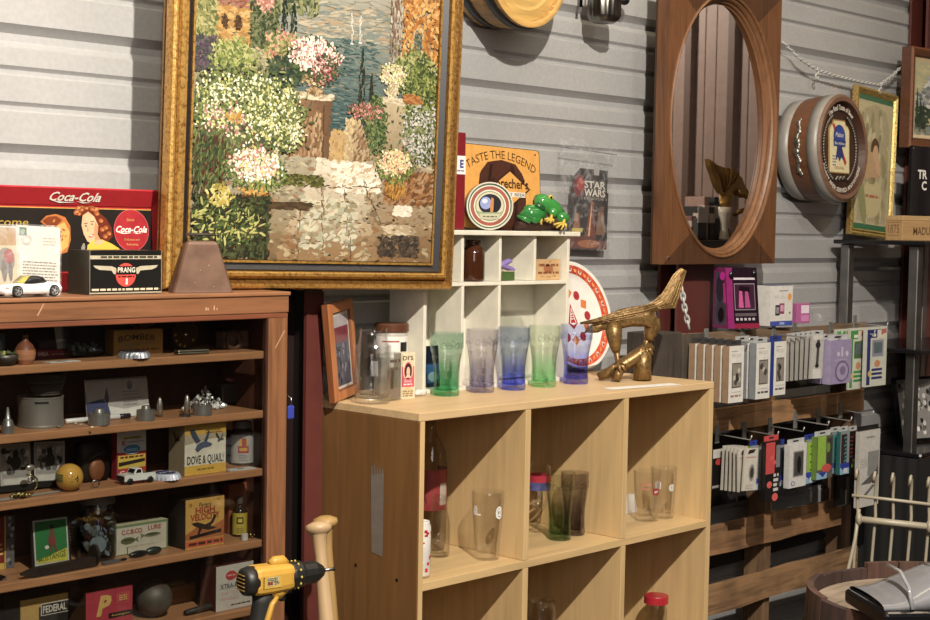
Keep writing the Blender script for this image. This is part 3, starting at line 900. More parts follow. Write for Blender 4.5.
# ================================================================== THINGS IN AND ON THE CABINET
LIM = (CF + .03, CF + .19)
E1 = -.0004; E2 = -.0008; E3 = -.0012; E4 = -.0016
def carton(name, label, cat, x0, x1, pb, pt, z, d, front, side, top, draw=None, lim=LIM, rz=0.0, group=None, Y=None, m_='print', back=None, rot=None, edge=None):
    c, w, h = fit(x0, x1, pb, pt, z, Y, rz, lim)
    m = MB(side)
    m.box(-w / 2, 0, 0, w / 2, d, h, side, top, front, side)
    if edge:
        for a, b_, c_, d_ in ((-w / 2, 0, w / 2, .0012), (-w / 2, h - .0012, w / 2, h), (-w / 2, 0, -w / 2 + .0012, h), (w / 2 - .0012, 0, w / 2, h)): m.rect(a, b_, c_, d_, E1 / 2, edge)
    if draw: draw(m, w, h)
    return one(m, name, m_, label, cat, c, rz, group, (rot[0], rot[1], rz) if rot else None)

ZT = 1.4582
# ---- on top: tray
c, w, h = fit(-70, 178, 294, 188.5, ZT, 2.625)
tr = thing('serving_tray', 'red rectangular metal serving tray with a smiling woman on black, leaning behind the black tin', 'tray', c, rot=(R(-4), 0, 0))
m = MB('#a81c22')
m.frame(w, h, [(0, .004), (.001, -.008), (.004, -.009), (.036, .003), (.038, .006)], ['#7a1218', '#b82830', '#9c1a22', '#94181f'])
m.frame(w, h, [(.0, .004), (.036, .012), (.038, .0125)], ['#7a1218'] * 2)
m.build('tray_rim', 'paint:.25', tr)
m = MB()
m.rect(-w / 2 + .036, .036, w / 2 - .036, h - .036, .0055, '#b01e26')
m.rect(-w / 2 + .036, .040, w / 2 - .036, h - .0405, .0051, '#c9963c')
m.rect(-w / 2 + .036, .040, w / 2 - .036, h - .0425, .0049, '#241f1c')
def tx(px): return (px - (-70)) / (178 + 70) * w - w / 2
def tz(py): return (291.5 - py) / (291.5 - 187) * h
def scr(m, px, py, hh, ww, y, col):   # flowing script lettering
    m.text('Coca-Cola', tx(px), py, hh, y, col, w=ww, shear=.42, bold=.02)
    m.poly([(tx(px) - ww * .47, py + hh * .05), (tx(px) - ww * .30, py - hh * .26), (tx(px) + ww * .02, py - hh * .16), (tx(px) - ww * .26, py - hh * .10)], y - .0001, col)
    m.poly([(tx(px) + ww * .02, py + hh * .0), (tx(px) + ww * .16, py - hh * .25), (tx(px) + ww * .34, py - hh * .12), (tx(px) + ww * .18, py - hh * .12)], y - .0001, col)
m.at(tx(78), -.0038, h - .022, rx=R(20.5)); tx0 = tx; tx = lambda q: 0.0; scr(m, 0, -.006, .0175, .115, -.0006, '#d8cfc0'); tx = tx0; m.reset()
m.text('elcome', tx(13), tz(226), .014, .0046, '#a8882c', w=.085, shear=.15, bold=.01)
m.oval(tx(138.5), tz(229.5), .042, .043, .0046, '#a8242c', 40); m.ring(tx(138.5), tz(229.5), .042, .043, .001, .0044, '#d86068')
scr(m, 138.5, tz(231.5), .0125, .074, .0042, '#f0e8dc')
m.text('Drink', tx(138), tz(220), .0055, .0042, '#d8a860'); m.text('Delicious and', tx(138.5), tz(240), .0045, .0042, '#d8a860'); m.text('Refreshing', tx(139), tz(245), .0045, .0042, '#d8a860')
sk, sk2, hr, hr2 = '#e0ac80', '#c88a5c', '#6e2c18', '#a85a2a'
def pt_(lst): return [(tx(a), tz(b)) for a, b in lst]
# head seen from behind at left
m.poly(pt_([(44, 222), (50, 216), (60, 214), (69, 217), (74, 226), (74, 240), (70, 252), (60, 255), (58, 246), (56, 232), (48, 225)]), .0045, '#b8692c')
m.poly(pt_([(46, 221), (52, 217), (60, 216), (66, 220), (60, 226), (56, 230), (50, 225)]), .0044, '#7c3a18')
m.poly(pt_([(60, 226), (68, 222), (73, 232), (71, 246), (64, 252), (60, 240)]), .0043, '#d8a04c')
for i in range(26): 
    a = random.uniform(0, 6.28); q = random.uniform(0, 1)
    m.oval(tx(63 + 9 * q * math.cos(a)), tz(232 + 14 * q * math.sin(a)), .004, .002, .0042, random.choice(['#e0b060', '#c07830', '#a05a24']), 8, a)
# smiling woman with red-brown waved hair and yellow dress
m.poly(pt_([(79, 214), (82, 207), (88, 203), (95, 202.5), (101, 206), (106, 213), (112, 218), (117, 227), (118, 236), (113, 241), (106, 239), (102, 230), (98, 219), (90, 213), (84, 216)]), .0045, hr)
m.poly(pt_([(87, 215), (93, 211), (99, 216), (103, 225), (102, 234), (106, 241), (97, 244.5), (91, 241), (87.5, 234), (85.5, 225)]), .0043, sk)
m.poly(pt_([(99.5, 221), (103, 226), (102, 234), (106, 241), (100, 243.5), (98, 234)]), .0042, sk2)
for a, b_ in ((81, 212), (83, 208), (87, 205), (92, 204), (97, 205), (101, 209)): m.oval(tx(a), tz(b_), .0075, .0055, .0041, hr2, 10, .4); m.oval(tx(a + .4), tz(b_ - .5), .0045, .0022, .0040, '#d08a50', 8, .5)
m.poly(pt_([(90, 252), (91, 245), (97, 240), (106, 239), (116, 243), (124, 248), (128, 253)]), .0042, '#d8b424')
m.poly(pt_([(96, 243), (102, 239), (110, 241), (103, 245)]), .0041, sk)
for a, b_ in ((83, 213), (86, 209), (91, 207), (97, 208), (102, 213), (106, 220), (111, 227), (114, 233), (110, 236), (107, 229)): m.oval(tx(a), tz(b_), .0055, .0045, .0041, hr2, 10); m.oval(tx(a + .6), tz(b_ + .6), .003, .0022, .004, '#c47c40', 8)
m.poly(pt_([(92, 236.4), (95, 234.2), (98.5, 233.2), (97, 236), (94.5, 237.4)]), .0040, '#b02420'); m.poly(pt_([(93, 235.8), (95.5, 234.6), (97.5, 234.2), (95.5, 236)]), .0039, '#f4ece0')
for a, b_ in ((90, 225.5), (96.5, 223.6)): m.oval(tx(a), tz(b_), .0028, .0012, .0040, '#241812', 10); m.poly(pt_([(a - 2, b_ - 2.5), (a + 2, b_ - 3.3), (a + 2, b_ - 2.6), (a - 2, b_ - 1.9)]), .0040, '#54240f')
m.poly(pt_([(91.5, 226), (90.5, 231), (93, 231)]), .0040, '#c88a60')
m.poly(pt_([(84, 253), (84.5, 247), (86.5, 243), (88, 243), (88.5, 247), (87.5, 253)]), .0041, '#8a8478')
m.build('printed_panel', 'print:.3', tr)

# ---- two old postcards in sleeves
def postcard(x0, x1, pb, pt, Y, rz, tilt, label, draw):
    c, w, h = fit(x0, x1, pb, pt, ZT, Y, rz)
    m = MB('#d9cfbf').box(-w / 2, 0, 0, w / 2, .0006, h)
    draw(m, w, h)
    t = thing('postcard', label, 'postcard', c, rot=(R(-9), tilt, rz))
    m.build('card', 'print', t)
    MB('#ffffff').box(-w / 2 - .002, -.0022, 0, w / 2 + .002, -.0019, h + .003).build('clear_sleeve', 'film', t)
def d1(m, w, h):
    m.rect(-w / 2 + .003, .003, w / 2 - .003, h - .003, E1, '#d2bd98')
    m.rect(-w / 2 + .003, h * .72, w / 2 - .003, h - .003, E2, '#b58a4c')
    m.oval(0.008, h * .5, .017, .024, E3, '#8a8078'); m.oval(.014, h * .56, .010, .014, E4, '#a8443c'); m.oval(.004, h * .36, .005, .022, E4, '#6a625c'); m.oval(.016, h * .34, .004, .018, E4, '#6a625c')
    m.oval(-.016, h * .3, .008, .012, E4, '#6c7a48'); m.oval(-.014, h * .38, .006, .008, E4, '#7c8a50')
    m.lines(-.01, .022, h * .12, .003, 2, .007, E4, '#8a4a3c')
def d2(m, w, h):
    m.rect(-w / 2 + .0015, .0015, w / 2 - .0015, h - .0015, E1, '#e2dacb')
    m.rect(-w / 2 + .005, h - .020, -w / 2 + .019, h - .004, E2, '#3c6044'); m.oval(-w / 2 + .012, h - .012, .004, .005, E3, '#8aa88c')
    for r_ in (.010, .007): m.ring(-w / 2 + .019, h - .028, r_, r_, .0008, E3, '#8d877e')
    m.lines(w * .1, w / 2 - .004, h * .82, .0022, 3, .006, E3, '#b3a898')
    m.lines(-w / 2 + .012, w / 2 - .003, h * .46, .0022, 9, .0056, E3, '#6f675e', .12)
postcard(-14, 20, 293, 223, 2.555, R(-8), R(1), 'tan illustrated postcard with a horse rider leaning beside the addressed postcard', d1)
postcard(16, 60, 293, 224, 2.548, R(-14), R(3), 'cream handwritten postcard with green stamp leaning behind the white toy car', d2)

# ---- white toy sports car
c, L, hh = fit(-2, 55, 295.5, 279, ZT, 2.50, R(6))
car = thing('toy_car', 'white toy sports car with long bonnet parked on the cabinet top', 'toy car', c, R(6))
k = L / .12
def sect(x, wd, zs):   # half cross-section mirrored over y
    pr = [(-wd, zs[0]), (-wd * 1.02, zs[1]), (-wd * .8, zs[2]), (-wd * .35, zs[3]), (wd * .35, zs[3]), (wd * .8, zs[2]), (wd * 1.02, zs[1]), (wd, zs[0])]
    return [(x * k, y * k, z * k) for y, z in pr]
m = MB('#eeece8')
m.loft([sect(-.060, .017, (.008, .010, .012, .013)), sect(-.057, .022, (.005, .012, .016, .0175)), sect(-.040, .025, (.005, .015, .021, .022)), sect(-.020, .024, (.005, .015, .0215, .0235)),
        sect(-.008, .024, (.005, .015, .022, .025)), sect(.015, .024, (.005, .016, .023, .0245)), sect(.035, .026, (.005, .017, .024, .0255)), sect(.055, .025, (.006, .017, .023, .025)), sect(.060, .022, (.009, .015, .020, .022))])
m.build('body', 'paint:.15', car)
m = MB('#2a2a2c')
m.loft([[(x * k, y * k, z * k) for y, z in ((-a, .0225), (-b_, zz), (b_, zz), (a, .0225))] for x, a, b_, zz in ((-.014, .017, .015, .0245), (-.002, .019, .014, .036), (.012, .019, .014, .037), (.026, .018, .013, .034), (.034, .016, .012, .0255))])
m.build('cabin', 'paint:.1', car)
m = MB('#b8a83c'); m.loft([[(x * k, y * k, z * k) for y, z in ((-a, zz), (-a, zz + .001), (a, zz + .001), (a, zz))] for x, a, zz in ((-.017, .016, .0238), (-.003, .0135, .0358))]); m.build('windscreen', 'paint:.15', car)
for sx in (-.037, .040):
    for sy in (-1, 1):
        m = MB('#2a2a2a').at(sx * k, sy * .0235 * k, .0105 * k, rx=R(90))
        m.lathe([(0, -.005 * k), (.0098 * k, -.005 * k), (.0104 * k, -.004 * k), (.0104 * k, .004 * k), (.0098 * k, .005 * k), (.0078 * k, .0052 * k), (.0074 * k, .004 * k), (0, .004 * k)], 20, smooth=False)
        m.reset(); wh_ = m.build('wheel', 'paint:.4', car)
        q = MB('#b8b8b8').at(sx * k, sy * .0235 * k, .0105 * k, rx=R(90))
        zf = .0042 * k
        for i in range(5):
            a_ = 2 * PI * i / 5
            q.add([(.0012 * k * math.cos(a_ + 1.57), .0012 * k * math.sin(a_ + 1.57), zf + .0006), (.0012 * k * math.cos(a_ - 1.57), .0012 * k * math.sin(a_ - 1.57), zf + .0006), (.0074 * k * math.cos(a_ - .22), .0074 * k * math.sin(a_ - .22), zf + .0004), (.0074 * k * math.cos(a_ + .22), .0074 * k * math.sin(a_ + .22), zf + .0004)], [(0, 1, 2, 3)])
        q.lathe([(.0066 * k, zf), (.0078 * k, zf + .0008 * k), (.0078 * k, zf)], 20)
        q.lathe([(0, zf + .001), (.0016 * k, zf + .001), (.0016 * k, zf)], 10); q.reset(); q.build('hub', 'metal:.3:.6', wh_)
m = MB('#b9582a').ell((-.052 * k, -.017 * k, .0145 * k), (.005 * k, .005 * k, .003 * k)).ell((-.052 * k, .017 * k, .0145 * k), (.005 * k, .005 * k, .003 * k)); m.build('headlamp', 'paint:.15', car)

# ---- black crayon tin with winged red disc
c, w, h = fit(90, 162, 294.5, 251, ZT, 2.495)
m = MB('#1d1b1a').box(-w / 2, 0, 0, w / 2, .075, h, '#26231e', '#2f2c27', '#191817', '#3a362d')
m.rect(-w / 2, h * .80, w / 2, h * .885, E1, '#b8ad92'); m.rect(-w / 2 , .0012, w / 2, .004, E1, '#a89e86')
m.lines(-w * .35, w * .44, h * .825, .004, 1, .01, E2, '#4a4438', 0)
m.oval(-.001, h * .44, h * .27, h * .27, E2, '#d8483e', 40)
for s_ in (-1, 1):
    m.poly([(s_ * w * .13, h * .46), (s_ * w * .14, h * .60), (s_ * w * .20, h * .64), (s_ * w * .45, h * .66), (s_ * w * .42, h * .60), (s_ * w * .36, h * .56), (s_ * w * .20, h * .54), (s_ * w * .17, h * .46)], E1, '#b9ae94')
m.poly([(-w * .145, h * .45), (w * .145, h * .45), (w * .125, h * .64), (-w * .125, h * .64)], E3, '#211d1b')
m.text('PRANG', 0, h * .50, h * .11, E4, '#e4dccb', w=w * .24, bold=.02)
m.lines(-w * .11, w * .11, h * .385, .003, 1, 1, E3, '#5a1d18', 0); m.poly([(-.002, h * .22), (.003, h * .22), (.003, h * .36), (-.001, h * .36)], E3, '#f0d8cc')
m.lines(-w * .47, w * .47, h * .085, .004, 1, 1, E2, '#cfc4a8', 0)
for x in (-w / 2, w / 2 - .0012): m.rect(x, 0, x + .0012, h, E2, '#8f856e')
one(m, 'crayon_tin', 'print:.35', 'black crayon tin with silver wings and red disc on the cabinet top', 'tin', c)
# ---- rusty cowbell
c, w, h = fit(173, 233.5, 294.5, 243, ZT, 2.480, R(-20))
bell = thing('cowbell', 'rusty brown metal cowbell with loop handle in front of the painting', 'bell', c, R(-20))
m = MB('#70503c')
def rr(wd, dp, z, b=.0035): return [(-wd + b, -dp, z), (wd - b, -dp, z), (wd, -dp + b, z), (wd, dp - b, z), (wd - b, dp, z), (-wd + b, dp, z), (-wd, dp - b, z), (-wd, -dp + b, z)]
m.T = Matrix.Translation((0, .020, 0))
m.loft([rr(w / 2, .022, 0), rr(w * .49, .0215, .004), rr(w * .27, .014, h * .93), rr(w * .25, .012, h * .98), rr(w * .2, .010, h)], smooth=False)
for x, z in ((-.03, .02), (.01, .07), (.035, .012), (-.01, .045), (.02, .055)): m.ell((x * .6, -.0225 + z * .10, z), (.0011, .0008, .0011), '#c8a898', 6, 4)
m.reset(); m.build('bell_body', 'rust', bell)
m = MB('#3a2a22'); m.at(0, .020, h); hw_ = w * .24
m.tube([(-hw_, 0, -.004), (-hw_, 0, .013), (hw_, 0, .013), (hw_, 0, -.004)], .0032, 8); m.reset(); m.build('loop_handle', 'rust', bell)

# ================= shelf A
z = SH['A']
c, _, _ = fit(-6, 13, 370, 355, z, None, 0, LIM)
t = thing('trinket_bowl', 'dark bowl of yellow green bits at the left end of the top shelf', 'bowl', c)
MB('#2c241e').lathe([(0, 0), (.018, 0), (.026, .012), (.027, .02), (.024, .02), (.018, .008), (0, .006)], 20).build('bowl', 'paint', t)
m = MB()
for i in range(40): m.ell((random.uniform(-.018, .018), random.uniform(-.018, .018), random.uniform(.014, .024)), (.004, .003, .003), random.choice(['#8a8a3a', '#5c6a30', '#b0a850', '#3c4428']), 6, 4, (random.random(), random.random(), 0))
tag(m.build('dried_bits', 'paint', t), None, kind='stuff')
c, w, h = fit(-8, 5, 356, 331, z, 2.60)
m = MB('#5a6e74').box(-w / 2, 0, 0, w / 2, .03, h, '#5a6e74', None, '#54666c'); m.oval(.0, h * .5, .008, .014, E1, '#8ca0a4')
one(m, 'blue_grey_tin', 'print', 'blue grey tin half out of view behind the trinket bowl on the top shelf', 'tin', c)
c, w, h = fit(14.5, 35.5, 366, 337, z, None, 0, LIM, True)
t = thing('clay_jug', 'small round terracotta jug with narrow neck and darker top on the top shelf', 'jug', c)
r_ = w / 2
MB().lathe([(0, 0), (r_ * .62, 0), (r_ * .9, h * .16), (r_, h * .34), (r_ * .96, h * .5)], 28, cols=['#b9764c', '#b9764c', '#c07e54', '#bb774c']).build('lower_body', 'paint', t)
MB('#7c4328').lathe([(r_ * .96, h * .5), (r_ * .7, h * .68), (r_ * .36, h * .78), (r_ * .27, h * .86), (r_ * .30, h * .95), (r_ * .34, h), (r_ * .2, h), (r_ * .18, h * .8)], 28).build('dark_neck', 'paint', t)
c, w, h = fit(34, 73, 363.5, 355.5, z, 2.575)
m = MB('#7e1c28').bbox(-w / 2, 0, 0, w / 2, .05, h, .001); m.text('MBA', -w * .26, h * .25, h * .5, -.0006, '#c9a8a0', bold=.02); m.lines(-w * .05, w * .42, h * .35, .0022, 1, 1, -.0006, '#b08078', 0)
o = one(m, 'red_book', 'print', 'dark red slim book lying flat beside the terracotta jug', 'book', c); zb = z + h
c, w, h = fit(40, 62, 355.5, 347, zb + .0004, 2.585)
one(MB('#33262a').bbox(-w / 2, 0, 0, w / 2, .03, h, .002), 'eyeglass_case', 'paint', 'dark hard case resting on the red book', 'case', c)
c, w, h = fit(57.5, 65.5, 355.5, 323, zb + .0004, 2.58)
m = MB('#9a948a').box(-w / 2, 0, 0, w / 2, .002, h); m.rect(-w / 2, h * .22, w / 2, h * .30, E1, '#d8d2c6')
one(m, 'paper_tag', 'print', 'narrow grey paper tag standing upright on the red book', 'tag', c, rot=(R(-6), R(-5), 0))
c, w, h = fit(46, 78, 366.5, 362, z, None, 0, LIM)
m = MB('#cfcac0').box(-w / 2, -.012, 0, w / 2, .012, .0012); m.oval(0, 0, .01, .01, 0, '#333') if False else None
m.at(0, 0, .0013, rx=R(-90)); m.oval(0, 0, .011, .006, 0, '#4a4644', 16); m.reset()
one(m, 'picture_card', 'print', 'white card with dark oval picture lying in front of the red book', 'card', c, R(5))
c, w, h = fit(72, 106, 360, 322, z, 2.545)
t = thing('square_jar', 'square clear glass jar of odds and ends on the top shelf', 'jar', c)
m = MB('#dfe6e4').bbox(-w / 2, 0, 0, w / 2, .045, h * .9, .006); m.bbox(-w / 2 + .003, .003, .003, w / 2 - .003, .042, h * .9 - .003, .005); m.build('glass_body', 'glass', t)
m = MB()
for i in range(34): m.ell((random.uniform(-.4, .4) * w, random.uniform(.012, .034), random.uniform(.006, h * .35)), (.005, .004, .004), random.choice(['#5a5c74', '#8a8670', '#b0a890', '#704048', '#3c4450', '#c8c4b0']), 6, 4, (random.random(), random.random(), 0))
tag(m.build('contents', 'paint', t), None, kind='stuff')
MB('#38332f').bbox(-w * .46, .003, h * .9 + .0005, w * .46, .042, h, .002).build('lid', 'paint', t)
def dr(m, w, h):
    m.text('BOMBER', -.004, h * .60, h * .22, E1, '#3c2c14', w=w * .75, shear=.1, bold=.015, arc=.25)
    m.poly([(-w * .3, h * .42), (w * .1, h * .5), (w * .42, h * .48), (w * .05, h * .38), (-w * .2, h * .32)], E1, '#8c7444'); m.lines(-w * .4, w * .42, h * .16, h * .08, 1, .01, E1, '#5a4420', 0)
carton('bait_box', 'amber printed cardboard box with dark lettering on the top shelf', 'box', 114, 163, 356, 331, z, .03, '#a8792c', '#7a5520', '#b08638', dr, Y=2.54)
c, w, h = fit(127, 160, 331, 320, z + .056, 2.555)
m = MB('#7a5a2c')
for i in range(7): m.ell((random.uniform(-.35, .35) * w, .012, .006 + random.uniform(0, .006)), (.014, .008, .006), random.choice(['#7a5a2c', '#94703a', '#5c4420']), 8, 6, (0, random.uniform(-.6, .6), random.random()))
zz = fit(114, 163, 356, 331, z, 2.54)[2]
c.z = z + zz + .0006; one(m, 'leather_scraps', 'paint', 'tan crumpled leather scraps on top of the amber box', 'leather', c)
def cap(px0, px1, py, zz, label, rim, face, txt=None):
    c, w, _ = fit(px0, px1, py, py - 5, zz, None, 0, (CF + .035, CF + .12), True)
    r_ = w / 2
    t = thing('bottle_cap_dish', label, 'dish', c)
    fl = lambda a, q: 1 + .035 * math.cos(21 * a) * (1 if q < .008 else 0)
    MB(rim).lathe([(0, .0), (r_, .0), (r_ * .97, .006), (r_ * .88, .011), (r_ * .80, .0118), (0, .0118)], 84, flute=fl, smooth=False).build('crimped_rim', 'metal:.4:.7' if not txt else 'paint:.3', t)
    m = MB().at(0, 0, .0122, rx=R(-90)); m.oval(0, 0, r_ * .74, r_ * .74, 0, face, 40)
    if txt: m.ring(0, 0, r_ * .74, r_ * .74, r_ * .05, -.0003, '#d8dce8'); m.text(txt, 0, -r_ * .16, r_ * .34, -.0004, '#e8e8f0', w=r_ * 1.15, bold=.03)
    m.reset(); m.build('printed_face', 'print:.25', t)
cap(118, 150, 360.5, z, 'silver bottle cap shaped dish with dark centre in front of the amber box', '#b9bcc4', '#3c3f4c')
c, w, h = fit(171, 203, 352, 321, z, 2.56, 0, None, True)
r_ = w / 2
t = thing('dial_disc', 'dark bronze perforated dial disc standing on the top shelf', 'dial', c)
m = MB('#5c4a2c').at(0, .012, r_, rx=R(90)).lathe([(0, -.006), (r_, -.006), (r_, .004), (r_ * .93, .007), (r_ * .86, .004), (0, .004)], 40, smooth=False); m.reset(); m.build('disc', 'metal:.45', t)
m = MB('#1a130c')
for i in range(12): m.oval(r_ * .72 * math.cos(i * PI / 6), r_ + r_ * .72 * math.sin(i * PI / 6), r_ * .09, r_ * .09, .0075, '#c09040' if i in (6, 7, 8, 9, 11) else '#15100a', 12)
for i in range(8): m.oval(r_ * .4 * math.cos(i * PI / 4), r_ + r_ * .4 * math.sin(i * PI / 4), r_ * .07, r_ * .07, .0075, '#15100a', 10)
m.build('finger_holes', 'paint', t)
m = MB('#d8d2c4').ell((-.002, .004, r_ * 1.05), (r_ * .16, .006, r_ * .14)); m.build('hub', 'metal:.15', t)
c, w, h = fit(177, 208, 356.5, 350.5, z, None, 0, LIM)
t = thing('metal_case', 'flat hammered silver case lying below the dial disc', 'case', c, R(-8))
MB('#8c8674').bbox(-w * .48, -.010, 0, w * .44, .012, .005, .002).build('case_base', 'metal:.4', t); MB('#9a9480').bbox(-w * .48, -.010, .0052, w * .44, .012, .0095, .002).build('case_lid', 'metal:.4', t)
c, w, h = fit(224, 249, 351, 333.5, z, 2.54); c.z += .001
t = thing('wooden_block', 'brown wooden block with a leather loop at the right end of the top shelf', 'block', c)
MB('#6c4e3c').bbox(-w / 2, 0, 0, w / 2, .03, h, .003).build('block', 'rough:x', t)
m = MB('#5a3c2a'); m.tube([(-.012 + .016 * math.cos(a), -.006, h * .48 + .017 * math.sin(a)) for a in (2 * PI * i / 16 for i in range(16))], .006, 8, closed=True); m.build('leather_loop', 'rust', t)
c = P(237, 320, Y=2.62); c.z = z
m = MB('#2c2723'); m.tube([(.055 * math.cos(a), 0, .048 + .024 * math.sin(a)) for a in (PI + PI * i / 14 for i in range(15))], .004, 8)
m.tube([(-.055, 0, .048), (-.055, .0, .0)], .003, 6).tube([(.055, 0, .048), (.055, 0, .0)], .003, 6)
one(m, 'wire_hoop', 'metal:.5', 'dark curved wire hoop at the back right of the top shelf', 'hoop', c)

# ================= shelf B
z = SH['B']
c, w, h = fit(1.5, 14, 436, 410, z, None, 0, LIM, True); r_ = w / 2
t = thing('oil_spout', 'small steel cone spout at the left end of the second shelf', 'spout', c)
MB('#9c9a96').lathe([(0, 0), (r_, 0), (r_, h * .30), (r_ * .72, h * .50)], 24, smooth=False).build('can_base', 'metal:.35:.75', t)
MB('#a8a6a2').lathe([(r_ * .72, h * .50), (r_ * .60, h * .53), (r_ * .42, h * .58), (r_ * .16, h), (0, h)], 20).build('cone_nozzle', 'metal:.35:.75', t)
c, w, h = fit(18, 63, 430, 400, z, 2.545, 0, None, True); r_ = w / 2
t = thing('tin_bank', 'round galvanised tin with a slot near the top on the second shelf', 'tin', c)
m = MB('#8c867c').lathe([(0, 0), (r_, 0), (r_, .003), (r_ * .985, .004), (r_ * .985, h - .004), (r_, h - .003), (r_, h), (r_ * .96, h), (r_ * .9, h - .004), (0, h - .004)], 40, smooth=False); m.build('tin_body', 'metal:.5:.5', t)
m = MB('#15120f')
for a0 in [R(-134) + R(34) * i / 8 for i in range(8)]:
    a1 = a0 + R(34) / 8; q = r_ * .986 + .0006
    m.add([(q * math.cos(a0), q * math.sin(a0), h * .80), (q * math.cos(a1), q * math.sin(a1), h * .80), (q * math.cos(a1), q * math.sin(a1), h * .87), (q * math.cos(a0), q * math.sin(a0), h * .87)], [(0, 1, 2, 3)])
m.build('slot', 'paint', t)
zt = h
m = MB('#382f26')
for i in range(10):
    q = i / 9
    m.tube([((r_ * .62 + .012 * q) * math.cos(a), (r_ * .62 + .012 * q) * .75 * math.sin(a), .003 + q * .036) for a in (2 * PI * j / 28 for j in range(28))], .0028, 6, closed=True, col=random.choice(['#382f26', '#4a3e30', '#2a231c']))
o = one(m, 'woven_basket', 'cloth', 'small dark woven basket sitting on the galvanised tin', 'basket', c + Vector((.012, 0, zt)))
c, w, h = fit(88, 150, 416.5, 377.5, z, 2.56)
t = thing('desk_calendar', 'small spiral top desk calendar with grey landscape picture standing on the second shelf', 'calendar', c, rot=(R(-8), 0, 0))
m = MB('#b8b2a8').box(-w / 2, 0, 0, w / 2, .003, h, '#b8b2a8')
m.rect(-w / 2, 0, w / 2, h, E1, '#aaa49c')
m.poly([(-w / 2, 0), (-w * .12, 0), (-w * .16, h * .3), (-w * .24, h * .5), (-w / 2, h * .42)], E2, '#3e4568'); m.poly([(-w * .12, 0), (w / 2, 0), (w / 2, h * .28), (w * .1, h * .2), (-w * .15, h * .3)], E2, '#d6d2c8')
m.poly([(-w * .22, h * .5), (-w * .17, h * .8), (-w * .14, h * .5), (-w * .17, h * .3)], E3, '#4c4c58')
m.ring(w * .20, h * .80, .006, .008, .0016, E3, '#34323a'); m.text('8', w * .20, h * .72, h * .14, E3, '#34323a')
m.lines(w * .08, w * .40, h * .62, .0022, 5, .0065, E3, '#7e7a76')
m.build('page', 'print', t)
m = MB('#24211f')
for i in range(24): m.tube([(-w / 2 + w * (i + .5) / 24, -.002, h - .004), (-w / 2 + w * (i + .5) / 24, -.003, h + .002), (-w / 2 + w * (i + .5) / 24, .004, h + .002), (-w / 2 + w * (i + .5) / 24, .005, h - .003)], .0009, 5)
m.build('spiral_binding', 'metal:.4', t)
c, w, h = fit(66, 130, 422, 417, z, 2.535)
t = thing('marker_pen', 'white marker pen with dark cap lying on the second shelf', 'pen', c)
MB('#d9d6d0').at(-w / 2, 0, .005, ry=R(90)).cyl(.005, 0, w * .84, 14, b=.001).build('barrel', 'paint:.3', t); MB('#26242c').at(-w / 2 + w * .843, 0, .005, ry=R(90)).cyl(.0053, 0, w * .17, 14, b=.002).build('cap', 'paint:.3', t)
def canister(x0, x1, pb, pt, label, knob=True, loop=False, split=.62):
    c, w, h = fit(x0, x1, pb, pt, z, None, 0, LIM, True); r_ = w / 2
    t = thing('metal_canister', label, 'canister', c, group=None)
    hb = h * split if (knob or loop) else h
    MB('#a9a49c').lathe([(0, 0), (r_, 0), (r_, hb), (r_ * .94, hb), (r_ * .9, hb - .001), (0, hb - .001)], 28, smooth=False).build('body', 'metal:.35:.75', t)
    if knob: MB('#b5b0a8').lathe([(0, hb - .001), (r_ * .5, hb - .001), (r_ * .5, h * .8), (r_ * .42, h), (0, h)], 20, smooth=False).build('lid_knob', 'metal:.32:.75', t)
    if loop: MB('#b5b0a8').tube([(r_ * .45 * math.cos(a), 0, hb + r_ * .35 + r_ * .45 * math.sin(a)) for a in (2 * PI * i / 16 for i in range(16))], .002, 6, closed=True).build('ring', 'metal:.32:.75', t)
canister(88, 110, 426.5, 411, 'squat steel canister with round knob in front of the desk calendar', split=.72)
canister(136.5, 155, 420.5, 406, 'squat steel canister with small knob right of the desk calendar', split=.7)
canister(193, 212, 416.5, 399, 'squat steel canister topped by a ring near the right of the second shelf', False, True, .55)
for x0, x1, pb, pt, lab in ((157, 162.5, 417, 397.5, 'slim steel cartridge standing left of centre on the second shelf'), (184, 190, 414, 395, 'slim steel cartridge standing left of the canister with a ring')):
    c, w, h = fit(x0, x1, pb, pt, z, None, 0, LIM, True); r_ = w / 2
    one(MB('#b4ada0').lathe([(0, 0), (r_, 0), (r_, h * .66), (r_ * .86, h * .72), (r_ * .7, h * .88), (r_ * .3, h), (0, h)], 18), 'steel_cartridge', 'metal:.32:.75', lab, 'cartridge', c)
c, w, h = fit(179, 191, 418.5, 416, z, None, 0, LIM, True)
one(MB('#a8a296').lathe([(w * .18, .0), (w * .5, 0), (w * .5, .004), (w * .18, .004), (w * .18, 0)], 24, smooth=False), 'steel_washer', 'metal:.3', 'flat steel washer lying in front of the slim cartridges', 'washer', c)
c, w, h = fit(192, 230, 410, 388, z, 2.545)
t = thing('crystal_pile', 'heap of clear crystal beads beside the canister with a ring', 'beads', c)
m = MB()
for i in range(150):
    a = random.uniform(0, 6.28); q = math.sqrt(random.random()); hh_ = h * (1 - q) * random.random()
    m.at(w * .55 * q * math.cos(a), .02 + .028 * q * math.sin(a), .003 + hh_, random.random() * 3, random.random() * 3, 0).lathe([(0, -.0035), (.0042, 0), (0, .0035)], 6, random.choice(['#d8d6d0', '#a8a49c', '#efece6', '#77726a']), smooth=False)
m.reset(); m.build('beads', 'paint:.1', t); t['kind'] = 'stuff'
c, w, h = fit(222, 261, 411, 391, z, 2.6)
one(MB('#3c3530').bbox(-w / 2, 0, 0, w / 2, .03, h, .004), 'dark_box', 'paint', 'dark grey box behind the crystal beads', 'box', c)
c.z = z + h + .0005
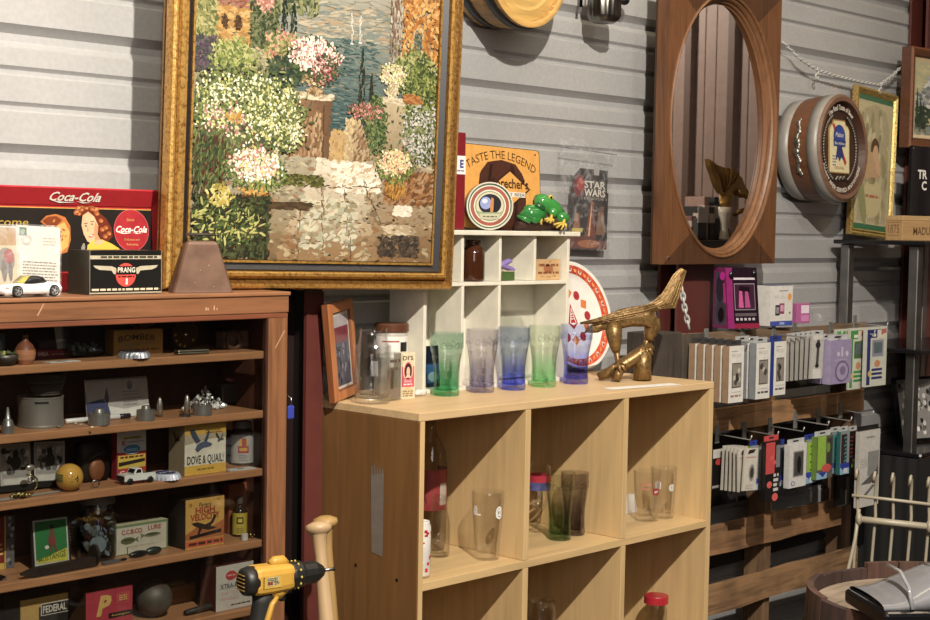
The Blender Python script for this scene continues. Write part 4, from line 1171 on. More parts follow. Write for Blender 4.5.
m = MB('#6a2c2c').tube([(-.035, .012, .010), (-.02, .012, .006), (0, .012, .006), (.02, .012, .009), (.032, .012, .006)], [.004, .006, .006, .007, .003], 8)
one(m, 'red_lure', 'paint:.3', 'dark red fishing lure lying on the dark grey box', 'lure', c)
for x, y, s_, lab in ((59, 428, .005, 'small dark pebble right of the galvanised tin'), (75.5, 424.5, .004, 'tiny pale pebble in front of the marker pen'), (81, 425.5, .0035, 'tiny white pebble beside the squat canister'), (92, 428, .003, 'tiny pebble at the front shelf edge below the calendar')):
    c = P(x, y, Z=z); c.y = min(c.y, LIM[1])
    one(MB('#b8a88c' if s_ < .005 else '#6a645c').ell((0, 0, s_ * .55), (s_, s_ * .8, s_ * .55), seg=8, rings=6), 'pebble', 'paint', lab, 'pebble', c)

# ================= shelf C
z = SH['C']
def photo(x0, x1, pb, pt, label, ry):
    c, w, h = fit(x0, x1, pb, pt, z, 2.54)
    c.z += .003; t = thing('photo_card', label, 'photo', c, rot=(R(-6), ry, 0))
    MB('#161514').box(-w * .56, .0015, 0, w * .58, .004, h + .004).build('dark_holder', 'paint', t)
    m = MB('#a8a298').box(-w / 2, 0, .012, w / 2, .001, h)
    m.rect(-w / 2 + .003, .026, w / 2 - .003, h - .003, E1, '#8f8a82')
    for i in range(34): m.oval(random.uniform(-.4, .4) * w, random.uniform(.035, h - .012), random.uniform(.002, .007), random.uniform(.003, .009), E1 - .00002 * i - .0001, random.choice(['#6a6660', '#4a4744', '#a8a298', '#c0bab0', '#34322f']), 9)
    m.oval(0, h * .78, .006, .008, E4, '#2c2a28'); m.oval(0, h * .6, .011, .013, E4, '#383634')
    m.rect(-w / 2 + .006, .013, w / 2 - .006, .024, E2, '#bdb7ac')
    m.build('print', 'print:.25', t)
photo(1, 31.5, 490, 443, 'black and white photo card in dark holder at the left end of the third shelf', R(1.5))
photo(34.5, 65, 485, 440, 'black and white photo card behind the yellow ball', R(3))
c, w, h = fit(55.5, 83, 491, 464, z, None, 0, LIM, True); r_ = w / 2
t = thing('pool_ball', 'yellow numbered pool ball on the third shelf', 'ball', c)
MB('#c8942a').ell((0, 0, r_), (r_, r_, r_), seg=32, rings=24).build('ball', 'paint:.12', t)
m = MB('#2c4a2c')
for i in range(14):   # striped band of small print wrapping the left flank
    for j in range(5):
        a = R(-208) + R(60) * i / 14; zz = r_ + (j - 2) * r_ * .12
        q = r_ * 1.004; 
        def sp(a, zz): 
            rr_ = math.sqrt(max(0, q * q - (zz - r_) ** 2)); return (rr_ * math.cos(a), rr_ * math.sin(a), zz)
        a2 = a + R(4.5)
        m.add([sp(a, zz), sp(a2, zz), sp(a2, zz + r_ * .085), sp(a, zz + r_ * .085)], [(0, 1, 2, 3)], '#3c5530')
m.build('printed_band', 'paint:.2', t)
m = MB('#1c1a16')
vs, fs = text_geo('14', 0, .02)
out = []
x0_, x1_ = min(v.x for v in vs), max(v.x for v in vs)
for v in vs:
    a = R(-96) + ((v.x - x0_) / (x1_ - x0_) - .5) * R(34); zz = r_ + (v.y / CAP - .5) * r_ * .42
    rr_ = math.sqrt(max(0, (r_ * 1.006) ** 2 - (zz - r_) ** 2)); out.append((rr_ * math.cos(a), rr_ * math.sin(a), zz))
m.add(out, fs); m.build('number', 'paint:.2', t)
c, w, h = fit(80, 116, 487, 446, z, 2.545)
t = thing('leather_holster', 'dark leather holster with an orange brown pouch beside the yellow ball', 'holster', c)
m = MB('#241a14').loft([[(x * w / 2 * s_, .02 + y * .018 * s_, zz) for x, y in ((-1, 0), (-.7, -.9), (.7, -.9), (1, 0), (.7, .9), (-.7, .9))] for s_, zz in ((.85, 0), (1, h * .2), (.95, h * .7), (1, h * .92), (.6, h))]); m.build('sheath', 'rust', t)
m = MB('#8a5228').ell((-.002, .002, h * .30), (w * .22, .008, h * .28)); m.build('pouch', 'rust', t)
MB('#5c564e').tube([(-w * .3, .0, h * .55), (0, -.003, h * .70), (w * .42, 0, h * .78)], .0018, 6).build('strap_edge', 'metal:.4', t)
def dr(m, w, h):
    m.rect(-w / 2, 0, w / 2, h * .56, E1, '#b0262c'); m.rect(-w / 2 + .002, h * .23, w / 2 - .002, h * .50, E2, '#cdb02c')
    m.poly([(-w * .45, h * .28), (w * .45, h * .34), (w * .45, h * .41), (-w * .45, h * .36)], E3, '#2a2018'); m.lines(-w * .4, w * .4, h * .44, h * .04, 1, .01, E3, '#7a2818', 0)
    m.oval(0, h * .62, w * .30, h * .10, E3, '#3c7ca8'); m.ring(0, h * .62, w * .31, h * .105, .0012, E4, '#d0d6da'); m.lines(-w * .2, w * .2, h * .61, h * .025, 2, h * .035, E4, '#a8c8dc', 0)
    m.text('K', -w * .27, h * .71, h * .09, E3, '#b82c30', bold=.04); m.lines(-w * .12, w * .42, h * .76, h * .02, 1, .01, E3, '#6a6a74', 0); m.rect(-w * .3, h * .83, w * .34, h * .88, E2, '#c8a828'); m.lines(-w * .25, w * .3, h * .845, h * .02, 1, .01, E3, '#3a3420', 0)
    m.text('Coll', -w * .2, h * .08, h * .10, E2, '#e0d4cc', w=w * .45, bold=.02)
carton('card_pack', 'red and white boxed card pack with blue oval standing on the third shelf', 'box', 117, 146, 482, 434, z, .02, '#c8c0b8', '#8c2026', '#b0a8a0', dr, Y=2.535)
c, L, h = fit(121, 152, 487, 471, z, None, R(-34), LIM)
L = .070; k = L / .07
t = thing('toy_pickup', 'small white toy pickup truck on the third shelf', 'toy truck', c, R(-2))
m = MB('#dedbd2')
def bx_(x0, x1, wd, z0, z1, col=None, tp=1.0, xs0=0, xs1=0): m.loft([[(x0 * k, -wd * k, z0 * k), (x1 * k, -wd * k, z0 * k), (x1 * k, wd * k, z0 * k), (x0 * k, wd * k, z0 * k)], [((x0 + xs0) * k, -wd * tp * k, z1 * k), ((x1 - xs1) * k, -wd * tp * k, z1 * k), ((x1 - xs1) * k, wd * tp * k, z1 * k), ((x0 + xs0) * k, wd * tp * k, z1 * k)]], col, smooth=False)
bx_(-.035, -.013, .014, .007, .019); bx_(-.013, .006, .0145, .007, .020); bx_(.006, .034, .0145, .007, .010); bx_(.006, .034, .0145, .010, .020, None); m.build('body', 'paint:.2', t)
m = MB('#dedbd2'); bx_(-.014, .006, .0135, .0202, .030, None, .86, .006, .002); m.build('cab', 'paint:.2', t)
m = MB('#1c1c1e'); bx_(.009, .032, .0115, .0203, .0206); 
m.add([(x * k, y * k, zz * k) for x, y, zz in ((-.0138, -.0112, .0215), (-.0138, .0112, .0215), (-.0090, .0100, .0285), (-.0090, -.0100, .0285))], [(0, 1, 2, 3)])
m.add([(x * k, y * k, zz * k) for x, y, zz in ((-.010, -.01345, .0215), (.003, -.01345, .0215), (.002, -.0124, .0285), (-.006, -.0124, .0285))], [(0, 1, 2, 3)]); m.build('windows_and_bed', 'paint:.15', t)
m = MB('#1e1e1f'); bx_(-.0365, -.0352, .013, .006, .0165); m.build('grille', 'paint:.3', t)
for sx in (-.023, .022):
    for sy in (-1, 1): MB('#1a1a1a').at(sx * k, sy * .0135 * k, .0065 * k, rx=R(90)).cyl(.0065 * k, -.0028 * k, .0028 * k, 16, b=.0008).build('wheel', 'paint', t)
cap(150.5, 180.5, 479.5, z, 'blue and white bottle cap shaped dish with lettering on the third shelf', '#b8bac6', '#26307c', 'ZIMA')
def bird(m, x, z, s, y, body, wing, flip=1):
    f = lambda l: [(x + flip * a * s, z + b_ * s) for a, b_ in l]
    m.poly(f([(-.9, .95), (-.55, 1.0), (-.25, .5), (.0, .15), (-.35, .0), (-.7, .45)]), y, wing)
    m.poly(f([(.25, .15), (.6, .8), (.72, .75), (.6, .3), (.45, .0)]), y, wing)
    m.poly(f([(-.45, -.35), (-.3, -.05), (.1, .12), (.5, .1), (.95, -.1), (.75, -.25), (.2, -.3), (-.25, -.55)]), y - .0002, body)
def dr(m, w, h):
    m.rect(-w / 2, h * .70, w / 2, h, E1, '#c8982e'); m.poly([(-w / 2, h * .62), (w * .1, h * .70), (w / 2, h * .72), (w / 2, h * .80), (-w / 2, h * .80)], E2, '#a8987c'); m.rect(-w / 2, 0, w / 2, h * .19, E1, '#d0a22c')
    bird(m, -w * .12, h * .62, w * .30, E3, '#4c5668', '#3c4350'); bird(m, w * .34, h * .68, w * .12, E3, '#4c4c4c', '#3c3c3c')
    m.text('DOVE & QUAIL!', 0, h * .22, h * .16, E2, '#25211e', w=w * .88, bold=.012); m.lines(-w * .2, w * .2, h * .09, h * .03, 1, 1, E2, '#7a6a20', 0); m.lines(0, w * .42, h * .86, h * .025, 2, h * .05, E2, '#6a5420', .1)
def side_bird(m, d, w, h):
    m.T = Matrix.Translation((-w / 2, 0, 0)) @ Matrix.Rotation(R(-90), 4, 'Z')
    bird(m, -d * .5, h * .72, d * .25, E1, '#2a2420', '#2a2420'); m.reset()
def dr2(m, w, h): dr(m, w, h); side_bird(m, .055, w, h)
carton('shell_box', 'cream and yellow cardboard shell box with a flying grey dove on the third shelf', 'box', 184.7, 225.8, 474.7, 425, z, .055, '#d2c8b2', '#9a8a68', '#b89a50', dr2)
c, w, h = fit(230.5, 253, 466, 422.5, z, 2.545, 0, None, True); r_ = w / 2
t = thing('pill_bottle', 'dark bottle with grey cap and a yellow fruit on its white label', 'bottle', c)
MB('#3c2a1e').lathe([(0, 0), (r_, 0), (r_, h * .74), (r_ * .8, h * .80), (r_ * .74, h * .83), (0, h * .83)], 28, smooth=False).build('bottle', 'paint:.2', t)
MB('#6e6860').lathe([(0, h * .832), (r_ * .84, h * .832), (r_ * .84, h * .985), (r_ * .8, h), (0, h)], 28, smooth=False, flute=lambda a, q: 1 + .015 * math.cos(28 * a)).build('cap', 'paint', t)
m = MB(); n = 20
def wrap(m, a0, a1, z0, z1, rr_, col, n=10):
    for i in range(n):
        a, b_ = a0 + (a1 - a0) * i / n, a0 + (a1 - a0) * (i + 1) / n
        m.add([(rr_ * math.cos(a), rr_ * math.sin(a), z0), (rr_ * math.cos(b_), rr_ * math.sin(b_), z0), (rr_ * math.cos(b_), rr_ * math.sin(b_), z1), (rr_ * math.cos(a), rr_ * math.sin(a), z1)], [(0, 1, 2, 3)], col)
def wtext(m, s, a, z, hh_, rr_, col, ang, bold=0.01, shear=0):
    vs, fs = text_geo(s, shear, bold); x0, x1 = min(v.x for v in vs), max(v.x for v in vs)
    m.add([(rr_ * math.cos(a + ((v.x - x0) / (x1 - x0) - .5) * ang), rr_ * math.sin(a + ((v.x - x0) / (x1 - x0) - .5) * ang), z + v.y / CAP * hh_) for v in vs], fs, col)
wrap(m, R(-215), R(35), h * .05, h * .69, r_ + .0004, '#a8a39a', 26)
wrap(m, R(-147), R(-92), h * .28, h * .44, r_ + .0008, '#a03428', 6); wrap(m, R(-140), R(-100), h * .33, h * .40, r_ + .001, '#c8902c', 5); wrap(m, R(-142), R(-100), h * .44, h * .60, r_ + .0008, '#c89a2c', 5); wrap(m, R(-128), R(-106), h * .44, h * .62, r_ + .001, '#a83c2c', 4)
for j in range(4): wrap(m, R(-142), R(-100) - R(8) * (j % 2), h * (.10 + .04 * j), h * (.12 + .04 * j), r_ + .0008, '#7c7670', 6)
m.build('label', 'print', t)
c, w, h = fit(228, 252, 472, 467, z, None, 0, LIM)
m = MB('#c4c0ba').box(-w / 2, -.014, 0, w / 2, .010, .0015); m.at(0, -.002, .0017, rx=R(-90)).oval(0, 0, .008, .005, 0, '#7a7670', 14).reset()
one(m, 'paper_card', 'print', 'white paper card lying in front of the dark labelled bottle', 'card', c, R(-6))
c = P(99, 489, Z=z); c.y = min(max(c.y, LIM[0]), LIM[1])
t = thing('ring', 'tiny silver ring on the front edge of the third shelf', 'ring', c)
MB('#c8c4bc').tube([(.007 * math.cos(a), 0, .0088 + .007 * math.sin(a)) for a in (2 * PI * i / 16 for i in range(16))], .0017, 6, closed=True).build('band', 'metal:.15', t)
c = P(25, 499, Z=z); c.y = min(max(c.y, LIM[0]), LIM[1])
t = thing('brass_brooch', 'ornate brass brooch with a looping chain in front of the photo cards', 'brooch', c)
m = MB('#8a7434')
for i in range(18):
    a = i * 2.4; q = .0032 * math.sqrt(i); m.ell((q * 1.4 * math.cos(a), q * math.sin(a), .004 + .004 * (1 - i / 18)), (.004, .004, .0035), random.choice(['#8a7434', '#b09648', '#5a4a20', '#c8b878']), 7, 5)
m.build('brooch', 'metal:.3', t)
pp = [(.014 + .030 * i / 12, .002, .003 + (.004 * i if i < 9 else .036 - .0 * i)) for i in range(3)]
m = MB('#9a8240').tube([(.012, 0, .004), (.025, .004, .006), (.036, .006, .016), (.038, .008, .030), (.030, .010, .038), (.018, .012, .040)], .0014, 6); m.build('chain', 'metal:.3', t)
m = MB('#c0b8a8').ell((.026, .012, .052), (.009, .004, .006)); m.tube([(.028 + .006 * math.cos(a), .012, .030 + .006 * math.sin(a)) for a in (2 * PI * i / 12 for i in range(12))], .0018, 6, closed=True); m.build('pendant', 'metal:.32:.75', t)
c, w, h = fit(-6, 64, 497, 494, z, None, 0, LIM)
one(MB('#9a9184').add([(-w / 2, -.012, .0006), (w / 2, .006, .0006), (w / 2, .018, .0012), (-w / 2, .012, .0008)], [(0, 1, 2, 3)]).add([(-w / 2, -.012, 0), (w / 2, .006, 0), (w / 2, .018, 0), (-w / 2, .012, 0)], [(3, 2, 1, 0)]), 'paper_slip', 'print', 'pale slip of paper lying under the brass brooch', 'paper', c)

# ================= shelf D
z = SH['D']
def dr(m, w, h):
    m.rect(-w / 2, 0, w / 2 - .018, h, E1, '#7c1f1c'); m.rect(w / 2 - .018, 0, w / 2, h, E1, '#5c5a58'); m.rect(w / 2 - .021, 0, w / 2 - .018, h, E2, '#c8a23c'); m.rect(-w / 2, .0, w / 2 - .02, .012, E2, '#c8a23c')
    for i in range(16): m.oval(w / 2 - random.uniform(.003, .016), random.uniform(.004, h - .004), .003, .004, E2 - .00003 * i, random.choice(['#8a8886', '#34323a', '#b0aeb0']), 7)
    m.lines(-w / 2, w / 2 - .024, h * .45, .004, 3, .009, E2, '#d8b860', 0)
carton('picture_book', 'dark red picture book with grey edge at the left end of the fourth shelf', 'book', -28, 14.5, 566, 513, z, .012, '#7c1f1c', '#4a1410', '#5a1a16', dr, Y=2.58)
c, w, h = fit(36, 69, 567, 520, z, 2.53, 0); c.z += .002
t = thing('sports_card', 'green and yellow sports card in a dark holder on the fourth shelf', 'card', c, rot=(R(-7), 0, R(-4)))
MB('#17140f').box(-w * .56, .002, 0, w * .58, .005, h + .003).build('dark_holder', 'paint', t)
m = MB('#b0aaa0').box(-w / 2, 0, .001, w / 2, .0012, h); m.rect(-w / 2 + .003, .009, w / 2 - .003, h - .003, E1, '#2a6e38')
m.poly([(-w / 2 + .003, .009), (w / 2 - .003, .009), (w / 2 - .003, h * .36), (-w / 2 + .003, h * .16)], E2, '#b8ae2c')
vs_, fs_ = text_geo('MUSTANGS', 0, .02); x0_, x1_ = min(v.x for v in vs_), max(v.x for v in vs_)
m.add([(-w * .40 + (v.x - x0_) / (x1_ - x0_) * w * .80, E3, h * .13 + (v.x - x0_) / (x1_ - x0_) * h * .05 + v.y / CAP * h * (.06 + .08 * (v.x - x0_) / (x1_ - x0_))) for v in vs_], fs_, '#5a6420')
for q in ([(-.02, .80), (.08, .80), (.10, .66), (.14, .50), (.10, .44), (-.06, .44), (-.10, .56), (-.05, .68)], [(-.06, .46), (.02, .46), (.0, .30), (-.04, .30)], [(.04, .46), (.12, .46), (.17, .32), (.12, .30)]): m.poly([(a * w, b_ * h) for a, b_ in q], E3, '#6a4436')
m.oval(.03 * w, h * .84, w * .055, h * .045, E4, '#3c2a20'); m.oval(-.14 * w, h * .42, w * .06, h * .04, E4, '#c8c0b4'); m.poly([(-.08 * w, h * .60), (.10 * w, h * .60), (.11 * w, h * .45), (-.07 * w, h * .45)], E4, '#7e3a38')
m.build('card', 'print:.2', t)
c, w, h = fit(78, 116, 566, 502, z, 2.545, 0, None, True); r_ = w / 2
t = thing('mason_jar', 'mason jar full of buttons and bottle caps with grey lid on the fourth shelf', 'jar', c)
MB('#dfe6ea').lathe([(0, .0), (r_ * .92, 0), (r_, .008), (r_, h * .76), (r_ * .88, h * .85), (r_ * .86, h * .88)], 32).lathe([(0, .005), (r_ * .9, .006), (r_ * .95, .01), (r_ * .95, h * .76), (r_ * .82, h * .85)], 32).build('glass', 'glass', t)
MB('#7a7268').lathe([(0, h * .872), (r_ * .93, h * .872), (r_ * .93, h * .925), (r_ * .90, h * .93), (r_ * .90, h * .985), (r_ * .86, h), (0, h)], 36, smooth=False).build('screw_lid', 'metal:.5:.4', t)
m = MB()
for i in range(90):
    a = random.uniform(0, 6.28); q = random.uniform(.35, .78) * r_
    m.at(q * math.cos(a), q * math.sin(a), .012 + random.random() * h * .68, random.uniform(0, 3), random.uniform(0, 3), 0).cyl(.007, -.001, .001, 12, random.choice(['#c8c4b8', '#2c3c74', '#a8a49c', '#8c2c30', '#5a5854', '#e0dcd0', '#3a4a44', '#b8a888']))
m.at(-r_ * .36, -r_ * .66, h * .26, rx=R(80), rz=R(-30)).cyl(.016, -.001, .001, 24, '#c8c6bc'); m.reset()
tag(m.build('buttons', 'paint:.25', t), None, kind='stuff')
# railroad spike
c = P(59, 571, Y=2.486); c.z = z + .0005 
t = thing('railroad_spike', 'long rusty iron railroad spike lying along the front of the fourth shelf', 'spike', c, R(3))
A = P(20, 573, Y=2.487); B_ = P(98, 560, Y=2.487); Ls = (B_ - A).length
m = MB('#34261e').loft([[(x, y, zz + .010) for y, zz in ((-s_, -s_), (s_, -s_), (s_, s_), (-s_, s_))] for x, s_ in ((-Ls / 2, .002), (-Ls / 2 + .03, .0075), (Ls / 2 - .006, .0085))], smooth=False); m.build('shank', 'rust', t)
m = MB('#2c201a').loft([[(Ls / 2 - .006 + dx, .0 + .016 * math.cos(a), .021 + .021 * math.sin(a)) for a in (2 * PI * i / 12 for i in range(12))] for dx in (0, .006)], smooth=False); m.build('head', 'rust', t)
c = P(4, 582, Z=z); c.y = 2.50
m = MB('#3a322c').loft([[(-.035, 0, 0), (-.035, .02, 0), (-.035, .02, .026), (-.035, 0, .026)], [(.012, 0, 0), (.012, .02, 0), (.012, .02, .006), (.012, 0, .006)]], smooth=False)
m.add([(.002, -.0004, .001), (.0115, -.0004, .001), (.0112, -.0004, .006)], [(0, 1, 2)], '#b8b4ae')
one(m, 'splitting_wedge', 'metal:.5', 'dark iron wedge at the left end of the fourth shelf', 'wedge', c)
def dr(m, w, h):
    m.rect(-w / 2, 0, w / 2, h, E1, '#6a7a52'); m.rect(-w / 2 + .003, .002, w / 2 - .004, h - .005, E2, '#b8b09a')
    m.text('C.C.B.CO.', -w * .18, h * .68, h * .15, E3, '#9c3830', w=w * .40, bold=.03); m.text('LURE', w * .24, h * .72, h * .15, E3, '#9c3830', w=w * .25, bold=.03)
    for x, zz, s_, c_ in ((-w * .26, h * .46, w * .17, '#5a5c34'), (w * .20, h * .55, w * .20, '#6a6a48')):
        m.oval(x, zz, s_ * .8, h * (.12 if s_ < w * .18 else .07), E3, c_, 20); sg = 1 if x < 0 else -1; m.poly([(x + sg * s_ * .7, zz), (x + sg * s_ * 1.2, zz + h * .12), (x + sg * s_ * 1.05, zz), (x + sg * s_ * 1.2, zz - h * .1)], E3, c_); m.oval(x, zz + h * .03, s_ * .6, h * .03, E4, '#3c3e24', 14)
    m.lines(-w * .3, w * .3, h * .22, h * .05, 1, 1, E3, '#a89a80', 0)
carton('lure_box', 'cream fishing lure box with two printed fish on the fourth shelf', 'box', 115, 168, 556.5, 527, z, .026, '#b8b09a', '#8a8a64', '#c0b890', dr, Y=2.533)
c = P(122, 566, Z=z); c.y = max(c.y, 2.49)
t = thing('pocket_knife', 'closed silver pocket knife lying on the fourth shelf edge', 'knife', c, R(8))
MB('#8a8a8c').bbox(-.024, -.006, 0, .018, .006, .006, .002).build('handle', 'metal:.35:.75', t); MB('#4c4a48').bbox(.0185, -.004, .001, .034, .004, .005, .001).build('bolster', 'metal:.4', t)
c = P(151, 558, Z=z); c.y = min(max(c.y, 2.50), 2.515)
t = thing('fishing_lure', 'black and grey two part fishing lure in front of the lure box', 'lure', c, R(4))
MB('#4a5450').ell((.022, 0, .008), (.020, .008, .008)).build('grey_spoon', 'metal:.35:.75', t); MB('#17181a').ell((-.016, 0, .007), (.022, .007, .007)).build('black_body', 'paint:.3', t)
MB('#5c5850').tube([(-.036, 0, .006), (-.042, 0, .010), (-.042, 0, .022), (-.040, 0, .024)], .0008, 5).build('hook', 'metal:.3', t)
def dr(m, w, h):
    m.rect(-w / 2, h * .0, w / 2, h, E1, '#c8963c'); m.rect(-w / 2, h * .03, w / 2, h * .16, E2, '#c05c34'); m.lines(-w * .42, w * .45, h * .065, h * .055, 1, 1, E3, '#5a241c', 0)
    m.poly([(-w / 2, h * .30), (-w * .2, h * .44), (w * .1, h * .38), (w / 2, h * .52), (w / 2, h * .18), (-w / 2, h * .18)], E2, '#a8602c')
    m.text('Peters', -.001, h * .83, h * .085, E3, '#3a3020', w=w * .32, shear=.2); m.text('HIGH', 0, h * .70, h * .12, E3, '#9c3824', w=w * .5, bold=.03); m.text('VELOCITY', 0, h * .565, h * .12, E3, '#9c3824', w=w * .76, bold=.03, arc=None)
    f = lambda l: [(a * w, b_ * h) for a, b_ in l]
    m.poly(f([(-.36, .52), (-.2, .53), (.0, .46), (.14, .50), (.24, .64), (.30, .62), (.22, .48), (.14, .42), (.30, .36), (.10, .34), (-.08, .38), (-.16, .27), (-.2, .28), (-.16, .40), (-.30, .47)]), E3, '#33261c')
    m.poly(f([(-.4, .20), (.42, .26), (.42, .33), (-.4, .26)]), E3, '#211a16'); m.text('25', -w * .38, h * .86, h * .06, E3, '#4a3c24'); m.text('12', w * .34, h * .92, h * .05, E3, '#4a3c24')
carton('shell_box', 'orange cardboard shell box with a dark flying duck on the fourth shelf', 'box', 185.5, 224, 549, 500, z, .06, '#c8963c', '#241a14', '#3a2c1c', dr)
c, w, h = fit(228.5, 247, 538.5, 489.5, z, 2.562)
one(MB('#8a4626').box(-w / 2, 0, 0, w / 2, .022, h, '#7c3c20', None, '#94502c'), 'orange_carton', 'print', 'plain orange carton standing behind the small oil bottle', 'box', c)
c, w, h = fit(232, 247, 536, 497, z, 2.535, 0, None, True); r_ = w / 2
t = thing('oil_bottle', 'small bottle with yellow label in front of the orange carton', 'bottle', c)
MB('#2c2216').lathe([(0, 0), (r_, 0), (r_, h * .62), (r_ * .8, h * .70), (r_ * .35, h * .76), (r_ * .35, h * .82), (0, h * .82)], 24).build('bottle', 'paint:.15', t)
MB('#54483a').lathe([(0, h * .822), (r_ * .45, h * .822), (r_ * .45, h), (0, h)], 18, smooth=False).build('cap', 'paint', t)
m = MB(); wrap(m, R(-200), R(20), h * .05, h * .60, r_ + .0004, '#b8a020', 18); wrap(m, R(-150), R(-98), h * .33, h * .5, r_ + .0008, '#4a3a18', 5); wrap(m, R(-140), R(-108), h * .37, h * .46, r_ + .001, '#c8b030', 4)
for j in range(3): wrap(m, R(-150), R(-98), h * (.1 + .05 * j), h * (.12 + .05 * j), r_ + .0008, '#7c6a20', 5)
m.build('label', 'print', t)
c, w, h = fit(241, 248, 540, 534, z, None, 0, LIM, True)
one(MB('#c4beb2').lathe([(0, 0), (w / 2, 0), (w / 2, h), (0, h)], 16, smooth=False), 'white_thimble', 'paint', 'tiny white cap piece in front of the small oil bottle', 'cap', c)
c = P(253, 538.5, Z=z); c.y = min(max(c.y, 2.5), 2.56)
m = MB('#8a7434').ell((0, 0, .006), (.006, .005, .006)).ell((.013, .003, .004), (.006, .004, .004), '#5c4a24'); m.tube([(.003, -.004, .003), (.0, -.006, .002)], .002, 6)
one(m, 'brass_bell', 'metal:.3', 'tiny brass trinket beside the white screw cap', 'trinket', c)

# ================= shelf E (bottom of the view)
z = SH['E']
def dr(m, w, h):
    m.rect(-w / 2, 0, w / 2, h * .94, E1, '#1c1814'); m.rect(-w / 2, h * .80, w / 2, h, E2, '#b08a3c'); m.poly([(-w / 2, h * .5), (-w * .12, h * .5), (-w * .12, h * .9), (-w / 2, h * .9)], E3, '#b08a3c')
    m.rect(-w * .08, h * .60, w / 2, h * .86, E3, '#b8b0a0'); m.rect(-w * .06, h * .62, w / 2, h * .84, E4, '#1c1814'); m.text('FEDERAL', w * .21, h * .66, h * .14, E4 - .0004, '#c0b8a8', w=w * .5, bold=.03)
carton('shell_box', 'black and gold shell box with white lettering on the bottom visible shelf', 'box', 20.5, 68, 656, 609, z, .06, '#b08a3c', '#2c2418', '#3c3020', dr, Y=2.52)
def dr(m, w, h):
    m.rect(-w / 2, h * .02, w / 2, h * .98, E1, '#a8303c'); m.text('P', -w * .12, h * .42, h * .42, E2, '#c8a04c', shear=.25, bold=.05); m.rect(w * .16, h * .62, w * .42, h * .86, E2, '#c05048'); m.rect(w * .18, h * .64, w * .40, h * .84, E3, '#a8303c'); m.lines(w * .2, w * .38, h * .78, h * .03, 3, h * .05, E4, '#c8a04c', 0)
    m.rect(-w * .02, h * .30, w / 2, h * .42, E3, '#1c1614'); m.text('Remington', w * .24, h * .335, h * .05, E4, '#c8a04c', w=w * .4, shear=.2)
carton('shell_box', 'crimson shell box with a large tan letter on the bottom visible shelf', 'box', 86, 132.5, 640, 598, z, .06, '#a8303c', '#5a3c24', '#6a4c28', dr, Y=2.515)
c, w, h = fit(135, 172, 634, 600, z, 2.55, 0, None, True); r_ = w / 2
one(MB('#5e574c').ell((0, 0, r_), (r_, r_, r_), seg=28, rings=20), 'stone_ball', 'rust', 'grey brown stone ball on the bottom visible shelf', 'ball', c)
c, w, h = fit(165, 196, 622, 604, z, 2.60)
t = thing('wooden_box', 'low orange brown wooden box behind the stone ball', 'box', c)
MB('#7a4c24').bbox(-w / 2, 0, 0, w / 2, .04, h, .002).build('body', 'wood:x', t); MB('#8a6a34').ell((.0, .02, h), (w * .3, .014, .004)).build('lid_knob', 'wood:x', t)
def dr(m, w, h):
    m.oval(-w * .10, h * .76, w * .15, h * .105, E1, '#b8342c'); m.lines(-w * .2, w * .02, h * .75, h * .03, 1, 1, E2, '#d8a098', 0)
    m.text('XTRA-RANGE', w * .02, h * .48, h * .105, E1, '#28221e', w=w * .82, bold=.01); m.text('SHOTGUN', -w * .06, h * .34, h * .07, E1, '#c88a78', w=w * .6); m.text('SHELLS', -w * .12, h * .22, h * .07, E1, '#c88a78', w=w * .46)
    m.lines(-w * .1, w * .42, h * .08, h * .03, 1, 1, E1, '#4c463e', 0); m.lines(w * .22, w * .42, h * .86, h * .02, 4, h * .05, E1, '#a8a096', .5)
carton('shell_box', 'white shell box with red disc and maroon sides on the bottom visible shelf', 'box', 216, 253, 619, 574.5, z, .055, '#c0b8aa', '#4c1c1c', '#5a2420', dr)
c = P(205, 622, Y=2.51); c.z = z
m = MB('#2c2824').tube([(-.05, 0, .006), (-.02, 0, .008), (.01, .0, .010), (.03, -.004, .008), (.045, .0, .006)], [.006, .007, .008, .006, .003], 8).tube([(.02, 0, .01), (.028, -.004, .028)], [.004, .0015], 6).tube([(.035, 0, .008), (.048, 0, .024)], [.004, .001], 6)
one(m, 'antler_tip', 'rust', 'dark branched antler piece in front of the white shell box', 'antler', c)
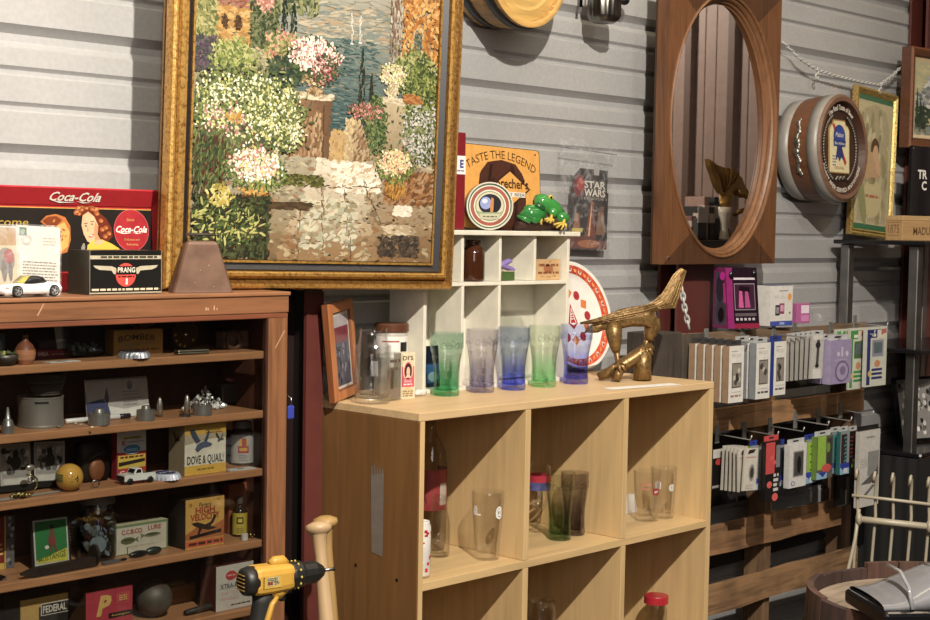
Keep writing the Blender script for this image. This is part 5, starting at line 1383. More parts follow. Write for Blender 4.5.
# ================================================================== ON THE MAPLE BOOKCASE
z = BT
lift = lambda c, k=.55: tuple(1 - (1 - q) * k for q in hx(c))
def tumbler(px, pb, pt, wpx, label, top, bot, group=None, z=BT, emb=True, Y=None, srcs={}):
    c, w, h = fit(px - wpx / 2, px + wpx / 2, pb, pt, z, Y, 0, None, True)
    R0 = w / 2
    t = thing('soda_glass', label, 'glass', c, R(random.uniform(0, 30)), group)
    pr = [(0, 0), (.74, 0), (.77, .02), (.765, .06), (.735, .16), (.725, .28), (.745, .40), (.81, .54), (.90, .66), (.975, .76), (1.0, .84), (.995, .92), (.985, .995), (.965, 1.0)]
    inn = [(.955, .99), (.955, .9), (.955, .84), (.93, .76), (.85, .65), (.76, .53), (.69, .40), (.665, .28), (.67, .17), (.68, .10), (.6, .085), (0, .08)]
    A, B_ = lift(top, .26), lift(bot, .40)
    def cz(q):
        q = min(1, max(0, (q - .04) / .55)) ** 1.3
        return tuple(b_ + (a - b_) * q for a, b_ in zip(A, B_))
    fl = lambda a, q: 1 + (.022 * abs(math.cos(6 * a)) if .05 * h < q < .62 * h else 0)
    m = MB(); seg = 48
    def shell(pp, k):
        fine = []
        for (r0_, q0), (r1_, q1) in zip(pp[:-1], pp[1:]):
            n = max(1, int(abs(q1 - q0) / .035)); fine += [(r0_ + (r1_ - r0_) * j / n, q0 + (q1 - q0) * j / n) for j in range(n)]
        fine.append(pp[-1])
        pt3 = lambda r_, q, j: (r_ * R0 * fl(2 * PI * j / seg, q * h) * math.cos(2 * PI * j / seg), r_ * R0 * fl(2 * PI * j / seg, q * h) * math.sin(2 * PI * j / seg), q * h)
        for (r0_, q0), (r1_, q1) in zip(fine[:-1], fine[1:]):
            c0 = cz((q0 + q1) / 2)
            for j in range(seg):
                d = (1 - k * (.5 - .5 * math.cos(6 * 2 * PI * (j + .5) / seg))) if .06 < q0 < .66 else 1
                m.add([pt3(r0_, q0, j), pt3(r0_, q0, j + 1), pt3(r1_, q1, j + 1), pt3(r1_, q1, j)], [(0, 1, 2, 3)], tuple(v * d for v in c0), False)
    shell(pr, .16); shell(inn, 0)
    if emb:
        for a0 in (R(-140), R(-20), R(100)):
            vs, fs = text_geo('Coca-Cola', .4, .02); xa, xb = min(v.x for v in vs), max(v.x for v in vs)
            rr_ = lambda q: R0 * (.983 + .02 * (q - .76) / .1) + .0006
            m.add([(rr_(.75 + v.y / CAP * .10) * math.cos(a0 + ((v.x - xa) / (xb - xa) - .5) * 1.5), rr_(.75 + v.y / CAP * .10) * math.sin(a0 + ((v.x - xa) / (xb - xa) - .5) * 1.5), h * (.75 + v.y / CAP * .10)) for v in vs], fs, tuple(min(1, q * .85) for q in A))
    m.build('glass_body', 'glass', t)
    return t
G_ = 'coloured soda glasses in a row on the bookcase'
tumbler(446, 395.3, 332.5, 34, 'emerald green fluted soda glass, leftmost of the row on the bookcase', (.58, .86, .72), (.0, .66, .30), G_)
tumbler(481.5, 392, 329, 33, 'smoky lilac fluted soda glass between the green and the blue glass', (.82, .79, .90), (.46, .43, .68), G_)
tumbler(513, 389.5, 327, 32, 'cobalt blue fluted soda glass in the middle of the row', (.62, .74, 1.0), (.02, .12, 1.0), G_)
tumbler(543.5, 386.5, 325.5, 32.5, 'very pale green fluted soda glass second from the right of the row', (.84, .94, .82), (.36, .84, .44), G_)
tumbler(575.5, 383.5, 324.5, 32.5, 'dark blue fluted soda glass, rightmost of the row beside the brass eagle', (.58, .66, 1.0), (.02, .06, .95), G_)

# photo frame leaning at the left
c = P(349, 398.5, Z=BT)
d0 = P(335, 402.5, Z=BT + .0005); d1_ = P(359, 396, Z=BT + .0005)
rz = math.atan2(d1_.y - d0.y, d1_.x - d0.x)
base = (d0 + d1_) / 2; w = (d1_ - d0).length
h = (P(322.5, 304, D=depth(d0)) - d0).length
t = thing('framed_snapshot', 'orange brown wooden photo frame standing at the left end of the maple bookcase', 'photo frame', base, rot=(R(-4), R(-4.0), rz))
t.location.z += .003
m = MB(); m.frame(w, h, [(0, .014), (0, 0), (.003, -.003), (.022, -.003), (.026, .002)], ['#7c4420', '#a8622e', '#b87038', '#7c4420']); m.build('wooden_frame', 'wood:z:1.2:.25', t)
m = MB(); m.rect(-w / 2 + .025, .025, w / 2 - .025, h - .025, .003, '#c9c2b8')
iw, ih = w - .064, h - .064
m.rect(-iw / 2, .032, iw / 2, .032 + ih, .0026, '#4c4a5c'); m.rect(-iw / 2, .032 + ih * .62, iw / 2, .032 + ih * .84, .0022, '#7a3440'); m.rect(-iw / 2, .032 + ih * .84, iw / 2, .032 + ih, .0022, '#a8a0a4')
for i in range(26): m.oval(random.uniform(-.45, .45) * iw, .032 + random.uniform(.05, .6) * ih, .004, .007, .002 - i * .00002, random.choice(['#2c2c3c', '#6a6a80', '#8a8490', '#3c3040', '#5a4a4a']), 8)
m.lines(-iw * .4, iw * .45, .012, .003, 1, 1, .0025, '#8a8490', 0)
m.build('picture', 'print:.2', t)
MB('#3a2a1c').box(-w / 2 + .004, .0145, .004, w / 2 - .004, .018, h - .004).build('backing', 'paint', t)

def clear_glass(name, px0, px1, pb, pt, label, prof, inn, zz=BT, extra=None, cat='glass', Y=None, seg=40, flute=None, col='#ffffff', group=None):
    c, w, h = fit(px0, px1, pb, pt, zz, Y, 0, None, True); R0 = w / 2
    t = thing(name, label, cat, c, 0, group)
    m = MB(lift(col, .14))
    m.lathe([(r_ * R0, q * h) for r_, q in prof], seg, flute=flute); m.lathe([(r_ * R0, q * h) for r_, q in inn], seg)
    m.build('glass_body', 'glass', t)
    if extra: extra(t, R0, h)
    return t
straight = [(0, 0), (.92, 0), (.97, .02), (1, .06), (1, .99), (.97, 1)]; st_in = [(.95, .99), (.94, .12), (.8, .09), (0, .085)]
jar_p = [(0, 0), (.9, 0), (.98, .02), (1, .06), (1, .78), (.92, .86), (.90, .90), (.96, .91), (.96, .94), (.90, .95), (.91, 1.0)]; jar_i = [(.86, .99), (.86, .88), (.94, .76), (.94, .08), (.8, .05), (0, .045)]
clear_glass('glass_jar', 357, 388, 398, 328, 'wide clear glass jar directly right of the wooden photo frame', jar_p, jar_i, Y=2.575)
fl = lambda a, q: 1 + .03 * math.cos(10 * a)
clear_glass('drinking_glass', 355, 390, 403, 345, 'tall clear dimpled drinking glass in front of the wide glass jar', straight, st_in, flute=fl)
# square clear bottle beside the pink box
c, w, h = fit(386, 403, 401, 352, BT, None)
t = thing('square_bottle', 'square clear glass bottle with raised lettering left of the pink printed box', 'bottle', c)
m = MB((.97, .98, .97)).bbox(-w / 2, 0, 0, w / 2, .038, h * .96, .004); m.bbox(-w / 2 + .004, .004, .006, w / 2 - .004, .034, h * .95, .003); m.at(0, .019, h * .96).lathe([(.012, 0), (.012, h * .04)], 16).reset(); m.build('bottle_glass', 'glass', t)
m = MB('#4a3c34'); m.lines(-w * .3, w * .3, h * .78, h * .06, 2, h * .16, -.0004, '#5a4a40', 0); m.build('raised_letters', 'print', t)
m = MB().rect(-w * .3, h * .06, w * .3, h * .24, -.0004, '#7a6a5c'); m.build('base_label', 'print', t)
def dr(m, w, h):
    m.rect(-w / 2, 0, w / 2, h, E1, '#dccaa8'); m.rect(-w * .44, h * .26, w * .44, h * .70, E2, '#c84c68'); m.oval(0, h * .62, w * .36, h * .22, E2 - .0001, '#dccaa8'); m.oval(0, h * .60, w * .30, h * .20, E3, '#c84c68')
    m.oval(0, h * .60, w * .24, h * .17, E3 - .0001, '#2a1c18'); m.oval(0, h * .585, w * .13, h * .11, E4, '#d8b090'); m.poly([(-w * .2, h * .46), (w * .2, h * .46), (w * .1, h * .52), (-w * .1, h * .52)], E4, '#e0c8a8')
    m.text("DJ'S", 0, h * .84, h * .09, E2, '#4c342c', w=w * .75, bold=.02); m.text('Beauty', 0, h * .36, h * .06, E3, '#ecd4c8', w=w * .5); m.lines(-w * .3, w * .3, h * .30, h * .03, 1, 1, E3, '#ecd4c8', 0); m.lines(-w * .36, w * .36, h * .15, h * .03, 3, h * .05, E2, '#8a7450', 0); m.oval(0, h * .16, w * .4, h * .10, E1 - .0001, '#d0b888')
carton('printed_box', 'small pink and cream box with a dark haired portrait in front of the white cubby', 'box', 400.5, 414.5, 399, 353, BT, .03, '#dccaa8', '#cfc4b4', '#d8ccb8', dr, lim=(2.31, 2.66), rz=R(-10))
# brown lidded jar behind
c, w, h = fit(373, 408, 396, 326, BT, 2.625, 0, None, True); r_ = w / 2
t = thing('lidded_jar', 'white labelled jar with brown lid behind the clear glass bottles', 'jar', c)
MB('#b8b4ac').lathe([(0, 0), (r_ * .94, 0), (r_ * .94, h * .84), (r_ * .9, h * .88), (0, h * .88)], 32, smooth=False).build('jar', 'paint:.2', t)
MB('#5c3620').lathe([(0, h * .882), (r_, h * .882), (r_, h * .98), (r_ * .95, h), (0, h)], 36, smooth=False).build('lid', 'paint:.3', t)
m = MB(); wrap(m, R(-200), R(20), h * .52, h * .82, r_ * .94 + .0004, '#e4e0d8', 20); wrap(m, R(-165), R(-105), h * .74, h * .76, r_ * .94 + .0008, '#a82c2c', 8); wrap(m, R(-100), R(-68), h * .58, h * .74, r_ * .94 + .0008, '#1c1c22', 8); m.build('label', 'print', t)
c, w, h = fit(415, 427, 394, 388, BT, 2.535)
m = MB('#dcd8d0').tube([(-w / 2, 0, .007), (-w * .2, .004, .008), (w * .2, 0, .007), (w / 2, .003, .006)], [.004, .008, .007, .003], 10)
one(m, 'crumpled_paper', 'cloth', 'small crumpled white paper wad at the foot of the white cubby', 'paper', c)
# dark blue picture leaning inside the cubby
c, w, h = fit(427, 440, 388, 347, BT + .0105, 2.59)
m = MB('#1c3050').box(-w / 2, 0, 0, w / 2, .003, h, '#1c2a44'); m.rect(-w / 2, h * .1, w / 2, h * .55, E1, '#2c5a94'); m.oval(.0, h * .25, w * .4, h * .12, E2, '#8a9ab0'); m.rect(-w / 2, h * .6, w / 2, h, E1, '#141c30')
one(m, 'picture_card', 'print:.25', 'dark blue picture card leaning in the lower left cubby behind the green glass', 'card', c, rot=(R(-5), 0, 0))
# clear acrylic stand in the lower right cubby
c, w, h = fit(502, 536, 386, 319, BT + .0105, 2.60)
t = thing('acrylic_case', 'clear acrylic display case in the cubby behind the blue soda glass', 'case', c)
m = MB((.975, .98, .975)).bbox(-w / 2, 0, 0, w / 2, .055, h, .002); m.bbox(-w / 2 + .003, .003, .003, w / 2 - .003, .052, h - .003, .002); m.build('acrylic_shell', 'glass', t)
MB('#e2ded4').bbox(-w / 2 + .004, .004, .0035, w / 2 - .004, .05, .010, .001).build('base', 'paint:.3', t)

# ---- oval platter leaning on the wall
c, w, h = fit(520, 618, 405, 266, BT, 2.72, 0, None, True)
r_ = .156
t = thing('round_platter', 'large white round platter with orange border leaning behind the brass eagle', 'platter', (P(581, 380, Y=2.70).x, 2.699, BT + .0035), rot=(R(-14), 0, 0))
Wc = r_
m = MB('#e4dfd8').at(0, 0, r_, rx=R(90))
m.lathe([(0, -.008), (r_ * .7, -.008), (r_, .012), (r_, .017), (r_ * .97, .017), (r_ * .76, .002), (r_ * .70, -.002), (0, -.002)], 64); m.reset(); m.build('platter', 'paint:.25', t)
m = MB()
for i in range(40):
    a0, a1 = 2 * PI * i / 40, 2 * PI * (i + 1) / 40
    def pp(a, q): return (q * r_ * math.cos(a), -.0035 - (q - .77) * .068, r_ + q * r_ * math.sin(a))
    for k in range(4):
        b0, b1 = a0 + (a1 - a0) * k / 4, a0 + (a1 - a0) * (k + 1) / 4
        m.add([pp(b0, .80), pp(b1, .80), pp(b1, .935), pp(b0, .935)], [(0, 1, 2, 3)], '#d8643c' if i % 2 else '#c84a34')
    am = (a0 + a1) / 2
    cpt = pp(am, .868)
    m.oval(cpt[0], cpt[2], r_ * .040, r_ * .05, cpt[1] - .0012, '#e8d8c8' if i % 2 else '#e88a3c', 14)
    if i % 2: m.oval(cpt[0], cpt[2], r_ * .022, r_ * .028, cpt[1] - .0016, '#8a3430', 10)
m.build('painted_border', 'paint:.25', t)
m = MB(); yv = .0012
sq = lambda x, zz, s_, col, a: m.poly([(x + s_ * 1.41 * math.cos(a + k * PI / 2), zz + s_ * 1.41 * math.sin(a + k * PI / 2)) for k in range(4)], yv, col)
for i in range(12):
    a = 2 * PI * i / 12; x, zz = .44 * r_ * math.cos(a), r_ + .44 * r_ * math.sin(a)
    if i % 2: sq(x, zz, r_ * .075, '#d8762c', a)
    else: m.oval(x, zz, r_ * .085, r_ * .085, yv, '#a81c28', 18)
m.poly([(-.13 * r_, r_ - .02), (0, r_ - .24 * r_), (.13 * r_, r_ - .02), (0, r_ + .24 * r_)], yv - .0004, '#b01c28'); m.poly([(-.09 * r_, r_ - .02), (0, r_ - .17 * r_), (.09 * r_, r_ - .02), (0, r_ + .17 * r_)], yv - .0008, '#e8e0dc')
m.poly([(-.07 * r_, r_ - .02), (0, r_ - .12 * r_), (.07 * r_, r_ - .02), (0, r_ + .12 * r_)], yv - .0010, '#b01c28'); m.lines(-.05 * r_, .05 * r_, r_ + .03 * r_, .003, 3, .007, yv - .0014, '#e8e0dc', 0)
m.build('centre_motif', 'paint:.25', t)

# ---- brass eagle
c = P(634, 381, Z=BT)
K = depth(c) / FPX; c.z += .0012
rzE = R(-44)
t = thing('brass_eagle', 'brass eagle sculpture with spread wings perched on a branch at the right of the bookcase', 'sculpture', c, rzE)
ex = lambda px: (px - 634) * K
ez = lambda py: (381 - py) * K
def e3(px, py, d=0): return (ex(px), d, ez(py))
BR = '#8f7040'
m = MB(BR)
def ringp(px, py, rx_, rz_, d=0, n=12, tilt=0): return [(ex(px) + rz_ * K * math.sin(a) * math.sin(tilt), d + rx_ * K * math.cos(a), ez(py) + rz_ * K * math.sin(a) * math.cos(tilt)) for a in (2 * PI * i / n for i in range(n))]
m.loft([ringp(656, 326, 3, 4), ringp(652, 320, 7, 11), ringp(643, 316, 9, 11), ringp(630, 317, 9, 10), ringp(617, 320, 8, 10), ringp(606, 324, 6, 7), ringp(598, 326, 4, 5)])
m.build('body', 'gold', t)
m = MB(BR).loft([ringp(604, 325, 5, 5), ringp(597, 328, 5, 5.5), ringp(591, 329.5, 4, 4.5), ringp(586, 331, 2, 2.5), ringp(583, 334, .6, .8)]); m.build('head', 'gold', t)
def blade(pts, bow, th, name, ridges):
    """feathered wing: outline in the picture-facing plane, bowed in depth along its length"""
    m = MB(BR)
    up_, lo_ = pts; rings = []
    for (ax_, az_), (bx2, bz2), d in zip(up_, lo_, bow):
        A, B_ = Vector(e3(ax_, az_, d - th)), Vector(e3(bx2, bz2, d + th * .6))
        md = (A + B_) / 2
        rings.append([A, md + Vector((0, -th, 0)), B_, md + Vector((0, th, .001))])
    m.loft(rings, smooth=False)
    for j in range(ridges):
        q = (j + .5) / ridges
        m.tube([r_[0].lerp(r_[2], q) + Vector((0, -th * (1 - abs(2 * q - 1)) - .0006, 0)) for r_ in rings], .0013, 5)
    return m.build(name, 'gold', t)
blade(([(652, 303), (640, 305), (625, 308), (608, 313), (592, 319), (578, 323)], [(656, 311), (642, 316), (628, 319), (610, 322), (594, 324.5), (578, 325)]), (-.01, -.02, -.024, -.024, -.020, -.016), .006, 'outstretched_wing', 5)
blade(([(642, 306), (650, 302), (660, 294), (666, 285), (672, 275), (680, 268)], [(652, 310), (663, 309), (675, 308.5), (679, 298), (683, 284), (687, 271)]), (.0, .006, .014, .022, .03, .036), .006, 'raised_wing', 6)
def leg(th, kn, ft, d):
    m = MB(BR)
    m.tube([e3(th[0] + 1, th[1] - 8, d * .6), e3(th[0], th[1], d), e3((th[0] + kn[0]) / 2, (th[1] + kn[1]) / 2, d), e3(kn[0], kn[1], d)], [6 * K, 8.5 * K, 7 * K, 3.8 * K], 12)
    m.tube([e3(kn[0], kn[1] - 2, d), e3(ft[0], ft[1] - 6, d), e3(ft[0], ft[1], d)], [3.4 * K, 2.6 * K, 3.4 * K], 8)
    for dx, dd in ((-5, -.012), (1, -.016), (5, -.008), (2, .012)): m.tube([e3(ft[0], ft[1] - 1, d), e3(ft[0] + dx, ft[1] - 1, d + dd * .7), e3(ft[0] + dx * 1.6, ft[1] + 4, d + dd)], [2.6 * K, 2.0 * K, .6 * K], 6)
    m.build('leg', 'gold', t)
leg((611, 331), (614, 352), (616, 367), -.028)
leg((652, 326), (648, 341), (645, 351), .010)
m = MB('#86683a')
m.tube([e3(598, 378, .0), e3(610, 373, .0), e3(626, 364, .008), e3(640, 355, .012), e3(652, 346, .02)], [4 * K, 6 * K, 7 * K, 7.5 * K, 5 * K], 9)
m.tube([e3(643, 380.2, .012), e3(643, 366, .012), e3(644, 352, .012)], [9.5 * K, 8.5 * K, 8 * K], 12)
m.tube([e3(614, 380, -.030), e3(617, 373, -.028), e3(622, 366, -.006)], [4.5 * K, 4.5 * K, 4 * K], 9)
m.build('branch_base', 'gold', t)
a, b_ = P(613, 390, Z=BT), P(683, 385, Z=BT)
m = MB('#e8e6e2'); d = (b_ - a); nrm = Vector((-d.y, d.x, 0)).normalized() * .045
m.add([a, b_, b_ + nrm, a + nrm], [(0, 1, 2, 3)]); m.add([p + Vector((0, 0, .0006)) for p in (a, b_, b_ + nrm, a + nrm)], [(0, 1, 2, 3)])
m.v = [v - a for v in m.v]
one(m, 'paper_strip', 'print', 'white paper strip lying on the bookcase in front of the brass eagle', 'paper', a + Vector((0, 0, .0002)))

# ---------------- inside the cubes
zc_ = .824
def logo1(t, r_, h):
    m = MB(); wtext(m, '@', R(-186), h * .70, h * .10, r_ * .985, '#e8e8e8', .4, .03); m.build('logo', 'print', t)
    m = MB(); wrap(m, R(-196), R(-162), h * .67, h * .69, r_ * .965, '#e8e8e8', 5); m.build('logo_bar', 'print', t)
    m = MB(); wtext(m, '@', R(-92), h * .66, h * .13, r_ * .975, '#e8e8e8', .55, .03); m.build('logo', 'print', t)
clear_glass('pint_glass', 470.5, 503.5, 553.5, 486, 'clear flared pint glass with two white logos alone in the top left cube', [(0, 0), (.72, 0), (.75, .03), (.78, .2), (.88, .52), (.97, .78), (1, .99), (.98, 1)], [(.95, .99), (.93, .78), (.83, .5), (.73, .2), (.68, .1), (0, .085)], zc_, Y=2.375, extra=
    logo1)
c, w, h = fit(411, 430.5, 566, 510, zc_, 2.345, 0, None, True); r_ = w / 2
t = thing('soda_can', 'red and white soda can at the left edge of the top left cube', 'can', c)
MB('#d8d4cc').lathe([(0, .004), (r_ * .7, .002), (r_ * .78, 0), (r_, .008), (r_, h * .9), (r_ * .84, h * .975), (r_ * .86, h), (r_ * .8, h), (r_ * .78, h * .98), (0, h * .98)], 36).build('can_body', 'paint:.25', t)
m = MB()
for i in range(60):
    a = random.uniform(-PI, PI); q = random.uniform(.08, .85) * h; wd = random.uniform(.12, .4); wrap(m, a, a + wd, q, q + random.uniform(.02, .07) * h, r_ + .0004 + i * 4e-6, random.choice(['#b81c24', '#c82c30', '#e0dcd4']), 4)
m.build('printed_pattern', 'paint:.25', t)
c, w, h = fit(413, 446, 540, 430, zc_, 2.545, 0, None, True); r_ = w / 2; h = .325
t = thing('plastic_bottle', 'large clear bottle with red and white label at the back of the top left cube', 'bottle', c)
MB(lift('#c8bcae', .35)).lathe([(0, 0), (r_ * .9, 0), (r_, .02), (r_, h * .62), (r_ * .9, h * .72), (r_ * .4, h * .86), (r_ * .3, h * .92), (r_ * .3, h * .955)], 32).build('bottle_body', 'glass', t)
MB('#8a7a6a').lathe([(0, h * .956), (r_ * .34, h * .956), (r_ * .34, h), (0, h)], 20, smooth=False).build('cap', 'paint', t)
m = MB(); wrap(m, R(-200), R(20), h * .30, h * .60, r_ + .0005, '#8a2a2a', 24)
m.add([((r_ + .001) * math.cos(a), (r_ + .001) * math.sin(a), zz) for a, zz in ((R(-185), h * .30), (R(-115), h * .33), (R(-180), h * .56))], [(0, 1, 2)], '#b8aa98'); wrap(m, R(-100), R(-65), h * .34, h * .5, r_ + .001, '#a89c8c', 8)
wtext(m, 'LA', R(-158), h * .36, h * .05, r_ + .0016, '#5a2020', .5, .02); m.build('label', 'print', t)
c_l = lambda t, r_, h: None
clear_glass('milk_bottle', 428.5, 449.5, 556, 495, 'small clear glass bottle with narrow rim in front of the large labelled bottle', [(0, 0), (.92, 0), (1, .04), (1, .50), (.9, .62), (.74, .74), (.72, .88), (.84, .90), (.84, .96), (.78, 1)], [(.68, .99), (.66, .74), (.84, .6), (.93, .5), (.93, .06), (0, .05)], zc_, cat='bottle', col='#dcd8ca')
tumbler(559.5, 539, 472.5, 30, 'pale green fluted soda glass standing in front in the top middle cube', '#e0e8cc', '#6cba5c', None, zc_)
tumbler(574, 528, 466, 28, 'grey violet fluted soda glass at the back of the top middle cube', '#c8c0c4', '#8c7c94', None, zc_, Y=2.42)
clear_glass('goblet', 527, 550, 531, 464, 'clear stemmed goblet with red and blue stripes at the left of the top middle cube', [(0, 0), (.9, .0), (.9, .02), (.3, .06), (.16, .12), (.2, .26), (.6, .36), (.92, .5), (1, .7), (.96, 1)], [(.92, .99), (.95, .7), (.86, .51), (.5, .38), (0, .34)], zc_,
    lambda t, r_, h: (lambda m: (wrap(m, 0, 2 * PI, h * .74, h * .84, r_ * 1.0, '#a82c3c', 28), wrap(m, 0, 2 * PI, h * .62, h * .70, r_ * .985, '#5c5c94', 28), m.build('painted_stripes', 'paint:.2', t)))(MB()))
def logo2(t, r_, h):
    m = MB(); wtext(m, 'ROOT BEER', R(-150), h * .72, h * .05, r_ * 1.0 + .0006, '#c87468', .9, .02); wtext(m, 'drive-in', R(-150), h * .64, h * .05, r_ * .985 + .0006, '#c87468', .7, .02); m.build('lettering', 'print', t); m = MB()
    wrap(m, R(-118), R(-84), h * .54, h * .66, r_ * .965 + .0008, '#9c1c24', 8); wtext(m, 'A&W', R(-101), h * .575, h * .05, r_ * .965 + .0016, '#e0d8d0', .38, .02); m.build('oval_logo', 'print', t)
tp = [(0, 0), (.80, 0), (.83, .03), (.84, .2), (.93, .6), (1, .98), (.98, 1)]; ti = [(.95, .98), (.88, .6), (.79, .2), (.76, .10), (0, .09)]
clear_glass('pint_glass', 632.5, 660, 520, 470, 'clear pint glass with a red oval logo in the top right cube', tp, ti, zc_, logo2)
def logo3(t, r_, h):
    m = MB(); wtext(m, '@', R(-170), h * .62, h * .12, r_ * .965 + .0006, '#dcdcdc', .6, .02); m.build('logo', 'print', t); m = MB(); wtext(m, '@', R(-105), h * .58, h * .10, r_ * .96 + .0006, '#dcdcdc', .5, .02); m.build('logo', 'print', t)
clear_glass('pint_glass', 650, 676, 513.5, 463, 'clear pint glass with pale round logos behind the red logo glass', tp, ti, zc_, logo3, Y=2.405)
c, w, h = fit(624, 638, 507, 488, zc_, 2.50)
one(MB('#cfcac2').loft([[(-w / 2, 0, 0), (w / 2, 0, 0), (w / 2, .03, 0), (-w / 2, .03, 0)], [(-w * .38, .004, h), (w * .3, .004, h * .94), (w * .3, .026, h * .94), (-w * .38, .026, h)]], smooth=False), 'white_box', 'paint', 'small white box at the left edge of the top right cube', 'box', c)
zd = .456
c = P(541, 640, Y=2.45); c.z = zd + .0006
h_ = P(541, 601, Y=2.45).z - zd
t = thing('glass_jar', 'dim clear jar with reddish contents low in the bottom middle cube', 'jar', c)
r_ = .036
MB((.93, .93, .92)).lathe([(0, 0), (r_, 0), (r_, h_ * .9), (r_ * .9, h_), (r_ * .86, h_), (r_ * .93, h_ * .88), (r_ * .93, .006), (0, .006)], 28).build('jar_glass', 'glass', t)
MB('#6a2c26').lathe([(0, .008), (r_ * .9, .008), (r_ * .9, h_ * .72), (0, h_ * .72)], 24, smooth=False).build('contents', 'paint', t)
c = P(655, 650, Y=2.42); c.z = zd + .0006
h_ = P(655, 595.5, Y=2.42).z - zd; r_ = 24 * depth(c) / FPX / 2
t = thing('screw_top_jar', 'clear plastic jar with bright red screw lid in the bottom right cube', 'jar', c)
MB((.94, .94, .93)).lathe([(0, 0), (r_ * .94, 0), (r_ * .94, h_ - .04), (r_ * .84, h_ - .03), (r_ * .84, h_ - .022), (r_ * .78, h_ - .022), (r_ * .78, h_ - .03), (r_ * .88, h_ - .042), (r_ * .88, .004), (0, .004)], 32).build('jar_body', 'glass', t)
MB('#b01c2c').lathe([(0, h_ - .0215), (r_, h_ - .0215), (r_, h_ - .002), (r_ * .96, h_), (0, h_)], 40, smooth=False, flute=lambda a, q: 1 + .012 * math.cos(40 * a)).build('red_lid', 'paint:.3', t)

# ================================================================== ON AND IN THE WHITE CUBBY
ZC = BT + .3955
c, w, h = fit(454, 464.5, 229, 132, ZC, 2.575)
t = thing('red_carton', 'dark red box with white band half hidden behind the gold picture frame', 'box', c)
m = MB('#7c1620').bbox(-w / 2, 0, 0, w / 2, .04, h, .002); m.rect(-w / 2, h * .57, w / 2, h * .76, -.0006, '#e4e0dc'); m.text('E', w * .12, h * .64, h * .075, -.001, '#3c3c8c', bold=.04); m.lines(-w * .3, w * .4, h * .60, .003, 1, 1, -.001, '#5a5a9c', 0)
m.build('printed_carton', 'print:.35', t)
# metal sign
c, w, h = fit(464, 543, 228, 144, ZC, 2.645)
t = thing('metal_sign', 'orange metal sign with a dark barrel and diamond standing on the white cubby', 'sign', c, rot=(R(-5), R(1.2), 0))
m = MB('#d8963a')
cr = .012; pts = []
for cx_, cz_, a0 in ((w / 2 - cr, h - cr, 0), (-w / 2 + cr, h - cr, 90), (-w / 2 + cr, cr, 180), (w / 2 - cr, cr, 270)):
    for i in range(6): a = R(a0 + 18 * i); pts.append((cx_ + cr * math.cos(a), cz_ + cr * math.sin(a)))
m.slab(pts, 0, .0015, '#2a1c12'); m.poly([(x * .985, h / 2 + (zz - h / 2) * .985) for x, zz in pts], E1, '#dc9c3e')
m.text('TASTE THE LEGEND', 0, h * .855, h * .095, E2, '#4a2c18', w=w * .88, arc=.26)
brl = [(-.26, .0), (.26, .0), (.32, .25), (.33, .45), (.30, .66), (.20, .78), (0, .82), (-.20, .78), (-.30, .66), (-.33, .45), (-.32, .25)]
m.poly([(x * w * .92, zz * h) for x, zz in brl], E2, '#3c2018'); m.poly([(x * w * .88, .01 + zz * h * .97) for x, zz in brl], E2 - .0001, '#4a281c')
for s_ in (-1, 1): m.poly([(s_ * w * a, b_ * h) for a, b_ in ((.11, .79), (.15, .77), (.20, .45), (.17, .02), (.13, .02), (.16, .45))], E3, '#2c1812')
m.poly([(w * .10, h * .73), (w * .36, h * .51), (w * .10, h * .28), (-w * .16, h * .51)], E4, '#2c1812'); m.poly([(w * .10, h * .71), (w * .335, h * .51), (w * .10, h * .30), (-w * .135, h * .51)], E4 - .0002, '#dc9c3e')
m.text("Sprecher's", w * .10, h * .51, h * .11, E4 - .0006, '#33201a', w=w * .46, bold=.02); m.rect(-w * .06, h * .405, w * .29, h * .465, E4 - .0006, '#e0d8c8'); m.text('ROOT BEER', w * .115, h * .417, h * .035, E4 - .001, '#33201a', w=w * .34)
m.oval(w * .44, h * .94, .003, .003, E2, '#2c1812', 10); m.oval(w * .38, h * .04, w * .08, h * .03, E2, '#b8702c')
m.build('sign_face', 'print:.3', t)
# round tin
c, w, h = fit(464, 512, 228, 182.5, ZC, 2.578, 0, None, True); r_ = h / 2 * 1.06
t = thing('round_tin', 'round red and green striped tin standing on edge in front of the orange sign', 'tin', c + Vector((.004, -.002, 0)), R(-36))
m = MB('#6a7a5c').at(0, .026, r_, rx=R(90)); m.lathe([(0, -.022), (r_ * .97, -.022), (r_ * .97, .010), (r_, .012), (r_, .022), (r_ * .985, .026), (r_ * .94, .026), (r_ * .93, .022), (0, .022)], 56, smooth=False, cols=['#8a7a68', '#7c3a30', '#d0c8b4', '#2c5038', '#cfc8b8', '#cfc8b8', '#cfc8b8', '#d8d0bc']); m.reset(); m.build('tin_body', 'paint:.25', t)
m = MB(); y0_ = .0032
for q, col in ((.92, '#2f6044'), (.87, '#d8d0b8'), (.82, '#9c5040'), (.68, '#d8cfb8'), (.62, '#7c8a68'), (.58, '#c8c0a0')): m.oval(0, r_, r_ * q, r_ * q, y0_, col, 48); y0_ -= .0003
m.oval(0, r_ * 1.08, r_ * .48, r_ * .42, y0_, '#1c1c2c', 36); m.oval(-r_ * .18, r_ * 1.12, r_ * .24, r_ * .26, y0_ - .0003, '#8a98c8', 20); m.oval(-r_ * .22, r_ * 1.2, r_ * .12, r_ * .10, y0_ - .0006, '#c8d0e4', 14); m.poly([(r_ * .02, r_ * .72), (r_ * .14, r_ * .76), (r_ * .16, r_ * 1.30), (r_ * .06, r_ * 1.36), (-.0, r_ * 1.05)], y0_ - .0006, '#c07a40'); m.poly([(r_ * .10, r_ * .72), (r_ * .40, r_ * .9), (r_ * .38, r_ * 1.3), (r_ * .18, r_ * 1.44)], y0_ - .0005, '#15131a')
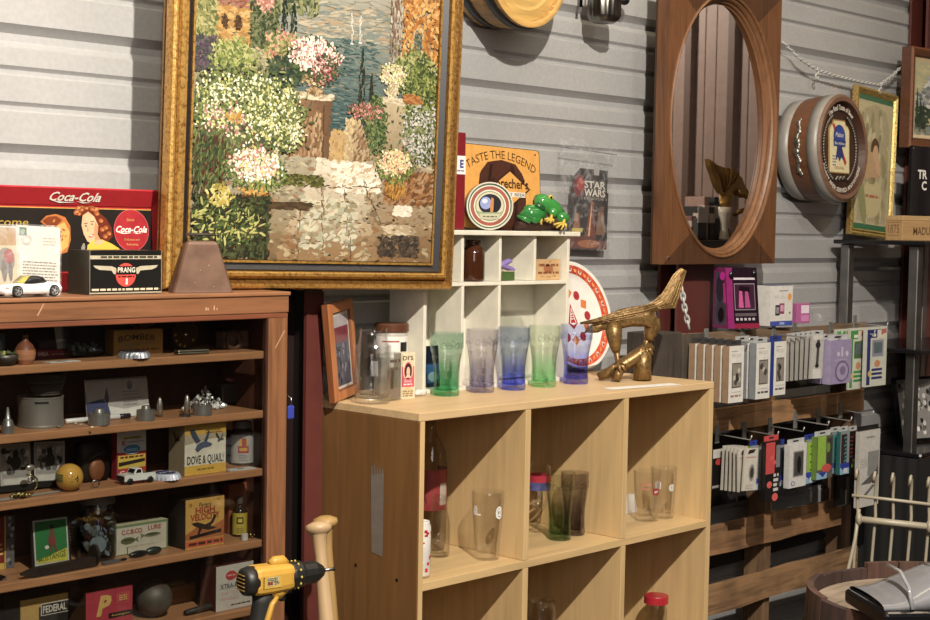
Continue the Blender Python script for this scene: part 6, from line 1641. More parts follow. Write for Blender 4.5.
m.poly([(-r_ * .56, r_ * .80), (-r_ * .40, r_ * .62), (r_ * .40, r_ * .62), (r_ * .56, r_ * .80), (r_ * .40, r_ * .74), (-r_ * .40, r_ * .74)], y0_ - .0008, '#8a9a70'); m.rect(-r_ * .42, r_ * .46, r_ * .42, r_ * .68, y0_ - .0010, '#b8b494'); m.lines(-r_ * .3, r_ * .3, r_ * .54, .003, 1, 1, y0_ - .0013, '#5c5a48', 0)
m.build('lid_picture', 'print:.25', t)
# frogs
c = P(541, 228.5, Y=2.59); c.z = ZC; K2 = depth(c) / FPX
t = thing('frog_figurine', 'two glossy green frogs on a brown log, figurine on the white cubby', 'figurine', c, R(-30))
f3 = lambda px, py, d=0: ((px - 541) * K2, d, (228.5 - py) * K2)
m = MB('#4a2c20').loft([[( (px - 541) * K2, .024 * s_ * math.cos(a), max(0, (228.5 - py) * K2 + .020 * s_ * 0 + hh * K2 * math.sin(a))) for a in (2 * PI * i / 14 for i in range(14))] for px, py, s_, hh in ((513, 224, .5, 3), (517, 221.5, .9, 7), (530, 219.5, 1.05, 9), (545, 218, 1.1, 10), (558, 219, 1.0, 9), (564, 223, .6, 5))]); m.build('log', 'rust', t)
GR = '#2f8a34'
m = MB(GR)
m.tube([f3(561, 213, 0), f3(553, 207, -.004), f3(545, 202, -.008), f3(538, 199, -.012), f3(533, 198, -.014)], [7 * K2, 9 * K2, 9 * K2, 8.5 * K2, 6 * K2], 12)
m.ell(f3(540, 201, -.012), (8.5 * K2, .020, 7.2 * K2)); m.ell(f3(561, 215, -.02), (7 * K2, .012, 6 * K2), '#2a7c30'); m.ell(f3(550, 210, -.026), (5 * K2, .010, 5 * K2))
m.build('large_frog_body', 'paint:.12', t)
MB('#1b5422').ell(f3(535.5, 204.5, -.024), (6.2 * K2, .014, 4.6 * K2), rot=(0, R(22), 0)).build('frog_mouth', 'paint:.12', t)
m = MB('#c8b82c').ell(f3(547.5, 195, -.022), (2.6 * K2, .006, 2.6 * K2)).ell(f3(546, 194.5, .008), (2.6 * K2, .006, 2.6 * K2)); m.ell(f3(547.5, 195, -.0275), (1.2 * K2, .002, 1.4 * K2), '#1c1c14'); m.build('frog_eyes', 'paint:.1', t)
m = MB('#c8a828')
for ox, oy, L, dd in ((562, 219, 1, -.036), (548, 215, .7, -.040)):
    m.tube([f3(ox, oy - 3, dd + .01), f3(ox - 2, oy + 1, dd)], 1.6 * K2, 6)
    for dx, dy in ((-13, 3), (-10, 6), (-5, 8), (0, 6)): m.tube([f3(ox - 2, oy + 1, dd), f3(ox + dx * .6 * L, oy + dy * .5 * L, dd - .004), f3(ox + dx * L, oy + dy * L, dd - .003)], [1.3 * K2, 1.1 * K2, 1.4 * K2], 6)
m.build('yellow_feet', 'paint:.15', t)
m = MB('#237a32')
m.tube([f3(515, 213.5, -.02), f3(522, 211, -.024), f3(531, 212, -.024), f3(541, 213, -.02)], [1.5 * K2, 6 * K2, 8 * K2, 5 * K2], 12); m.ell(f3(525, 208, -.024), (6 * K2, .014, 5.5 * K2)); m.ell(f3(531, 216, -.034), (6 * K2, .008, 5 * K2)); m.tube([f3(513, 214, -.02), f3(519, 216, -.026), f3(526, 219, -.030)], [1 * K2, 3 * K2, 3 * K2], 8)
m.ell(f3(528, 204.5, -.030), (2.4 * K2, .005, 2.2 * K2), '#3a9a40')
m.build('small_frog_body', 'paint:.12', t)
m = MB('#c8a828').ell(f3(537, 217.5, -.032), (1.6 * K2, .004, 1.6 * K2)); m.tube([f3(536, 217, -.034), f3(536.5, 222, -.036)], 1.2 * K2, 6); m.build('small_frog_foot', 'paint:.15', t)
# cubby contents
c, w, h = fit(461, 484.5, 280, 239, BT + .2675, 2.60, 0, None, True); r_ = w / 2
t = thing('amber_bottle', 'brown amber glass bottle in the upper left compartment of the white cubby', 'bottle', c)
MB('#43200f').lathe([(0, 0), (r_ * .92, 0), (r_, .005), (r_, h * .66), (r_ * .88, h * .78), (r_ * .6, h * .86), (r_ * .56, h * .9), (r_ * .64, h * .92), (r_ * .64, h), (r_ * .5, h), (r_ * .5, h * .9), (0, h * .88)], 36).build('bottle_body', 'paint:.08', t)
c, w, h = fit(500.5, 516, 280, 259, BT + .2675, 2.585)
t = thing('lilac_trinket', 'lilac topped trinket on a green base in the upper middle compartment', 'trinket', c)
MB('#44602c').bbox(-w * .40, 0, 0, w * .42, .018, h * .42, .001).build('green_base', 'paint', t)
m = MB('#8a74b8')
for i in range(9): m.ell((w * .34 * math.cos(i * .7) * (1 - i / 20), .010, h * (.52 + .05 * i)), (w * .22, .010, h * .12))
m.build('lilac_top', 'paint', t); MB('#c0b090').bbox(-w * .3, -.001, h * .42, w * .32, .016, h * .47, .001).build('cream_band', 'paint', t)
def dr(m, w, h):
    m.lines(-w * .4, w * .42, h * .66, h * .12, 1, 1, E1, '#8a4c2c', 0); m.oval(0, h * .55, w * .2, h * .2, E1, '#a8643c', 14); m.lines(-w * .42, w * .44, h * .3, h * .10, 1, 1, E1, '#8a4c2c', 0)
    for i in range(10): m.oval(random.uniform(-.45, .45) * w, random.uniform(.1, .9) * h, .003, .002, E2, '#a87848', 7)
carton('stamp_block', 'tan wooden block with brown printing in the upper right compartment', 'block', 536, 560, 280.5, 260, BT + .2675, .03, '#c8a06c', '#a87c4c', '#c8a06c', dr, Y=2.58)

# hanging figure pack in a clear bag
Yb = 2.79
c = P(586, 252, Y=Yb); tl, tr_, br, bl = P(556, 138, Y=Yb), P(611, 143, Y=Yb), P(611, 257, Y=Yb), P(557, 250, Y=Yb)
w = tr_.x - tl.x; h = tl.z - bl.z
t = thing('toy_card_in_bag', 'clear zip bag with a dark orange blister card hanging on the siding', 'toy pack', (tl.x + w / 2, Yb, bl.z), rot=(0, R(1.5), 0))
n = 12; vs = []
for j in range(n + 1):
    for i in range(n + 1):
        u, v = i / n, j / n
        vs.append(((u - .5) * w, -.016 - .006 * math.sin(u * 9 + v * 5) - .012 * math.sin(PI * v) * math.sin(PI * u), v * h))
m = MB('#ffffff').add(vs, [(j * (n + 1) + i, j * (n + 1) + i + 1, (j + 1) * (n + 1) + i + 1, (j + 1) * (n + 1) + i) for j in range(n) for i in range(n)], smooth=True)
m.rect(-w / 2, h * .945, w / 2, h * .955, -.018, '#ffffff'); m.build('zip_bag', 'film', t)
MB('#e8e8ea').tube([(-w / 2, -.017, h * .91), (0, -.018, h * .905), (w / 2, -.017, h * .895)], .002, 6).build('zip_strip', 'film', t)
cw = (P(607, 230, Y=Yb) - P(570, 230, Y=Yb)).x; ch_ = P(585, 172, Y=Yb).z - P(585, 252, Y=Yb).z
m = MB('#1c1416'); ox = P(588, 200, Y=Yb).x - (tl.x + w / 2)
out = [(-.5, 0), (.5, 0), (.5, .72), (.46, .72), (.46, 1), (.24, 1), (.24, .93), (.08, .93), (.08, 1), (-.28, 1), (-.44, .9), (-.5, .74)]
m.slab([(ox + a * cw, .004 + b_ * ch_) for a, b_ in out], -.004, -.002, '#1c1416')
yy = -.0044
m.poly([(ox - .12 * cw, .02), (ox + .2 * cw, .02), (ox + .10 * cw, ch_ * .62), (ox + .02 * cw, ch_ * .62)], yy, '#6e3420'); m.poly([(ox - .04 * cw, .02), (ox + .02 * cw, .02), (ox + .065 * cw, ch_ * .60), (ox + .05 * cw, ch_ * .60)], yy - .0002, '#d8a070')
m.rect(ox - .5 * cw, .004, ox + .5 * cw, .004 + ch_ * .16, yy - .0003, '#5e281c'); m.oval(ox, ch_ * .08, cw * .3, ch_ * .05, yy - .0005, '#9c5c34')
m.oval(ox - .30 * cw, ch_ * .80, cw * .16, ch_ * .14, yy - .0003, '#6a1c1c'); m.oval(ox - .28 * cw, ch_ * .82, cw * .09, ch_ * .08, yy - .0004, '#a83028')
m.text('STAR', ox + .12 * cw, ch_ * .78, ch_ * .085, yy - .0008, '#d0c8bc', w=cw * .58, bold=.03); m.text('WARS', ox + .12 * cw, ch_ * .68, ch_ * .085, yy - .0008, '#d0c8bc', w=cw * .58, bold=.03); m.text('EPISODE I', ox + .14 * cw, ch_ * .635, ch_ * .03, yy - .0008, '#a89c90', w=cw * .6)
m.poly([(ox + .18 * cw, ch_ * .2), (ox + .44 * cw, ch_ * .2), (ox + .38 * cw, ch_ * .50), (ox + .24 * cw, ch_ * .50)], yy - .0006, '#7a5436'); m.oval(ox + .31 * cw, ch_ * .52, cw * .06, ch_ * .04, yy - .0008, '#6a4830')
m.poly([(ox - .44 * cw, ch_ * .24), (ox - .24 * cw, ch_ * .24), (ox - .28 * cw, ch_ * .46), (ox - .38 * cw, ch_ * .46)], yy - .0006, '#8c5c42'); m.rect(ox - .46 * cw, ch_ * .22, ox - .18 * cw, ch_ * .27, yy - .0008, '#c8b040')
m.rect(ox + .20 * cw, ch_ * .13, ox + .5 * cw, ch_ * .2, yy - .0009, '#15120f')
m.build('blister_card', 'print:.3', t)
# ================================================================== PACKAGES ON THE PALLET
def pk(px, py, Y): return P(px, py, Y=Y)
# on the top edge
c, w, h = fit(712, 764, 327, 265, 1.303, 2.575)
t = thing('headset_box', 'glossy black and magenta headset box with clear window standing on the pallet', 'box', (P(744, 327, Y=2.60).x, 2.60, 1.301), rz=R(-16))
def px_w(x0, x1, Y, rz=0): 
    c, w, h = fit(x0, x1, 300, 299, None, Y, rz); return w
W1 = px_w(731, 764, 2.6, R(-20)); D1 = .075; H1 = P(737, 268, Y=2.6).z - 1.301
m = MB('#231420'); xs = -W1 / 2
m.loft([[(-W1 / 2, 0, 0), (W1 / 2, 0, 0), (W1 / 2, D1, 0), (-W1 / 2, D1, 0)], [(-W1 / 2, .022, H1), (W1 / 2, .022, H1), (W1 / 2, D1, H1), (-W1 / 2, D1, H1)]], smooth=False)
m.build('box_body', 'print:.25', t)
fr = lambda q: .022 * q
def fp(pts, o, col): m.add([(x * W1, fr(zz) + o, zz * H1) for x, zz in pts], [tuple(range(len(pts)))], col)
m = MB()
fp([(-.5, .0), (-.30, .0), (-.30, 1), (-.5, 1)], -.0006, '#8a2468'); fp([(-.30, 0), (.5, 0), (.5, .08), (-.30, .08)], -.0006, '#8a2040')
fp([(-.26, .30), (.40, .30), (.40, .74), (-.26, .74)], -.0008, '#8a8088'); fp([(-.24, .315), (.38, .315), (.38, .725), (-.24, .725)], -.0012, '#3c2034')
fp([(-.14, .34), (.02, .34), (-.02, .66), (-.10, .66)], -.0016, '#c0508c'); fp([(.06, .34), (.24, .34), (.16, .66), (.08, .62)], -.0016, '#a84880'); fp([(-.12, .62), (.24, .60), (.22, .68), (-.08, .70)], -.0018, '#201018')
fp([(-.26, .80), (.42, .80), (.42, .835), (-.26, .835)], -.001, '#c8c0c8'); fp([(-.26, .20), (.42, .20), (.42, .25), (-.26, .25)], -.001, '#5c5058')
for i in range(5): fp([(-.24 + .13 * i, .13), (-.16 + .13 * i, .13), (-.16 + .13 * i, .17), (-.24 + .13 * i, .17)], -.001, '#b8b0b8')
m.build('front_print', 'print:.25', t)
m = MB(); m.T = Matrix.Translation((-W1 / 2 - .0006, 0, 0)) @ Matrix.Rotation(R(-90), 4, 'Z')
m.poly([(-D1, 0), (0, 0), (-.022, H1), (-D1, H1)], 0, '#7c2a5c'); m.poly([(-D1 * .9, H1 * .05), (-D1 * .15, H1 * .05), (-D1 * .40, H1 * .92), (-D1 * .9, H1 * .92)], -.0004, '#50465a')
m.oval(-D1 * .55, H1 * .66, D1 * .26, H1 * .24, -.0008, '#2c2a34'); m.oval(-D1 * .48, H1 * .26, D1 * .30, H1 * .18, -.0009, '#3c3a44'); m.oval(-D1 * .46, H1 * .22, D1 * .18, H1 * .12, -.0012, '#121216'); m.oval(-D1 * .42, H1 * .86, D1 * .18, H1 * .07, -.0012, '#c8289c'); m.poly([(-D1 * .3, H1 * .42), (-D1 * .14, H1 * .42), (-D1 * .26, H1 * .74), (-D1 * .38, H1 * .74)], -.0012, '#c02a8c')
m.reset(); m.build('side_window', 'print:.15', t)
for q, zz in ((-.34, .88), (.40, .90)): MB('#15131a').ell((W1 * q, fr(zz) - .004, H1 * zz), (.009, .006, .012)).build('earpiece', 'paint:.2', t)
def dr(m, w, h):
    m.rect(-w / 2, 0, w / 2, h * .12, E1, '#3c4c9c'); m.rect(-w * .08, h * .03, w * .14, h * .09, E2, '#8aa0d8'); m.oval(w * .36, h * .72, w * .09, h * .09, E1, '#d8943c', 18)
    m.rect(-w * .28, h * .26, -w * .08, h * .52, E1, '#2c2c30'); m.rect(-w * .10, h * .30, w * .12, h * .56, E2, '#8a3454'); m.rect(-w * .07, h * .36, w * .09, h * .52, E3, '#c890a8'); m.rect(-w * .25, h * .31, -w * .12, h * .47, E2, '#8a8a90')
    m.lines(-w * .1, w * .3, h * .86, h * .025, 1, 1, E1, '#6a6a72', 0); m.text('FUN', -w * .05, h * .68, h * .08, E1, '#b8b4b8', w=w * .5); m.oval(w * .38, h * .32, .004, .004, E1, '#5a5a60', 8)
carton('camera_box', 'white cardboard box with blue base and top beside the headset box on the pallet', 'box', 770, 792, 326, 286, 1.301, .055, '#cfcac4', '#d8d4ce', '#44549c', dr, Y=2.60, rz=R(-6))
c, w, h = fit(798, 808.5, 325, 305, 1.301, 2.63)
t = thing('pink_toy', 'small pink and white packaged toy standing on the pallet', 'toy', c, R(-10))
MB('#b05c94').bbox(-w / 2, 0, 0, w / 2, .02, h, .002).build('pink_card', 'paint:.3', t); m = MB(); m.rect(-w * .2, h * .5, w * .4, h * .9, -.0006, '#d8c8d4'); m.rect(-w * .2, h * .1, w * .4, h * .42, -.0006, '#c87cae'); m.build('white_panel', 'print', t)
m = MB('#ffffff'); n = 8; vs = []
for j in range(n + 1):
    for i in range(n + 1):
        u, v = i / n, j / n; vs.append((u * .10, .02 * math.sin(u * 5) * v, .001 + (.035 * (1 - .7 * u) * v) + .004 * math.sin(u * 14)))
m.add(vs, [(j * (n + 1) + i, j * (n + 1) + i + 1, (j + 1) * (n + 1) + i + 1, (j + 1) * (n + 1) + i) for j in range(n) for i in range(n)], smooth=True)
one(m, 'clear_bag', 'film', 'crumpled clear plastic bag lying beside the small pink toy', 'bag', P(812, 322, Y=2.64) * 1 if False else Vector((P(812, 322, Y=2.645).x, 2.645, 1.302)))

def hang(x0, x1, pt, pb, Y, d, name, label, cat, group, front, side, draw=None, m_='print:.35', slot=True, rz=0, tilt=0):
    """a package hanging from a hook: top edge given, front plane at Y"""
    c, w, h = fit(x0, x1, pb, pt, None, Y, rz)
    m = MB(side).box(-w / 2, 0, 0, w / 2, d, h, side, None, front, side)
    if slot:
        m.rect(-w * .5, h, w * .5, h + .016, d * .5, '#b8b8b8' if slot is True else slot); m.rect(-w * .16, h + .006, w * .16, h + .011, d * .5 - .0004, '#2a2a2c')
    if draw: draw(m, w, h)
    return one(m, name, m_, label, cat, c, rz, group, (0, tilt, rz))
def copies(o, k, step, labels, zjit=.0):
    for i in range(1, k + 1):
        q = o.copy(); COL.objects.link(q); q.location = o.location + Vector((0, step * i, random.uniform(-zjit, zjit))); q['label'] = labels[i - 1]
ORD = ['second', 'third', 'fourth', 'fifth', 'sixth', 'seventh', 'rearmost']
def cable(side, text, tc):
    def dr(m, w, h):
        m.rect(-w / 2, 0, w / 2, h, E1, '#d8d4cd'); m.rect(-w * .30, h * .26, w * .34, h * .70, E2, '#5c5650'); m.rect(-w * .26, h * .28, w * .30, h * .68, E3, '#8a8278')
        for i in range(7): m.oval(random.uniform(-.16, .2) * w, random.uniform(.32, .62) * h, w * .10, h * .05, E3 - .0001 * (i + 1), random.choice(['#2c2a2a', '#4a4644', '#b8b0a4', '#383634']), 9)
        m.lines(-w * .34, w * .1, h * .90, h * .014, 1, 1, E2, '#8a8480', 0); m.text(text, 0, h * .80, h * .06, E2, '#b0a8a0', w=w * .62); m.lines(-w * .36, w * .38, h * .10, h * .035, 1, 1, E2, tc, 0); m.lines(-w * .3, w * .34, h * .18, h * .012, 1, 1, E2, '#a8a29c', 0)
    return dr
S0, ST = 2.46, .030
o = hang(728, 742.7, 346, 402.5, S0, .022, 'cable_box', 'white fronted cable box with tan sides hanging frontmost on the left hook', 'box', 'tan sided cable boxes on the left hook', '#d8d4cd', '#94785e', cable(0, 'MICRO', '#94785e'), slot='#3c3a3a')
copies(o, 4, ST, ['tan sided cable box, %s from the front on the left hook' % ORD[i] for i in range(4)])
o = hang(755.2, 769.2, 343, 398.7, S0, .024, 'cable_box', 'white fronted cable box with grey sides hanging frontmost on the second hook', 'box', 'grey sided cable boxes on the second hook', '#d8d4cd', '#7e8288', cable(0, 'MICRO', '#4a4a50'), slot='#a8a8a8')
copies(o, 2, ST + .002, ['grey sided cable box, %s from the front on the second hook' % ORD[i] for i in range(2)])
o = hang(773, 785, 341.5, 395, S0, .035, 'cable_box', 'white fronted cable box with royal blue sides on the third hook', 'box', None, '#d8d4cd', '#2c3c84', cable(0, 'MICRO', '#5a5a60'), slot='#2c3c84')
def pen(i):
    tc = ['#2c2a2c', '#5c1c20', '#3c3a3c', '#a8b02c', '#2c6ca0', '#2a2a2e'][i]
    def dr(m, w, h):
        m.rect(-w / 2, 0, w / 2, h, E1, '#b8b4ae'); m.rect(-w * .34, 0, w * .34, h * .22, E3, '#d4d0ca'); m.poly([(-w * .1, h * .28), (w * .12, h * .28), (w * .16, h * .9), (-w * .06, h * .9)], E2, '#4a4846' if i % 2 else '#8a8684'); m.oval(w * .02, h * .78, w * .2, h * .08, E3, tc); m.oval(0, h * .30, w * .16, h * .05, E3, tc); m.rect(-w * .4, h * .90, w * .4, h, E2, '#cfcbc4')
    return dr
penlab = ['black', 'maroon', 'dark grey', 'lime green', 'light blue', 'black and white']
for i in range(6):
    hang(787 + i * 4.6, 797 + i * 5.0, 338 - i * .5, 380.5 - i * .4, 2.585 - i * .024, .006, 'stylus_pack', 'slim stylus pack with %s tip, %s from the left on its hook' % (penlab[i], ['first', 'second', 'third', 'fourth', 'fifth', 'sixth'][i]), 'stylus pack', 'slim stylus packs on one hook', '#b8b4ae', '#a09c98', pen(i), slot=True, tilt=R(-2 + i * .8))
def lav(m, w, h):
    m.rect(-w * .46, 0, w * .5, h, E1, '#9a8cb0'); m.oval(w * .06, h * .28, w * .34, h * .24, E2, '#6c5c84'); m.oval(w * .06, h * .28, w * .28, h * .20, E3, '#a498b8'); m.oval(w * .08, h * .30, w * .14, h * .10, E4, '#7c6e94'); m.rect(0, h * .62, w * .08, h * .84, E2, '#c8c0d4'); m.oval(-w * .14, h * .68, w * .07, h * .05, E2, '#c8c0d4'); m.oval(w * .28, h * .68, w * .07, h * .06, E2, '#c8c0d4'); m.lines(-w * .3, w * .3, h * .54, h * .015, 1, 1, E2, '#c0b8cc', 0)
o = hang(830, 850.5, 340, 383.5, 2.45, .028, 'lavender_box', 'lavender box with a round dial picture, front one of its pair', 'box', 'lavender boxes on one hook', '#9a8cb0', '#9488a8', lav)
copies(o, 1, .036, ['lavender box hanging directly behind the other lavender box'])
def kit(c1, c2):
    def dr(m, w, h):
        m.rect(-w / 2, 0, w / 2, h, E1, '#c8c8b8'); m.rect(-w * .44, h * .03, -w * .28, h * .96, E2, c1); m.rect(-w * .28, h * .82, w * .30, h * .96, E2, c1); m.rect(w * .02, h * .80, w * .42, h * .95, E3, '#d8d0bc'); m.poly([(w * .2, h * .86), (w * .46, h * .90), (w * .44, h * .97), (w * .22, h * .95)], E4, '#b8645c'); m.lines(-w * .24, w * .04, h * .84, h * .05, 1, 1, E3, '#e0e0d8', 0)
        m.rect(-w * .20, h * .50, w * .34, h * .78, E2, c2); m.rect(-w * .12, h * .56, w * .26, h * .74, E3, '#5a6a6c'); m.oval(w * .06, h * .38, w * .14, h * .06, E2, '#c88a5c'); 
        for i in range(3): m.rect(-w * .2, h * (.12 + .07 * i), w * .3, h * (.16 + .07 * i), E2, c1)
        m.oval(-w * .3, h * .22, w * .08, h * .05, E3, '#c8b04c')
    return dr
o = hang(848, 864, 328, 389, 2.50, .006, 'calculator_pack', 'green and cream blister pack hanging right of the lavender boxes', 'pack', None, '#c8c8b8', '#b0b0a0', kit('#3c8c3c', '#4c6c3c'), slot=False)
o = hang(834, 853, 329, 380, 2.56, .006, 'calculator_pack', 'green and cream blister pack half hidden behind the lavender boxes', 'pack', None, '#c8c8b8', '#b0b0a0', kit('#4c9a4c', '#4c6c3c'), slot=False)
o = hang(864.5, 885.5, 327, 386, 2.47, .010, 'calculator_pack', 'navy and cream blister pack at the right end of the upper row', 'pack', None, '#c8c4bc', '#b0aca8', kit('#2c3470', '#8a8c9c'), slot=False)
# ---- hooks on the pallet and the lower row
for px, py, L in ((712, 345, .15), (748, 343, .13), (779, 341, .14), (800, 338, .17), (836, 337, .16), (860, 330, .12)):
    p = P(px, py - 3, Y=2.60); hook(p.x, p.z, L)
for px, py in ((723, 432), (750, 428), (776, 424), (801, 418), (824, 414), (846, 408)):
    p = P(px, py, Y=2.60); hook(p.x, p.z - .02, .12)
def white_card(m, w, h):
    m.rect(-w / 2, 0, w / 2, h, E1, '#c8c2b6'); m.poly([(-w * .3, h * .86), (w * .2, h * .90), (w * .3, h * .98), (-w * .2, h * .96)], E2, '#2c2a28'); m.lines(-w * .4, w * .4, h * .78, h * .02, 1, 1, E2, '#b85c44', 0); m.oval(w * .1, h * .42, w * .22, h * .20, E2, '#8a8680'); m.oval(w * .1, h * .42, w * .14, h * .13, E3, '#3c3a38'); m.lines(-w * .3, w * .3, h * .12, h * .02, 3, h * .04, E2, '#a8a298')
lab_w = ['frontmost', 'second', 'third', 'fourth', 'fifth', 'sixth']
for i in range(6):
    x0 = 742.5 - i * 4.2
    hang(x0, x0 + 13, 448.5 - i * .6, 490.5 - i * .2, 2.46 + i * .022, .005, 'earbud_card', 'white blister card on the lower left hook, %s from the front' % lab_w[i] if i else 'white blister card tilting forward, frontmost on the lower left hook', 'blister card', 'white blister cards on the lower left hook', '#c8c2b6', '#b4ae a2'.replace(' ', ''), white_card, slot=False, tilt=R(4 if i == 0 else 1.5 * (i - 3)))
def redblk(m, w, h):
    m.rect(-w / 2, 0, w / 2, h, E1, '#1a1818'); m.rect(-w / 2, h * .78, w / 2, h, E2, '#c8c4bc'); m.oval(0, h * .68, w * .3, h * .08, E3, '#c8403c'); m.rect(-w / 2, h * .04, w / 2, h * .1, E2, '#a8a4a0')
hang(712, 724, 449, 489, 2.60, .006, 'phone_case_pack', 'black and red blister card behind the white cards at the lower left', 'blister card', None, '#1a1818', '#3a3838', redblk, slot=False)
def clipp(c1, c2=None, logo=True):
    def dr(m, w, h):
        m.rect(-w / 2, 0, w / 2, h, E1, '#8a8c90'); m.rect(-w * .42, h * .24, w * .2, h * .94, E2, c1)
        if c2: 
            for i in range(7): m.poly([(-w * .1 + w * .08 * (i % 2), h * (.28 + .09 * i)), (w * .30, h * (.33 + .09 * i)), (w * .30, h * (.36 + .09 * i)), (-w * .1 + w * .08 * (i % 2), h * (.32 + .09 * i))], E3, c2)
        m.rect(-w * .5, 0, w * .5, h * .26, E3, '#8ab0cc'); m.poly([(-w * .5, h * .26), (w * .5, h * .26), (w * .5, h * .16), (0, h * .06), (-w * .5, h * .18)], E4, '#2c3c9c'); m.rect(-w * .12, h * .02, w * .3, h * .14, E4 - .0002, '#c4ccd4')
    return dr
hang(750, 757.5, 446, 490.5, 2.47, .012, 'phone_case_pack', 'slim lime green case pack right of the white blister cards', 'pack', None, '#7ca02c', '#6c8c2c', clipp('#84a830'), slot='#2c3c9c')
hang(757.8, 764, 447, 489, 2.50, .012, 'phone_case_pack', 'thin clear grey case pack between the lime pack and the coral pack', 'pack', None, '#8a8686', '#6a6868', None, slot=False)
def coral(m, w, h):
    m.rect(-w / 2, 0, w / 2, h, E1, '#1c1a1a'); m.rect(-w * .5, h * .46, w * .12, h * .98, E2, '#c8484a'); m.rect(w * .2, h * .55, w * .48, h * .92, E2, '#7c7a7c')
    for x, zz, s_ in ((-.1, .72, .10), (.08, .64, .10), (-.22, .28, .14), (.18, .06, .16)): m.oval(x * w, zz * h, w * s_ * 1.3, h * s_ * .42, E3, '#d85a56', 12)
    m.lines(w * .05, w * .4, h * .40, h * .05, 4, h * .08, E3, '#c8c4c0', .1)
hang(764.5, 779, 441, 501, 2.44, .016, 'coral_case_pack', 'tall coral and black case pack hanging lowest in the lower row', 'pack', None, '#1c1a1a', '#141212', coral, slot='#c8484a')
hang(777, 785, 445, 486, 2.50, .014, 'phone_case_pack', 'dark navy case pack right of the coral pack', 'pack', None, '#24263c', '#1c1c2c', clipp('#24263c'), slot='#2c3c9c')
hang(783.5, 789, 446, 486, 2.53, .014, 'phone_case_pack', 'thin purple case pack beside the white window box', 'pack', None, '#6c3c84', '#4c2c60', clipp('#7c4494'), slot=False)
def winbox(m, w, h):
    m.rect(-w / 2, 0, w / 2, h, E1, '#cfcdca'); m.rect(-w * .28, h * .24, w * .34, h * .84, E2, '#8c8a88'); m.rect(-w * .22, h * .27, w * .30, h * .81, E3, '#4a4846'); m.oval(w * .06, h * .52, w * .12, h * .2, E4, '#1c1a1a'); m.oval(-w * .26, h * .10, w * .12, h * .055, E2, '#5c6498', 16); m.oval(-w * .26, h * .10, w * .08, h * .035, E3, '#cfcdca', 12)
hang(788.5, 805.5, 444, 487, 2.45, .018, 'window_box', 'white window box with a dark charger in the middle of the lower row', 'box', None, '#cfcdca', '#b8b6b4', winbox, slot=True)
hang(805, 815.5, 439.5, 483, 2.47, .014, 'phone_case_pack', 'lime and black zigzag case pack right of the white window box', 'pack', None, '#84a830', '#5c7828', clipp('#8ab02c', '#1c1c1a'), slot='#2c3c9c')
def limecoral(m, w, h):
    m.rect(-w / 2, 0, w / 2, h, E1, '#5c5a54'); m.rect(-w * .46, h * .22, w * .06, h, E2, '#8cb430'); m.rect(w * .14, h * .28, w * .46, h * .94, E2, '#3c3c34'); m.oval(w * .2, h * .72, w * .12, h * .12, E3, '#6c8c3c'); m.oval(w * .1, h * .24, w * .3, h * .10, E3, '#c8504c'); m.rect(-w * .5, 0, w * .14, h * .16, E3, '#8ab0cc'); m.poly([(-w * .4, h * .16), (w * .14, h * .16), (-w * .1, h * .04)], E4, '#2c3c9c')
hang(816, 832, 436, 478.5, 2.45, .020, 'phone_case_pack', 'lime green and coral case pack in the lower row', 'pack', None, '#8cb430', '#5c7828', limecoral, slot=True)
hang(831, 840.5, 432, 473, 2.49, .014, 'phone_case_pack', 'teal and black zigzag case pack, left of the two teal packs', 'pack', None, '#2c8c8c', '#1c5c5c', clipp('#2f9494', '#16181a'), slot=True)
hang(839.5, 848.5, 431.5, 474, 2.45, .014, 'phone_case_pack', 'teal edged case pack, right of the two teal packs', 'pack', None, '#2c8c8c', '#1c5c5c', clipp('#3c2428', '#2f9494'), slot=True)
def redpat(m, w, h):
    m.rect(-w / 2, 0, w / 2, h, E1, '#1c1614')
    for i in range(12): m.oval((-.25 + .5 * (i % 2)) * w, h * (.42 + .045 * i), w * .2, h * .02, E2, '#8a3430' if i % 3 else '#5a5450', 8)
    m.oval(0, h * .2, w * .22, h * .06, E2, '#6c9c2c'); m.oval(0, h * .32, w * .12, h * .05, E2, '#b8b4b0')
hang(848.5, 857, 431, 474, 2.49, .012, 'phone_case_pack', 'dark red patterned case pack left of the tall white box', 'pack', None, '#1c1614', '#120f0e', redpat, slot=True)
def tallwhite(m, w, h):
    m.rect(-w / 2, 0, w / 2, h, E1, '#c4c0ba'); m.lines(-w * .16, w * .2, h * .90, h * .02, 1, 1, E2, '#6a6662', 0); m.rect(-w * .08, h * .40, w * .46, h * .72, E2, '#8a8886'); m.poly([(-w * .4, h * .30), (w * .3, h * .46), (w * .44, h * .52), (w * .44, h * .40), (w * .1, h * .30)], E3, '#5c5a5a'); m.poly([(-w * .3, h * .14), (w * .2, h * .28), (w * .3, h * .26), (-w * .2, h * .12)], E2, '#6a6868'); m.lines(-w * .42, -w * .1, h * .62, h * .012, 4, h * .03, E2, '#9a9690')
hang(857.5, 878, 430.5, 506, 2.44, .014, 'tall_white_box', 'tall white accessory box at the right end of the lower row', 'box', None, '#c4c0ba', '#a8a49e', tallwhite, slot='#1c1c1c')
def darkpk(m, w, h):
    m.rect(-w / 2, 0, w / 2, h, E1, '#161413'); m.rect(w * .1, h * .05, w * .34, h * .9, E2, '#6a6662'); m.rect(-w * .5, h * .02, w * .5, h * .05, E2, '#4a4644')
hang(836, 851, 474, 506, 2.56, .012, 'dark_pack', 'dark long pack with a grey rod below the teal packs', 'pack', None, '#161413', '#121010', darkpk, slot=False)

